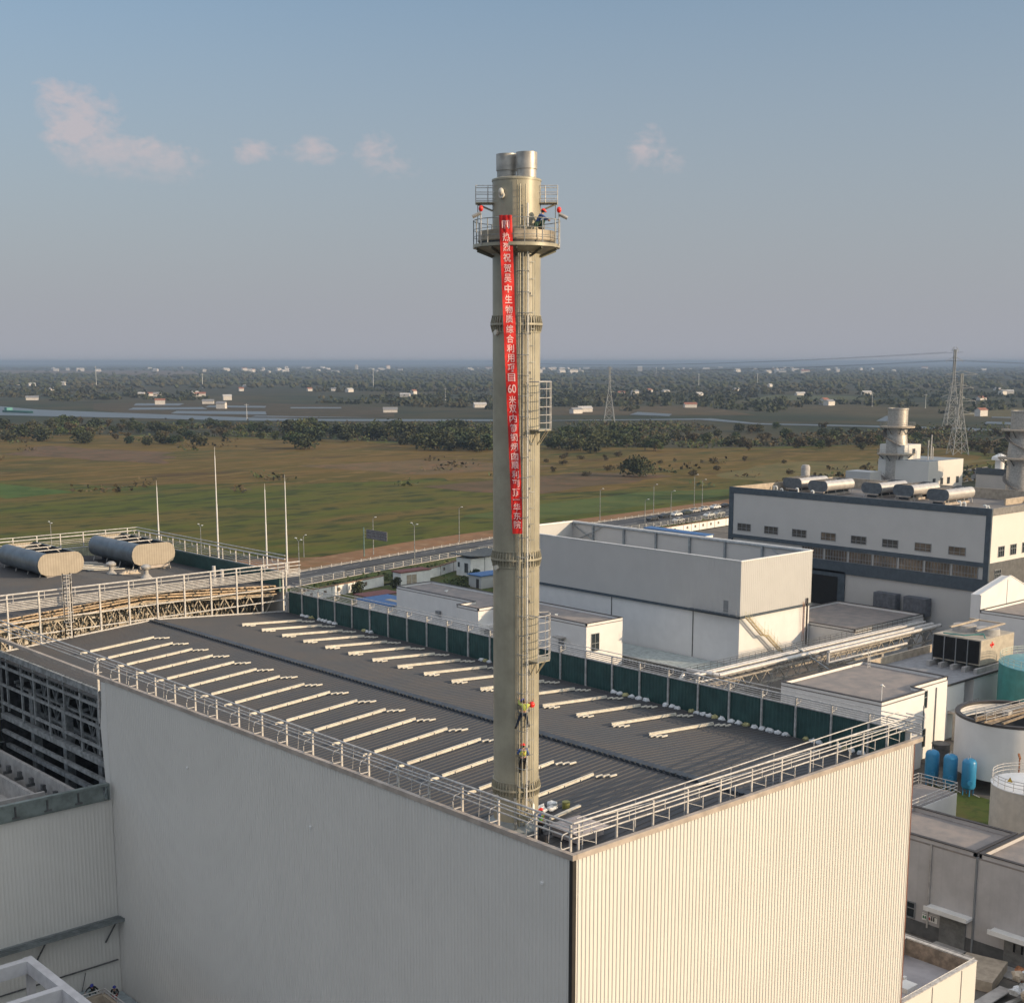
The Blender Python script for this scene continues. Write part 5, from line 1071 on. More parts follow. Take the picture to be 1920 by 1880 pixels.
for i, (x, y, z0, z1) in enumerate(((383, 210, 16, 23), (386.5, 211, 16, 21), (387.8, 211, 16, 20.5), (390, 213, 16, 24.5), (379, 220, 21.2, 24.5))):
    p = MB(); p.tube((x, y, z0), (x, y, z1), .22, 6); tag(p.build('vent_pipe', M['steel_white']), 'thin vent pipe on the boiler house, %s from the left' % ['second', 'third', 'fourth', 'fifth', 'first'][i], 'pipe', 'boiler house vent pipes')
w = MB(); w.box(404, 180, 0, 430, 203, 10.5); w.m(1).box(403.8, 180, 10.5, 404.1, 203, 12.8); hb = tag(w.build('filter_hall', [M['greywall'], M['slate']]), 'grey hall with a slate top edge between the boiler house and the second stack', 'building')
for i, y in enumerate((198.5, 188.5)):
    p = MB(); p.cyl(412, y, 1.6, 12, 15.5, 14); p.m(0).lathe(412, y, [(3.0, 15.4), (2.8, 16.4), (.5, 17.6), (.01, 17.7)], 14); tag(p.build('roof_cowl', M['white']), 'white mushroom cowl on the grey filter hall, %s one' % ('left' if i == 0 else 'right'), 'cowl', 'white mushroom cowls')
w = MB(); w.box(366, 222, 0, 373, 232, 12); w.box(362, 226, 0, 366, 232, 6.5)
for k in range(4): w.bar((361 + k*1.5, 224, 0), (362.5 + k*1.5, 224, 6.5), .25)
tag(w.build('duct_house', M['greywall']), 'small grey plant block left of the polished stack', 'plant block')
# --- pipe bridge
pb = thing('pipe_bridge', 'long pipe bridge with silver pipes running away to the right between the buildings', 'pipe bridge', (130, 76, 0))
B0, B1 = 100.5, 160.2
for y, z, r in ((74.9, 6.15, .36), (76.3, 6.35, .22), (77.2, 6.3, .16), (75.6, 5.55, .14)): 
    m = MB(); m.tube((B0 + (3 if r > .3 else 0), y, z), (B1, y, z), r, 12); m.build('silver_pipe', M['pipe'], pb)
m = MB(); m.tube((128, 73.4, 6.2), (B1, 73.4, 6.2), .3, 12); m.path([(128, 73.4, 6.2), (128, 73.4, 4.4)], .25, 10); m.tube((128, 73.4, 4.5), (150, 73.4, 4.5), .22, 10); m.build('silver_pipe', M['pipe'], pb)
m = MB(); m.path([(103.5, 74.9, 6.15), (102.9, 75.4, 6.3), (101.8, 79.2, 6.4)], .34, 10); m.build('silver_pipe', M['pipe'], pb)
m = MB(); m.path([(101, 76.3, 6.0), (100.2, 76.2, 5.6), (99.9, 76.0, 2.5)], .2, 8); m.path([(100.2, 78.5, 6.2), (99.3, 78.5, 5.4), (99, 78.4, 1)], .3, 8); m.build('silver_pipe', M['pipe'], pb)
for y in (74.3, 78.0):
    m = MB(); n = 20
    for i in range(n):
        x0 = B0 + (B1 - B0)*i/n; x1 = B0 + (B1 - B0)*(i+1)/n; xm = (x0 + x1)/2
        m.bar((x0, y, 5.4), (x1, y, 5.4), .22); m.bar((x0, y, 3.6), (x1, y, 3.6), .2, .26); m.bar((x0, y, 3.6), (xm, y, 5.4), .13); m.bar((xm, y, 5.4), (x1, y, 3.6), .13)
    m.build('side_truss', mat('weathered_grey_steel', (.33, .30, .26), .6, .2, .2), pb)
m = MB()
for k in range(31): x = B0 + k*(B1 - B0)/30; m.bar((x, 74.2, 5.5), (x, 79.6, 5.5), .14)
m.build('cross_beams', MATS['weathered_grey_steel'], pb)
m = MB(); m.box(B0, 78.6, 5.55, B1, 79.6, 5.62)
for z in (6.0, 6.35, 6.7): m.tube((B0 + 1, 79.6, z), (B1, 79.6, z), .035, 4); m.tube((B0 + 1, 78.7, z), (B1, 78.7, z), .035, 4)
for k in range(40): x = B0 + 1 + k*1.5; m.tube((x, 79.6, 5.6), (x, 79.6, 6.7), .03, 4)
m.build('walkway', M['steel_dark'], pb)
for x in (106, 119, 132, 145, 158): m = MB(); m.box(x - .3, 74.6, 0, x + .3, 75.2, 3.6); m.box(x - .3, 77.2, 0, x + .3, 77.8, 3.6); m.build('trestle', M['conc'], pb)
m = MB(); m.bar((124.5, 77, 7.0), (125.5, 71.5, 4.2), .4, .12); m.bar((124.5, 77, 7.6), (125.5, 71.5, 4.8), .05); m.build('stair', M['steel_grey'], pb)
for i, (x, y, z) in enumerate(((136, 72.6, 3.3), (152, 70.5, 4.0))): m = MB(); m.cyl(x, y, .7, 0, z, 12); m.build('valve_post', M['rust'] if i == 0 else M['conc'], pb)
m = MB(); m.bar((128, 70.5, 4.2), (122, 61, 4.2), .9, .4); m.build('branch_duct', M['pipe'], pb)
rr = random.Random(9); 
for k in range(7):
    m = MB(); x = 128 + k*4.3; y = 63 + rr.random()*5; hgt = 1.5 + rr.random()*2; m.box(x, y, 0, x + 2 + rr.random()*1.5, y + 2, hgt); m.box(x + .3, y + .3, hgt, x + 1, y + 1, hgt + .6); m.tube((x + 1.5, y + 1, hgt), (x + 1.5, y + 1, hgt + 1.4), .15, 8)
    tag(m.build('pump_skid', [M['steel_dark'], M['conc'], M['rust'], M['steel_grey'], M['conc_tan'], M['steel_dark'], M['rust']][k]), 'pump and valve unit under the pipe bridge, %s from the left' % ['first', 'second', 'third', 'fourth', 'fifth', 'sixth', 'seventh'][k], 'pump unit', 'pump units')
TREES = [('bL',389,952,6.5),('bL',351,851,5.6),('bL',437,1008,6.1),('bL',414,931,6.7),('bL',320,805,7.2),('bL',406,974,7.8),('bL',365,865,7.3),('bL',425,995,7.1),('bL',354,958,7.8),('bL',370,879,7.8),('bL',353,813,6.5),('bL',322,814,8.0),('bL',299,811,5.8),('bL',415,937,6.6),('bL',332,860,6.8),('bL',361,919,7.0),('bL',366,843,7.3),('bL',329,770,8.2),('bL',321,855,7.8),('bL',328,761,7.0),('bL',320,843,7.7),('bL',337,873,5.6),('bL',425,673,3.7),('bL',376,732,3.8),('bL',473,805,5.8),('bL',493,883,3.5),('bL',377,754,5.8),('bL',367,692,6.1),('bL',397,868,5.0),('bL',447,930,4.5),('bL',371,792,3.5),('bL',360,728,6.0),('bL',363,717,4.6),('bL',430,767,5.0),('bL',423,761,6.0),('bL',410,789,5.4),('bL',430,864,6.1),('bL',420,775,3.4),('bL',437,795,3.5),('bL',418,748,3.5),('bL',400,761,5.2),('bL',458,797,5.4),('bL',432,947,5.2),('bL',345,716,4.6),('bL',389,781,4.4),('bL',428,839,5.0),('bL',430,841,5.5),('bL',491,892,5.4),('bL',412,854,5.6),('bL',417,875,4.6),('bL',356,779,4.3),('bL',474,789,4.6),('bL',348,742,4.3),('bL',438,719,4.6),('bL',412,885,4.8),('bL',492,825,5.7),('bL',435,880,5.6),('bL',432,727,4.4),('bL',444,893,5.6),('bL',430,851,4.6),('bC',485,675,10.8),('bC',485,774,10.9),('bC',473,544,8.9),('bC',458,539,8.2),('bC',478,578,9.8),('bC',458,666,8.6),('bC',480,750,9.6),('bC',547,667,7.5),('bC',444,564,10.8),('bC',463,549,9.5),('bC',594,737,8.0),('bC',530,678,9.3),('bC',538,629,9.6),('bC',481,706,10.5),('bC',512,630,8.6),('bC',535,713,10.4),('bC',567,694,10.8),('bC',468,569,7.4),('bC',497,596,7.5),('bC',494,721,9.3),('bC',490,669,10.2),('bC',518,811,7.8),('bC',497,776,10.9),('bC',396,620,9.2),('bC',491,706,8.6),('bC',468,616,8.6),('bC',514,734,7.8),('bC',494,621,8.7),('bC',517,777,8.7),('bC',493,607,8.7),('bC',451,586,8.9),('bC',501,677,9.9),('bC',513,649,9.0),('bC',526,702,9.9),('bC',546,755,8.9),('bC',468,548,8.7),('bC',453,557,8.3),('bC',450,692,10.4),('bC',494,588,10.3),('bC',479,600,9.5),('bC',558,731,7.4),('bC',570,702,7.5),('bC',506,782,10.6),('bC',483,767,10.5),('bC',582,701,9.8),('bC',476,554,9.5),('bC',398,634,10.2),('bC',501,630,7.7),('bC',486,569,7.5),('bC',516,682,10.4),('bC',489,736,8.3),('bC',488,607,8.8),('bR',581,569,7.7),('bR',554,578,8.1),('bR',497,485,8.7),('bR',635,587,8.8),('bR',541,518,8.1),('bR',567,503,7.1),('bR',651,595,9.1),('bR',560,544,8.7),('bR',603,607,7.3),('bR',543,541,7.4),('bR',563,494,7.6),('bR',531,519,9.0),('bR',540,543,7.4),('bR',647,625,7.7),('bR',612,604,7.6),('bR',507,523,9.3),('bR',575,541,8.0),('bR',536,482,8.2),('bR',582,535,9.0),('bR',595,546,9.3),('bR',555,563,7.4),('bR',544,504,9.3),('bR',502,508,7.3),('bR',586,599,8.6),('bR',537,476,7.5),('bR',505,503,7.9),('bR',510,532,7.1),('bR',508,508,7.7),('bR',564,523,6.8),('bR',588,572,8.1),('bR',619,585,9.3),('bR',586,558,7.1),('bR',613,570,7.1),('bR',534,472,7.1),('bB',581,443,6.3),('bB',606,476,6.2),('bB',677,445,5.4),('bB',672,417,6.2),('bB',630,528,5.8),('bB',737,501,6.2),('bB',631,516,6.1),('bB',618,506,6.6),('bB',608,507,6.6),('bB',747,581,6.2),('bB',664,476,6.1),('bB',668,522,5.1),('bB',814,555,6.3),('bB',694,467,5.5),('bB',721,550,6.6),('bB',796,584,5.3),('bB',610,469,5.4),('bB',705,509,6.3),('bB',751,488,5.0),('bB',687,579,5.0),('bB',644,434,5.2),('bB',744,562,6.3),('bB',639,428,6.0),('bB',754,573,5.2),('bB',680,486,5.2),('bB',770,512,4.9),('bB',656,417,6.7),('bB',711,512,6.0),('bB',699,432,6.2),('bB',766,496,5.8),('bB',680,460,4.8),('bB',640,441,5.8),('bB',669,497,5.2),('bB',624,536,5.8),('bB',642,479,5.9),('bB',627,397,5.0),('bB',632,442,4.9),('bB',681,548,5.0),('bB',715,450,5.4),('bB',624,425,5.0),('bB',617,435,6.6),('bB',658,442,5.5),('bB',659,413,6.6),('bB',721,482,5.8),('sh',442,491,2.1),('sh',451,463,2.6),('sh',454,362,2.6),('sh',426,397,2.6),('sh',429,375,2.2),('sh',460,324,2.5),('sh',489,393,2.8),('sh',423,483,2.3),('sh',390,406,2.6),('sh',459,457,2.2),('sh',430,439,2.0),('sh',463,473,2.6),('sh',445,500,2.6),('sh',511,366,2.1),('sh',465,408,2.0),('sh',385,380,2.2),('sh',422,433,2.9),('sh',429,452,2.1),('sh',414,394,3.0),('sh',539,329,2.4),('sh',462,442,3.1),('sh',434,394,2.2),('sh',518,308,2.8),('sh',452,506,2.2),('sh',434,484,2.1),('sh',511,319,2.2),('sh',420,348,3.1),('sh',488,295,2.1),('sh',509,389,3.3),('sh',486,457,3.1),('bB',858,477,4.8),('bB',700,349,4.4),('bB',676,348,6.0),('bB',735,368,4.9),('bB',743,422,5.8),('bB',725,409,4.4),('bB',675,356,5.7),('bB',765,416,4.4),('bB',651,382,5.1),('bB',669,348,4.2),('bB',836,428,5.5),('bB',649,325,5.0),('bB',638,328,4.8),('bB',749,438,5.0),('bB',599,344,5.4),('bB',842,494,5.5),('bB',791,466,4.4),('bB',694,368,4.0),('rv',590,902,4.0),('rv',489,938,5.0),('rv',539,886,4.6),('rv',476,1012,3.7),('rv',432,948,3.7),('rv',436,923,5.2),('rv',526,986,4.0),('rv',501,885,4.7),('rv',541,860,4.2),('rv',491,930,3.8),('rv',498,887,5.0),('rv',529,962,4.4),('rv',432,963,4.2),('rv',444,991,4.6),('rv',480,919,4.7),('rv',458,959,4.3),('rv',453,903,4.4),('rv',489,1019,3.9),('rv',510,862,5.2),('rv',492,870,5.3),('rv',491,941,5.3),('rv',543,837,4.5)]
HOUSES = [(1148,2868),(1133,2792),(1120,2719),(1046,2480),(973,2286),(1223,2800),(1158,2526),(698,1719),(883,1774),(923,1821),(900,1759),(971,1778),(961,1745),(789,1420),(889,1546),(1197,2023),(1356,2272),(1589,2470),(1285,1944),(1316,1916),(1288,1830),(1525,2119),(783,1050),(1165,1519),(1253,1612),(901,905),(938,930),(1659,1494),(1621,1424),(1479,1235),(1117,943),(1833,1449),(2204,1659),(1322,910),(1293,883),(1769,1146),(1629,878),(1924,1006),(1998,1034),(1135,605),(2210,1168),(944,1099),(1490,1398),(1505,1384),(1666,1194),(736,1440),(714,1260),(7716,5650),(3130,6648),(3754,5556),(5449,5692),(4919,3677),(4980,6693),(5637,3853),(3914,6510),(4850,3602),(4207,4470),(5361,5940),(3512,5065),(6130,4417),(3374,5252),(5868,5809),(3169,5072),(5704,6623),(5527,5834),(6654,4326),(4341,6748),(6352,6786),(5969,6124),(8243,6707),(6367,6466),(3032,5383),(5185,5814),(3349,5240),(4750,8729),(5903,8669),(7363,4033),(5790,6014),(4886,3505),(6529,4532),(4947,5388),(3498,5742),(4841,3669),(6931,4584),(5702,3583),(5805,6198),(5765,4282),(6569,5812),(3577,5784),(5924,6026),(4145,4182),(3319,5475),(5667,8809),(5768,6426),(4888,5354),(4360,8459),(6072,4570),(6087,4704),(7094,5338),(6290,5345),(4653,6782),(4763,5167),(8403,6221),(5721,4283),(4177,4289),(3958,9085),(5657,6652),(3948,6217),(4674,6370),(3814,5162),(4487,4471),(5127,7526),(7224,5410),(5000,7567),(5690,7560),(5453,6160),(3168,6938),(5770,6080),(5759,6142),(4591,5381),(3459,6654),(5989,4362),(4429,4551),(6511,4872),(3781,6477),(4465,5982),(8415,5774),(3119,7134),(6301,5234),(3310,7413),(4959,7444),(5311,4213),(8151,4894),(6031,6438),(5380,5376),(6532,7008),(4633,6045),(7070,6069),(5405,5838),(8072,5783),(5049,4620),(5833,6666),(6462,6910),(4367,7042),(5396,4665),(6859,7294),(5101,7111)]
CARS = [(278.2, 245.63), (286.66, 248.14), (293.75, 249.05), (300.35, 250.59), (306.21, 251.86), (313.12, 253.47), (320.62, 254.74), (326.51, 255.29), (281.78, 235.5), (286.46, 236.19), (299.99, 238.18), (306.74, 239.45)]
ROWS = [[367, 1173, 1128, 486], [428, 1351, 1300, 564], [460, 1444, 1390, 605], [497, 1551, 1493, 652], [539, 1674, 1611, 706], [588, 1818, 1750, 769], [646, 1988, 1913, 844], [715, 2192, 2110, 933], [785, 2396, 2306, 1023], [868, 2641, 2541, 1130], [970, 2940, 2829, 1261], [1070, 3231, 3110, 1389], [1191, 3586, 3452, 1545], [1341, 4027, 3876, 1738], [1480, 4435, 4269, 1917], [1650, 4933, 4749, 2136], [1863, 5556, 5349, 2409], [2085, 6208, 5976, 2695], [2366, 7032, 6769, 3056], [2650, 7865, 7572, 3422], [3010, 8920, 8588, 3885], [3350, 9917, 9548, 4322], [3776, 11163, 10747, 4869]]
# ================================================================ LAND
def land_mat(name, cols, scales, rough=.95, aniso=(1, 1, 1), bump=0.0):
    """ground cover: three colours mixed by two noises of different size"""
    m = bpy.data.materials.new(name); m.use_nodes = True; nt = m.node_tree; b = nt.nodes['Principled BSDF']; b.inputs['Roughness'].default_value = rough; b.inputs['Specular IOR Level'].default_value = .15
    geo = N(nt, 'ShaderNodeNewGeometry'); mp = N(nt, 'ShaderNodeMapping'); mp.inputs['Scale'].default_value = aniso; mp.inputs['Rotation'].default_value = (0, 0, R(-42)); nt.links.new(geo.outputs['Position'], mp.inputs[0])
    out = cols[0]
    for c, s_, (lo, hi) in zip(cols[1:], scales, ((.42, .60), (.50, .66), (.52, .70), (.5, .62))):
        n1 = N(nt, 'ShaderNodeTexNoise', Scale=s_, Detail=7.0, Roughness=.62, Distortion=.4); nt.links.new(mp.outputs[0], n1.inputs['Vector'])
        mr = N(nt, 'ShaderNodeMapRange'); mr.inputs[1].default_value = lo; mr.inputs[2].default_value = hi; nt.links.new(n1.outputs[0], mr.inputs[0])
        out = mix_n(nt, mr.outputs[0], out, c)
    nt.links.new(out, b.inputs['Base Color']); return m
S = lambda o: tag(o, kind='structure')
g = MB(); g.sheet([(-6000, -6000), (26000, -6000), (26000, 26000), (-6000, 26000)], -.30)
S(g.build('ground', land_mat('far_farmland', [(.026, .034, .017), (.055, .046, .022), (.016, .024, .014), (.075, .065, .036)], (1/260, 1/90, 1/500), aniso=(1, 1, 1)), smooth=False))
FIELD = [(40, 420), (96, 322.8), (150.1, 248.2), (225.3, 261.3), (345.5, 269.2), (426.2, 294.7), (559.8, 270), (640, 300), (700, 420), (574.7, 470), (494.5, 600), (439, 760), (326, 925), (200, 1000), (60, 800)]
g = MB(); g.sheet(FIELD, -.12)
S(g.build('field', land_mat('rough_pasture', [(.078, .086, .010), (.105, .082, .016), (.042, .060, .007), (.135, .085, .026), (.034, .042, .008)], (1/38, 1/15, 1/60, 1/6), aniso=(.4, 1, 1)), smooth=False))
for i, (pts, c) in enumerate((([(150, 445), (186, 455), (178, 522), (150, 515)], (.06, .10, .02)), ([(240, 270), (345, 277), (400, 292), (380, 312), (300, 312), (230, 296)], (.075, .10, .025)), ([(400, 300), (470, 305), (560, 290), (620, 310), (520, 380), (430, 350)], (.13, .11, .04)),
                    ([(280, 560), (330, 640), (300, 760), (240, 700)], (.12, .08, .045)), ([(330, 420), (420, 430), (400, 520), (320, 520)], (.14, .095, .045)), ([(300, 330), (420, 350), (400, 400), (290, 390)], (.11, .075, .04)))):
    cx = sum(p[0] for p in pts)/len(pts); cy = sum(p[1] for p in pts)/len(pts); P = []
    for k in range(40):      # ragged outline
        t = k/40*len(pts); a = Vector(pts[int(t) % len(pts)]); b = Vector(pts[(int(t)+1) % len(pts)]); q = a.lerp(b, t % 1); q = Vector((cx, cy)) + (q - Vector((cx, cy)))*(.88 + .22*noise.noise(Vector((q.x*.03, q.y*.03, i)))); P.append((q.x, q.y))
    g = MB(); g.sheet(P, -.09 + .006*i); S(g.build('field_patch', land_mat('pasture_patch_%s' % 'abcdef'[i], [c, (c[0]*.7, c[1]*.75, c[2]*.7), (c[0]*1.25, c[1]*1.0, c[2])], (1/22, 1/9)), smooth=False))
BR = [(300, 330), (420, 320), (560, 300), (640, 320), (690, 420), (570, 470), (490, 600), (435, 750), (322, 915), (200, 980), (70, 800), (150, 560), (240, 440), (290, 420), (330, 400)]
P = []
for k in range(120):
    t = k/120*len(BR); a = Vector(BR[int(t) % len(BR)]); b = Vector(BR[(int(t)+1) % len(BR)]); q = a.lerp(b, t % 1); P.append((q.x + 26*noise.noise(Vector((q.x*.02, q.y*.02, 3))), q.y + 26*noise.noise(Vector((q.x*.02, q.y*.02, 9)))))
g = MB(); g.sheet(P, -.10)
S(g.build('dry_pasture', land_mat('dry_tan_pasture', [(.092, .068, .012), (.13, .080, .018), (.042, .050, .008), (.060, .034, .012), (.155, .10, .03)], (1/26, 1/38, 1/30, 1/7), aniso=(.35, 1, 1)), smooth=False))
DIRT = [(70, 395), (96, 322), (113.3, 300), (124, 262), (153.3, 247.5), (192.4, 256.9), (225.3, 260.6), (274.7, 264), (345.5, 271), (420, 282), (500, 285), (500, 268), (333.7, 258), (263.9, 251.5), (211, 244), (150, 232), (110, 224), (60, 222), (0, 210), (-60, 190), (-60, 330)]
g = MB(); g.sheet(DIRT, -.03); S(g.build('dirt', land_mat('orange_brown_earth', [(.235, .125, .062), (.19, .11, .06), (.26, .165, .095), (.09, .075, .03)], (1/9, 1/4, 1/24)), smooth=False))
# road runs along two straight stretches
RDP = [(-80, 192), (134.5, 229.5), (211, 245.3), (263.9, 252.6), (333.7, 259.7), (600, 290)]; RNP = [(-80, 168), (124, 212), (182, 224.5), (245, 231), (304.6, 235.5), (600, 262)]
asph = mat('worn_asphalt', (.060, .062, .066), .85, 0, .15, .2, col2=(.045, .047, .052), bump=.1)
g = MB(); g.sheet(RDP + RNP[::-1], .02); S(g.build('road', asph, smooth=False))
pv = MB(); pv.sheet([(-90, -90), (210, -90), (420, 150), (420, 238), (304.6, 222), (245, 214), (163, 206), (112, 193), (-90, 160)], -.05)
S(pv.build('pavement', land_mat('site_yard_concrete', [(.14, .13, .12), (.10, .095, .085), (.17, .15, .13)], (1/12, 1/4)), smooth=False))
gr = MB(); gr.sheet([(113, 194), (139, 199.5), (163, 205), (163, 190), (150, 172), (120, 160), (112, 180)], -.01)
gr.sheet([(124, 211.5), (182, 224), (245, 230.5), (304.6, 235), (330, 237), (330, 225), (285, 221), (262, 218.5), (163, 206.8), (112, 194.8), (60, 184), (60, 198)], 0.0)
gr.sheet([(84, 20), (97, 20), (99, 38), (90, 38)], 0.0)
S(gr.build('lawn', land_mat('lawn', [(.06, .085, .02), (.09, .08, .03), (.035, .055, .016)], (1/5, 1/2)), smooth=False))
kb = MB()
for P, z in ((RDP, .16), (RNP, .16)):
    for a, b in zip(P, P[1:]): kb.bar((a[0], a[1], z - .07), (b[0], b[1], z - .07), .35, .16)
S(kb.build('kerb', M['conc'], smooth=False))
mk = MB()
for f, dash in ((.22, 1), (.5, 0), (.52, 0), (.78, 1), (.05, 0), (.95, 0)):
    P = [Vector(a).lerp(Vector(b), f) for a, b in zip(RDP, RNP)]
    for a, b in zip(P, P[1:]):
        L_ = (b - a).length; d = (b - a).normalized(); t = 0
        while t < L_:
            e = min(L_, t + (6 if dash else 1e9)); p, q = a + d*t, a + d*e; n_ = Vector((-d.y, d.x))*.09
            mk.add([(*(p - n_), .026), (*(q - n_), .026), (*(q + n_), .026), (*(p + n_), .026)], [(0, 1, 2, 3)]); t += 15
S(mk.build('road_markings', mat('worn_road_paint', (.42, .42, .41), .7, 0, .3, .8), smooth=False))
# guard rails
def fence(P, label, name, h_, step, rails, pm, dz=0, cat='fence'):
    t = thing(name, label, cat, (P[0][0], P[0][1], 0)); m = MB(); ps = MB(); n = 0
    for a, b in zip(P, P[1:]):
        for z in rails: m.bar((a[0], a[1], z), (b[0], b[1], z), .07, .10)
    m.build('rail', pm, t)
    pts = []
    for a, b in zip(P, P[1:]):
        L_ = math.dist(a, b); k = 0
        while k*step < L_: f = k*step/L_; pts.append((a[0] + (b[0]-a[0])*f, a[1] + (b[1]-a[1])*f)); k += 1
    for (x, y) in pts[:98]: p = MB(); p.box(x - .07, y - .07, 0, x + .07, y + .07, h_); p.build('post', M['steel_white'], t)
    if len(pts) > 98:
        p = MB()
        for (x, y) in pts[98:]: p.box(x - .12, y - .12, 0, x + .12, y + .12, h_)
        tag(p.build('post', M['white_c'], t), kind='stuff')
off = lambda P, d: [(x + .1*d, y + d) for x, y in P]
fence(off(RDP[1:5], -.8), 'low guard rail with white reflector posts along the far edge of the road', 'guard_rail', .8, 3.6, (.55,), M['steel_grey'])
fence(off(RNP[1:5], .9), 'low pale fence with thin posts along the near edge of the road', 'roadside_fence', 1.25, 3.6, (.4, .8, 1.2), M['steel_grey'])
# hoarding walls
def hoarding(P, label):
    t = thing('boundary_wall', label, 'wall', (P[0][0], P[0][1], 0)); w = MB(); c = MB(); e = MB()
    for a, b in zip(P, P[1:]):
        w.bar((a[0], a[1], 1.1), (b[0], b[1], 1.1), .2, 2.2); c.bar((a[0], a[1] + .05, 2.3), (b[0], b[1] + .05, 2.3), .55, .18)
        L_ = math.dist(a, b); d = ((b[0]-a[0])/L_, (b[1]-a[1])/L_); nx, ny = d[1], -d[0]; k = 0
        while (k + 1)*4.2 < L_:
            s_ = (k + .5)*4.2; x = a[0] + d[0]*s_ + nx*.14; y = a[1] + d[1]*s_ + ny*.14
            e.bar((x - d[0]*.42, y - d[1]*.42, 1.3), (x + d[0]*.42, y + d[1]*.42, 1.3), .05, .75)
            x = a[0] + d[0]*(k*4.2) + nx*.13; y = a[1] + d[1]*(k*4.2) + ny*.13; e.bar((x, y, 0), (x, y, 2.2), .10, .06); k += 1
    w.build('panel_wall', M['white'], t, smooth=False); c.build('coping', mat('rusty_brown_coping', (.22, .13, .08), .8), t, smooth=False); e.build('emblem_plate', mat('grey_brown_plate', (.16, .13, .10), .7), t, smooth=False)
hoarding([(60, 182.5), (112.4, 193.9), (125.3, 196.6), (137.5, 199.5)], 'white panel wall with dark square plates and brown top, left of the red roofed kiosk')
hoarding([(148.8, 199.8), (156.5, 202.5), (163.3, 205.8), (172, 207)], 'white panel wall with dark square plates between the red roofed kiosk and the gate house')
hoarding([(243, 215.5), (262, 217.7), (285, 220.2), (320, 225)], 'white panel wall with small square plates just left of the slate framed hall')
k1 = thing('kiosk', 'small white double door kiosk with a dull red roof', 'kiosk', (144, 197, 0)); w = MB(); w.box(139.7, 195.9, 0, 148.2, 198.8, 3.0); w.build('wall', M['white'], k1)
w = MB(); w.box(139.5, 195.7, 3.0, 148.4, 199.2, 3.25); w.build('roof', M['redroof'], k1)
for x in (141.4, 142.9): w = MB(); w.box(x, 195.8, .1, x + 1.3, 195.88, 2.4); w.build('door', M['conc_tan'], k1)
gh = thing('gate_house', 'white gate house with a thin dark overhanging curved roof', 'house', (164, 198, 0)); w = MB(); w.box(160, 195.4, 0, 168.6, 200.6, 4.3); w.build('wall', M['white'], gh)
w = MB(); n = 8
prof = [(159.0 + 11*k/n, 4.45 + .55*math.cos(math.pi*(k/n))**2 + .35*(k/n)) for k in range(n + 1)]; prof2 = [(x, z + .18) for x, z in reversed(prof)]; w.prism_y(prof + prof2, 194.2, 202.0); w.build('roof', mat('dark_slate_roof', (.06, .07, .075), .7), gh)
window(196.3, 197.6, .9, 3.2, 160, 'y', gh, 2, 1); window(199.3, 200.0, 2.0, 3.2, 160, 'y', gh, 1, 1); w = MB(); w.box(164.3, 195.32, 0, 164.4, 195.39, 4.3); w.build('joint', M['frame'], gh)
sd = thing('shed', 'small pale shed with a bright blue flat roof beside the chimney', 'shed', (155, 183, 0)); w = MB(); w.box(151, 181.2, 0, 160, 185.5, 2.8); w.build('wall', M['greywall'], sd); w = MB(); w.box(150.7, 180.9, 2.8, 160.3, 185.8, 2.98); w.build('roof', M['bluesheet'], sd); w = MB(); w.box(150.92, 182, 0, 151, 182.9, 2.1); w.box(155, 180.9, 0, 158, 181.18, 2.2); w.build('door', M['coping'], sd)
w = MB(); w.box(155.5, 178, 0, 159, 180.5, 1.6); tag(w.build('skip', M['teal']), 'teal box skip standing in front of the blue roofed shed', 'skip')
s2x = thing('shed', 'low shed with a blue sheet roof and a tan strip beyond the green parapet', 'shed', (118, 172, 0)); w = MB(); w.box(114.8, 166.8, 0, 122.5, 178, 2.3); w.build('wall', M['white'], s2x); w = MB(); w.box(114.6, 166.6, 2.3, 122.7, 178.2, 2.5); w.build('roof', M['bluesheet'], s2x); w = MB(); w.box(118, 168, 2.5, 119.4, 173, 2.56); w.build('patch', M['conc_tan'], s2x)
s3 = thing('shed', 'low hut with brown roof and sunlit cream side just beyond the blue sheet roof', 'shed', (121, 181, 0)); w = MB(); w.box(117.8, 178.8, 0, 126, 183.2, 2.3); w.build('wall', M['conc_tan'], s3); w = MB(); w.box(117.6, 178.6, 2.3, 126.2, 183.4, 2.45); w.build('roof', M['redroof'], s3)
bl_ = thing('shed', 'long narrow bright blue sheet roof beyond the open topped grey box', 'shed', (245, 205, 0)); w = MB(); w.prism([(243.2, 193.5), (247, 194), (248.2, 218), (244, 217)], 0, 2.8); w.build('wall', M['white'], bl_); w = MB(); w.prism([(243, 193.3), (247.2, 193.8), (248.4, 218.2), (243.8, 217.2)], 2.8, 3.0); w.build('roof', M['bluesheet'], bl_)
for i, (x, y) in enumerate(((157, 176), (158.2, 175), (160, 174.6), (161.4, 174), (154, 177.5), (163, 173.6))):
    w = MB(); w.blob((x, y, .8), .8, 2, (1, 1, .9), .4, i); tag(w.build('bag', [M['sack'], M['sack'], mat('pink_bag', (.5, .3, .25)), M['sack'], M['sack'], M['sack']][i]), 'bulk bag behind the roof edge of the white building beside the chimney, %s' % ['second from left', 'third from left', 'pinkish one', 'second from right', 'farthest left', 'farthest right'][i], 'bag', 'bulk bags')
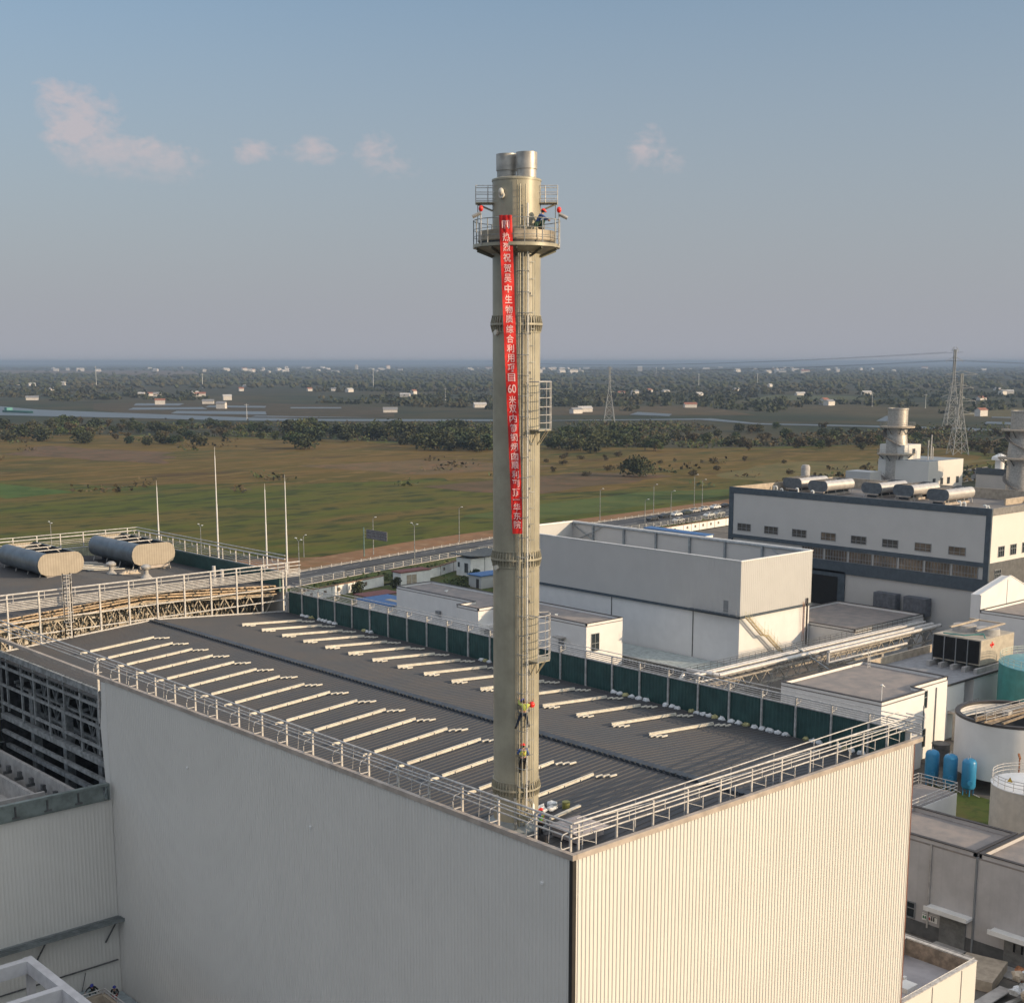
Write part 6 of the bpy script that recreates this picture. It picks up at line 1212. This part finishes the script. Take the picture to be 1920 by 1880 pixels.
# --- poles, lamps, masts
def lamp(x, y, h_, double, label):
    t = thing('street_lamp', label, 'street lamp', (x, y, 0), 'street lamps along the road'); m = MB(); m.tube((x, y, 0), (x, y, h_), .13, 6, .08); m.build('pole', M['steel_grey'], t)
    for s_ in ((-1, 1) if double else (-1,)):
        m = MB(); m.tube((x, y, h_ - .1), (x + 1.4*s_*.3, y - 1.9*s_*-1*.9, h_ + .5), .06, 5); m.build('arm', M['steel_grey'], t)
        m = MB(); m.blob((x + 1.4*s_*.3, y + 1.9*s_*.9, h_ + .5), .38, 1, (.7, 1.2, .3)); m.build('lamp_head', M['white_c'], t)
for (x, y, h_, dd_, lab) in ((122.9, 211.5, 10.3, 1, 'grey street lamp on the near road edge, closest to the rear hall corner'), (164, 221.8, 9.6, 1, 'grey street lamp in front of the gate house on the near road edge'), (198.5, 245.5, 9.6, 0, 'grey street lamp on the far road edge just left of the chimney'),
        (262, 233, 8.4, 0, 'street lamp right of the chimney, first on the near road edge'), (264.5, 254.5, 10, 0, 'street lamp right of the chimney, on the far road edge'), (276, 234.8, 10, 0, 'street lamp rising beside the nearest parked cars'), (293.6, 257.8, 9.4, 0, 'street lamp behind the row of parked cars, left one'), (319.4, 262, 11, 0, 'street lamp behind the row of parked cars, middle one'), (324.2, 262.4, 9, 0, 'street lamp behind the row of parked cars, right one beside the slate framed hall'),
        (100.6, 292.9, 8.7, 1, 'double armed street lamp beyond the left ventilators'), (149.6, 250, 5.5, 0, 'short lamp pole beside the road left end'), (131.8, 271.4, 7.5, 1, 'double lamp with bright heads beyond the rear hall railing'), (165.7, 241.5, 9.6, 0, 'street lamp right beside the road sign')):
    lamp(x, y, h_, dd_, lab)
sg = thing('road_sign', 'large grey road sign board seen from behind on a single tall post', 'sign', (161.8, 240.3, 0))
m = MB(); m.tube((161.8, 240.3, 0), (161.8, 240.3, 7.6), .16, 8); m.build('post', mat('teal_grey_post', (.12, .19, .18), .6), sg); m = MB(); m.box(161.7, 230.2, 4.9, 161.8, 239.0, 7.3); m.build('board', mat('grey_sign_back', (.17, .16, .17), .6), sg)
m = MB()
for z in (5.3, 6.1, 6.9): m.bar((161.65, 230.2, z), (161.65, 240.2, z), .08)
for k in range(5): m.bar((161.65, 231 + k*1.9, 4.9), (161.65, 231 + k*1.9, 7.3), .07)
m.build('bracing', M['steel_grey'], sg)
for (x, y, h_, lab) in ((108.5, 249.6, 22.3, 'thin pale lightning mast, leftmost of four behind the rear hall'), (118.9, 240.1, 30.3, 'tallest pale lightning mast of the four behind the rear hall'), (127.5, 232.4, 21.6, 'thin pale lightning mast, third from left behind the rear hall'), (131.1, 229.2, 23.7, 'thin pale lightning mast, rightmost of four behind the rear hall')):
    t = thing('lightning_mast', lab, 'mast', (x, y, 0), 'lightning masts'); m = MB(); m.tube((x, y, 0), (x, y, h_*.55), .22, 8, .17); m.build('lower_pole', M['white'], t); m = MB(); m.tube((x, y, h_*.55), (x, y, h_*.93), .14, 6, .09); m.tube((x, y, h_*.93), (x, y, h_), .05, 5, .02); m.build('upper_pole', M['white'], t)
# --- parked cars
def car(label, col, loc, yaw):
    t = thing('parked_car', label, 'car', (0, 0, 0), 'cars parked along the road'); L_, W_ = 4.5, 1.8
    prof = [(-2.25, .35), (-2.2, .85), (-1.9, .98), (-1.35, 1.02), (-.75, 1.42), (.7, 1.45), (1.35, 1.03), (2.0, .92), (2.22, .72), (2.25, .35)]
    b = MB(); b.prism_y([(x, z) for x, z in prof], -W_/2, W_/2)
    for i, v in enumerate(b.v):
        if v[2] > 1.2: b.v[i] = (v[0], v[1]*.78, v[2])
    b.build('body', col, t, ang=50)
    g_ = MB()
    for s_ in (-1, 1):
        q = [(-1.15, .915*s_, 1.03), (1.15, .915*s_, 1.03), (.62, .73*s_, 1.40), (-.70, .73*s_, 1.38)]; g_.add(q, [(0, 1, 2, 3)])
    g_.add([(-1.30, -.8, 1.06), (-1.30, .8, 1.06), (-.80, .66, 1.40), (-.80, -.66, 1.40)], [(0, 1, 2, 3)]); g_.add([(1.33, -.8, 1.06), (1.33, .8, 1.06), (.75, .66, 1.43), (.75, -.66, 1.43)], [(0, 1, 2, 3)])
    g_.build('windows', M['glass'], t, smooth=False)
    for x in (-1.4, 1.4):
        for s_ in (-1, 1): w_ = MB(); w_.tube((x, s_*.72, .33), (x, s_*.93, .33), .33, 12); w_.build('wheel', M['black'], t)
    for s_ in (-1, 1): w_ = MB(); w_.box(2.15, s_*.75 - .15, .62, 2.27, s_*.75 + .15, .78); w_.build('headlight', M['white_c'], t)
    t.location = loc; t.rotation_euler = (0, 0, yaw); return t
cc = [('dark grey', (.05, .055, .06)), ('charcoal', (.03, .035, .04)), ('white', (.70, .70, .68)), ('dark green grey', (.05, .06, .05)), ('silver', (.42, .40, .37)), ('pale silver', (.5, .48, .44)), ('bright white', (.72, .71, .7)), ('black', (.015, .015, .018)), ('silver white', (.55, .54, .52)), ('dark blue', (.03, .03, .06)), ('white', (.66, .66, .66)), ('grey', (.35, .35, .34))]
wh = ['nearest the camera in the far row of parked cars', 'second in the far row of parked cars', 'third in the far row of parked cars', 'fourth in the far row of parked cars', 'fifth in the far row of parked cars', 'sixth in the far row of parked cars', 'seventh in the far row of parked cars', 'last in the far row, by the slate framed hall', 'nearest one on the near lane', 'second one on the near lane', 'third one on the near lane', 'last one on the near lane']
for i, (x, y) in enumerate(CARS):
    car('%s car, %s' % (cc[i][0], wh[i]), mat('car_paint_%s' % cc[i][0].replace(' ', '_'), cc[i][1], .25, .2, .02), (x, y - (1.2 if i < 8 else -1.0), .03), R(5.9) + (math.pi if i >= 8 else 0))
# --- lattice pylons
def pylon(x, y, h_, w_, label, arms, yaw, th=.35):
    t = thing('pylon', label, 'pylon', (x, y, 0), 'lattice pylons'); c, s_ = math.cos(yaw), math.sin(yaw); T = lambda a, b, z: (x + a*c - b*s_, y + a*s_ + b*c, z)
    wd = lambda z: w_*(1 - z/h_*.9) if z < h_*.62 else w_*(.442 - (z/h_ - .62)*.6)
    wd = lambda z: max(w_*.13, w_*(1 - 1.35*z/h_)) if z < h_*.7 else w_*.13
    m = MB(); n = 9; zz = [h_*(1 - (1 - k/n)**1.35) for k in range(n + 1)]
    for sx, sy in ((-1, -1), (1, -1), (1, 1), (-1, 1)):
        for z0, z1 in zip(zz, zz[1:]): m.bar(T(sx*wd(z0)/2, sy*wd(z0)/2, z0), T(sx*wd(z1)/2, sy*wd(z1)/2, z1), th)
    m.build('leg_frame', mat('pylon_zinc', (.30, .31, .31), .6, .1), t)
    m = MB()
    for z0, z1 in zip(zz, zz[1:]):
        a, b = wd(z0)/2, wd(z1)/2
        for (p, q) in (((-1, -1), (1, -1)), ((1, -1), (1, 1)), ((1, 1), (-1, 1)), ((-1, 1), (-1, -1))):
            m.bar(T(p[0]*a, p[1]*a, z0), T(q[0]*b, q[1]*b, z1), th*.55); m.bar(T(q[0]*a, q[1]*a, z0), T(p[0]*b, p[1]*b, z1), th*.55); m.bar(T(p[0]*b, p[1]*b, z1), T(q[0]*b, q[1]*b, z1), th*.5)
    m.build('bracing', MATS['pylon_zinc'], t)
    for f, l_ in arms:
        z = h_*f; b = wd(z)/2; m = MB()
        for s in (-1, 1):
            tip = T(s*l_, 0, z + .2)
            for sy in (-1, 1): m.bar(T(s*b, sy*b, z), tip, th*.6); m.bar(T(s*b, sy*b, z + h_*.045), tip, th*.5)
            m.bar(tip, (tip[0], tip[1], tip[2] - 1.8), th*.35)
        m.build('cross_arm', MATS['pylon_zinc'], t)
    return t
YA = R(-42)
pylon(635.1, 342.3, 43.7, 9.0, 'nearer of the two lattice pylons at right, with four cross arms', ((.50, 8.5), (.66, 8.6), (.82, 7), (.985, 9)), YA + .1, .30)
pylon(885, 491, 59, 10.5, 'farther and taller of the two lattice pylons at right, its head above the horizon', ((.40, 9), (.55, 8), (.86, 6), (.985, 2.5)), YA, .42)
pylon(779.8, 744, 45.6, 9.0, 'lone lattice pylon beyond the trees right of the chimney', ((.55, 4), (.75, 3.5), (.97, 2)), YA, .34)
pl_ = thing('power_line', 'faint power lines sagging from the tall right pylon to both sides above the horizon', 'power line', (885, 491, 50))
def wire(a, b, sag):
    m = MB(); n = 14; pts = [Vector(a).lerp(Vector(b), k/n) - Vector((0, 0, sag*4*(k/n)*(1 - k/n))) for k in range(n + 1)]; m.path(pts, .09, 3); m.build('wire', M['steel_dark'], pl_)
for s in (-1, 1):
    ax_, ay_ = 885 + s*6*math.cos(YA), 491 + s*6*math.sin(YA)
    wire((ax_, ay_, 51), (ax_ + 640, ay_ + 1250, 45), 9); wire((ax_, ay_, 51), (ax_ + 330, ay_ - 420, 52), 7); wire((ax_, ay_, 57), (ax_ + 640, ay_ + 1250, 51), 8)
    bx_, by_ = 635 + s*8*math.cos(YA), 342 + s*8*math.sin(YA); wire((bx_, by_, 41), (bx_ + 400, by_ - 260, 44), 6)
POLES = [((1166.3, 2518.08), 41.7), ((1294.52, 2327.47), 27.6), ((594.98, 1011.96), 13.2), ((1103.19, 1352.75), 15.3), ((2097.42, 1755.43), 26.6), ((2451.75, 1881.34), 23.8), ((1540.63, 2105.27), 37.8), ((3213.76, 2869.66), 33.4), ((1297.36, 828.22), 16.1), ((1294.22, 758.8), 15.6)]
pn = ['pale tower pole over the woods at far left', 'second pale pole over the woods at left', 'pole with a sunlit foot beside the river', 'short pole just left of the chimney', 'thin far pole right of the chimney', 'far pole near the middle of the right horizon', 'far pole left of the chimney near the horizon', 'farthest thin pole on the right horizon', 'pole beside the far fields at right', 'second pole beside the far fields at right']
for i, ((x, y), h_) in enumerate(POLES):
    m = MB(); r_ = .5 if y > 1500 else .2; m.tube((x, y, 0), (x, y, h_), r_, 5, r_*.6); m.bar((x - 1.5, y + 1.5, h_*.93), (x + 1.5, y - 1.5, h_*.93), r_); m.box(x - 2*r_, y - 2*r_, 0, x + 2*r_, y + 2*r_, 2*r_); tag(m.build('utility_pole', M['white']), pn[i], 'pole', 'far utility poles')
# --- water
water = mat('river_water', (.035, .042, .045), .35, 0, .1, .02, spec=.8, bump=.05, bscale=.4)
RIV = [(505, 1950), (580, 1640), (568, 1495), (555, 1365), (575, 1240), (613, 1030), (643, 968), (750, 857), (765, 815), (910, 742), (864, 654), (898, 565), (920, 494), (897, 446), (905, 430), (900, 380), (860, 400), (876, 470), (878, 500), (875, 560), (845, 640), (880, 730), (728, 830), (624, 925), (568, 990), (531, 1095), (466, 1240), (440, 1290), (380, 1500), (400, 1950)]
g = MB(); g.sheet(RIV, -.06); S(g.build('river', water, smooth=False))
PONDS = [[(734, 1498), (778, 1458), (733, 1389), (694, 1424)], [(659, 1356), (725, 1320), (694, 1255), (623, 1297)], [(646, 1234), (706, 1159), (661, 1085), (606, 1172)], [(759, 1366), (798, 1304), (767, 1258), (727, 1318)], [(798, 1254), (840, 1216), (815, 1180), (774, 1217)], [(640, 1070), (699.5, 949), (690, 960), (622, 1050)], [(978, 894), (961, 833), (919, 800), (920, 851)], [(1033, 543), (1040, 509), (1003, 490), (994, 524)], [(1131, 592), (1145, 563), (1122, 551), (1109, 580)]]
g = MB()
for P in PONDS: g.sheet(P, -.05)
g.sheet([(980, 600), (1080, 655), (1075, 668), (972, 612)], -.05); S(g.build('ponds', water, smooth=False))
FF = [([(1349, 1064), (1569, 1001), (1697, 1121), (1662, 1241)], (.09, .10, .05)), ([(1150, 640), (1069, 509), (1479, 560), (1365, 694)], (.13, .11, .05)), ([(2225, 5895), (2483, 4431), (3780, 6844), (3078, 8125)], (.16, .12, .09)), ([(540, 1040), (600, 1330), (690, 1520), (860, 1460), (870, 1160), (720, 960)], (.075, .06, .035)), ([(860, 900), (1010, 1060), (1180, 980), (1000, 760)], (.10, .075, .04)), ([(1100, 820), (1300, 900), (1380, 700), (1150, 660)], (.085, .07, .035)), ([(1300, 560), (1500, 700), (1700, 650), (1400, 480)], (.11, .085, .04)), ([(900, 2000), (1200, 2300), (1500, 2100), (1100, 1800)], (.05, .05, .03)), ([(720, 380), (840, 420), (1000, 400), (900, 300), (740, 290)], (.14, .10, .055))]
for i, (P, c) in enumerate(FF):
    g = MB(); g.sheet(P, -.20 + .008*i); S(g.build('far_field', land_mat('far_field_%s' % 'abcdefghi'[i], [tuple(x*.72 for x in c), (c[0]*.6, c[1]*.65, c[2]*.6), (c[0]*1.2, c[1]*1.1, c[2]*1.1)], (1/60, 1/25)), smooth=False))
bg = thing('barge', 'long flat teal barge lying on the river at the far left', 'barge', (506, 1300, 0)); w = MB(); d = Vector((509.9 - 503.4, 1277.3 - 1322.2, 0)).normalized(); n_ = Vector((-d.y, d.x, 0)); c0 = Vector((507, 1300, 0))
w.add([tuple(c0 + d*a + n_*b + Vector((0, 0, z))) for z in (0, 1.8) for a, b in ((-24, -4), (20, -4), (26, 0), (20, 4), (-24, 4))], [(0, 1, 2, 3, 4), (9, 8, 7, 6, 5)] + [(i, (i+1) % 5, 5 + (i+1) % 5, 5 + i) for i in range(5)]); w.build('hull', mat('faded_teal_hull', (.05, .16, .14), .7), bg)
w = MB(); q = c0 - d*19; w.box(q.x - 3, q.y - 3, 1.8, q.x + 3, q.y + 3, 4.4); w.build('cabin', M['teal'], bg)
# --- houses
wm = mat('far_house_wall', (.62, .58, .54), .8); rmx = [mat('far_roof_red', (.28, .12, .08), .8), mat('far_roof_grey', (.22, .22, .23), .8), mat('far_roof_pale', (.48, .46, .44), .7)]
def house(x, y, L_, W_, h_, k, yaw):
    m = MB(); c, s_ = math.cos(yaw), math.sin(yaw); T = lambda a, b, z: (x + a*c - b*s_, y + a*s_ + b*c, z); rh = W_*.28
    m.add([T(a, b, z) for z in (0, h_) for a, b in ((-L_/2, -W_/2), (L_/2, -W_/2), (L_/2, W_/2), (-L_/2, W_/2))] + [T(-L_/2, 0, h_ + rh), T(L_/2, 0, h_ + rh)], [(0, 1, 5, 4), (1, 2, 6, 5), (2, 3, 7, 6), (3, 0, 4, 7), (5, 6, 9), (7, 4, 8)])
    m.m(1); e = .5; m.add([T(-L_/2 - e, -W_/2 - e, h_ - .15), T(L_/2 + e, -W_/2 - e, h_ - .15), T(L_/2 + e, 0, h_ + rh + .15), T(-L_/2 - e, 0, h_ + rh + .15), T(L_/2 + e, W_/2 + e, h_ - .15), T(-L_/2 - e, W_/2 + e, h_ - .15)], [(0, 1, 2, 3), (3, 2, 4, 5)])
    return m.build('village_house', [wm, rmx[k]], smooth=False)
rr = random.Random(12)
for i, (x, y) in enumerate(HOUSES):
    D = math.hypot(x + 44, y + 44)
    if D < 3800:
        o = house(x, y, rr.uniform(8, 16), rr.uniform(6, 8), rr.uniform(3, 6), i % 3, R(-20 + rr.uniform(-30, 30))); tag(o, 'small pale house among the fields and ponds beyond the tree belt', 'house', 'houses among the far fields')
    else:
        big = rr.random(); o = house(x, y, rr.uniform(12, 42), rr.uniform(10, 18), rr.uniform(7, 15) if big > .04 else rr.uniform(22, 30), 2 if big > .4 else i % 3, R(rr.uniform(-60, 60))); tag(o, 'tiny pale building in the hazy towns along the horizon', 'building', 'buildings of the horizon towns')
# --- trees
def leafmat(name, c1, c2):
    m = bpy.data.materials.new(name); m.use_nodes = True; nt = m.node_tree; b = nt.nodes['Principled BSDF']; b.inputs['Roughness'].default_value = .8; b.inputs['Specular IOR Level'].default_value = .2
    oi = N(nt, 'ShaderNodeObjectInfo'); geo = N(nt, 'ShaderNodeNewGeometry'); n1 = N(nt, 'ShaderNodeTexNoise', Scale=.45, Detail=3.0); nt.links.new(geo.outputs['Position'], n1.inputs['Vector'])
    mr = N(nt, 'ShaderNodeMapRange'); mr.inputs[1].default_value = .35; mr.inputs[2].default_value = .65; nt.links.new(n1.outputs[0], mr.inputs[0])
    c = mix_n(nt, mr.outputs[0], c1, c2); c = mix_n(nt, math_n(nt, 'MULTIPLY', oi.outputs['Random'], .45), c, (.10, .075, .035)); nt.links.new(c, b.inputs['Base Color']); return m
LM = {'g': leafmat('leaf_green', (.040, .068, .026), (.075, .095, .035)), 'd': leafmat('leaf_dark', (.022, .040, .020), (.042, .060, .028)), 'b': leafmat('leaf_brown_green', (.055, .052, .030), (.095, .070, .035)), 'l': leafmat('leaf_light', (.065, .09, .035), (.10, .11, .045))}
bark = mat('bark', (.09, .07, .05), .9)
def crown(seed, w_, h_, z0, n, q):
    r_ = random.Random(seed); m = MB(); lobes = [(r_.uniform(-.5, .5)*w_*.6, r_.uniform(-.5, .5)*w_*.6, z0 + h_*r_.uniform(.25, .8), w_*r_.uniform(.22, .38)) for _ in range(7)]; lobes.append((0, 0, z0 + h_*.5, w_*.36))
    for _ in range(n):
        lx, ly, lz, lr = r_.choice(lobes); d = Vector((r_.gauss(0, 1), r_.gauss(0, 1), r_.gauss(0, 1))).normalized()*lr*r_.uniform(.55, 1.1); p = Vector((lx, ly, lz)) + Vector((d.x, d.y, d.z*.85))
        if p.z < z0: p.z = z0 + r_.random()*.3
        a = Vector((r_.gauss(0, 1), r_.gauss(0, 1), r_.gauss(0, .6))).normalized(); b = a.cross(Vector((r_.gauss(0, 1), r_.gauss(0, 1), r_.gauss(0, 1)))).normalized(); s_ = q*r_.uniform(.6, 1.4)
        m.add([p - a*s_ - b*s_*.5, p + a*s_*.2 - b*s_*.8, p + a*s_ + b*s_*.3, p - a*s_*.1 + b*s_*.9], [(0, 1, 2, 3)])
    return m
PROTO = {}
def proto(key, lm, w_, h_, z0, n, q, seed):
    """unit tree 10 m high; crown and trunk are separate meshes shared by all copies of this kind"""
    c = crown(seed, w_, h_, z0, n, q); t = MB(); t.tube((0, 0, -.3), (0, 0, z0 + h_*.5), .28, 7, .12); r_ = random.Random(seed)
    for k in range(4): a = r_.uniform(0, 6.28); t.tube((0, 0, z0 + .3 + k*.6), (math.cos(a)*w_*.3, math.sin(a)*w_*.3, z0 + h_*.45 + k*.4), .11, 5, .04)
    PROTO.setdefault(key, []).append((c, t, LM[lm]))
for s_ in range(3):
    proto('g', 'g', 9.5, 9.2, .2, 560, .62, s_ + 1); proto('d', 'd', 10.5, 9.4, .1, 600, .66, s_ + 11); proto('b', 'b', 8.0, 9.2, .1, 460, .58, s_ + 21); proto('s', 'b', 13, 8.5, .2, 300, .8, s_ + 31); proto('l', 'l', 5.5, 9.0, .8, 340, .45, s_ + 41)
MESH = {}
def tree(key, x, y, h_, label, group, name='tree', var=0, rot=0, wide=1.0):
    lst = PROTO[key]; c, t, lm = lst[var % len(lst)]; root = thing(name, label, 'shrub' if name == 'shrub' else 'tree', (0, 0, 0), group); k = (key, var % len(lst))
    if k not in MESH:
        co = c.build('crown', lm, root, smooth=False); to = t.build('trunk', bark, root); MESH[k] = (co, to)
    else:
        for o in MESH[k]: n_ = o.copy(); COL.objects.link(n_); n_.parent = root
    root.location = (x, y, -.1); root.scale = (h_/10*wide, h_/10*wide, h_/10); root.rotation_euler = (0, 0, rot); return root
ZL = {'bL': ('dgbd', 'dark bushy tree in the left part of the tree belt beyond the field', 'trees left in the belt'), 'bC': ('ddgd', 'dense dark tree of the clump just left of the chimney beyond the field', 'trees in the dense clump'), 'bR': ('gldg', 'green tree of the belt just right of the chimney beyond the field', 'trees right of the chimney'), 'bB': ('bgbd', 'brownish tree of the belt on the right side beyond the field', 'brownish belt trees'), 'sh': ('ssbs', 'low brown shrub on the rough ground between the field and the belt', 'shrubs on rough ground'), 'rv': ('gdld', 'small green tree on the near bank of the river', 'trees on the river bank')}
for i, (zn, x, y, h_) in enumerate(TREES):
    ks, lab, grp = ZL[zn]; tree(ks[i % 4], x, y, h_*(1.05 if zn not in ('sh', 'bL') else 1 if zn == 'sh' else 1.25), lab, grp, 'shrub' if zn == 'sh' else 'tree', i % 3, (i*1.7) % 6.28, 1.25 if zn != 'sh' else 1.3)
proto('big', 'd', 12.5, 9.6, .2, 1500, .42, 77)
tree('big', 400.2, 361.5, 10.4, 'large round dark tree standing alone at the far edge of the green field', None, 'tree', 0, 0, 1.0)
for (x, y, h_, lab) in ((126.5, 193.5, 3.6, 'small dark tree in front of the left white panel wall'), (138, 195, 3.0, 'small dark tree beside the red roofed kiosk'), (157.5, 190.5, 3.4, 'conical dark bush in front of the gate house window')): tree('d', x, y, h_, lab, None, 'tree', 1, 0, .8)
# hedges and scrub
def scrub(mb, x, y, w_, h_, n, q, r_):
    for _ in range(n):
        p = Vector((x + r_.gauss(0, w_*.35), y + r_.gauss(0, w_*.35), abs(r_.gauss(0, .5))*h_)); a = Vector((r_.gauss(0, 1), r_.gauss(0, 1), r_.gauss(0, .6))).normalized(); b = a.cross(Vector((r_.gauss(0, 1), r_.gauss(0, 1), r_.gauss(0, 1)))).normalized(); s_ = q*r_.uniform(.5, 1.4)
        mb.add([p - a*s_ - b*s_*.5, p + a*s_*.2 - b*s_*.8, p + a*s_ + b*s_*.3, p - a*s_*.1 + b*s_*.9], [(0, 1, 2, 3)])
r_ = random.Random(5); m = MB()
for k in range(90): scrub(m, 100 + r_.random()*75, 0, 1.5, .9, 0, .4, r_)
for k in range(60):
    t = k/60; scrub(m, 112 + 60*t, 200.5 + 12*t + r_.uniform(-1.5, 2.5), 2.2, 1.1, 22, .35, r_)
for k in range(60):
    t = k/60; scrub(m, 235 + 75*t, 222 + 8.5*t + r_.uniform(-1.5, 2), 2.2, 1.0, 22, .35, r_)
for k in range(26): scrub(m, 146 + r_.random()*14, 187 + r_.random()*9 - 3, 2.2, 1.3, 26, .3, r_)
tag(m.build('hedge_growth', LM['g'], smooth=False), 'rough hedge growth along the white panel walls', 'hedge', kind='stuff')
r_ = random.Random(6); m = MB(); m2_ = MB()
def inpoly(x, y, P):
    c = False; j = len(P) - 1
    for i in range(len(P)):
        if (P[i][1] > y) != (P[j][1] > y) and x < (P[j][0]-P[i][0])*(y-P[i][1])/(P[j][1]-P[i][1]) + P[i][0]: c = not c
        j = i
    return c
k = 0
while k < 2300:      # scrub in the belt between the pasture and the river
    d = r_.uniform(520, 1120); a = R(42.08 + r_.uniform(-23, 23)); x, y = -44 + d*math.sin(a), -44 + d*math.cos(a)
    if inpoly(x, y, RIV) or (inpoly(x, y, FIELD) and r_.random() < .985) or noise.noise(Vector((x*.008, y*.008, 2))) < -.12: k += .25; continue
    (scrub(m, x, y, 9, 2.6, 18, .9, r_) if r_.random() < .6 else scrub(m2_, x, y, 10, 3.2, 18, .9, r_)); k += 1
tag(m.build('scrub', LM['b'], smooth=False), 'brown scrub covering the rough ground between pasture and river', 'scrub', kind='stuff'); tag(m2_.build('scrub', LM['g'], smooth=False), 'green scrub covering the rough ground between pasture and river', 'scrub', kind='stuff')
# far woods: rows of crowns
bm = bmesh.new(); bmesh.ops.create_icosphere(bm, subdivisions=2, radius=1); TV_ = [v.co.copy() for v in bm.verts]; TF_ = [tuple(v.index for v in f.verts) for f in bm.faces]; bm.free()
bm = bmesh.new(); bmesh.ops.create_icosphere(bm, subdivisions=1, radius=1); TV1 = [v.co.copy() for v in bm.verts]; TF1 = [tuple(v.index for v in f.verts) for f in bm.faces]; bm.free()
def puff(mb, x, y, w_, h_, r_, fine):
    V_, F_ = (TV_, TF_) if fine else (TV1, TF1); vs = []
    for v in V_: k = 1 + r_.uniform(-.28, .28); vs.append((x + v.x*w_*.5*k, y + v.y*w_*.5*k, max(-.3, h_*.5 + v.z*h_*.5*k)))
    mb.add(vs, F_)
WL = [leafmat('far_wood_a', (.024, .042, .020), (.045, .060, .028)), leafmat('far_wood_b', (.035, .045, .024), (.065, .058, .032))]
MBS = [MB(), MB()]
for ri, (x0, y0, x1, y1) in enumerate(ROWS):
    D = math.hypot((x0 + x1)/2 + 44, (y0 + y1)/2 + 44); L_ = math.hypot(x1 - x0, y1 - y0); n = int(min(420, L_/8)) if ri else 120
    for k in range(n):
        t = (k + r_.random())/n; x = x0 + (x1 - x0)*t; y = y0 + (y1 - y0)*t; jt = r_.uniform(-1, 1)*D*.025; x += jt*.67; y += jt*.74
        g_ = noise.noise(Vector((x*.0022, y*.0022, 7.0))) + .5*noise.noise(Vector((x*.009, y*.009, 1.0)))
        thr = -.05 if ri > 5 else .12
        if ri == 0 or (ri in (1, 2, 3, 4) and 540 < x < 900 and y > 940): continue
        if g_ < thr - .25 or inpoly(x, y, RIV) or any(inpoly(x, y, P) for P in PONDS) or any(inpoly(x, y, P) for P, _ in FF if r_.random() > .05): continue
        s_ = 1 + max(0, (D - 2500)/6000); hh = r_.uniform(6, 12)*(1 + .35*g_)*(.75 if ri < 3 else 1); 
        mb_ = MBS[0 if noise.noise(Vector((x*.006, y*.006, 4))) > -.1 else 1]
        if ri < 9:
            for q_ in range(2): scrub(mb_, x + r_.uniform(-6, 6), y + r_.uniform(-6, 6), r_.uniform(6, 9), hh*.62, 13, 1.7 + D*.0003, r_)
        else: puff(mb_, x, y, r_.uniform(9, 17)*s_, hh, r_, ri < 7)
for i in (0, 1): tag(MBS[i].build('far_woods', WL[i], smooth=False), ['dark blue green far woods beyond the river', 'browner far hedgerows and groves beyond the river'][i], 'woods', kind='stuff')
# --- haze: one closed box of even thin air round camera and scene
hz = MB(); hz.box(-5500, -5500, -1.3, 25500, 25500, 64)
hm = bpy.data.materials.new('haze_air'); hm.use_nodes = True; nt = hm.node_tree; nt.nodes.clear(); o_ = N(nt, 'ShaderNodeOutputMaterial'); pvn = N(nt, 'ShaderNodeVolumePrincipled'); pvn.inputs['Color'].default_value = (.30, .40, .56, 1); pvn.inputs['Density'].default_value = HAZE_D; pvn.inputs['Anisotropy'].default_value = 0.0
nt.links.new(pvn.outputs[0], o_.inputs['Volume']); hzo = hz.build('haze', hm, smooth=False); tag(hzo, kind='stuff')
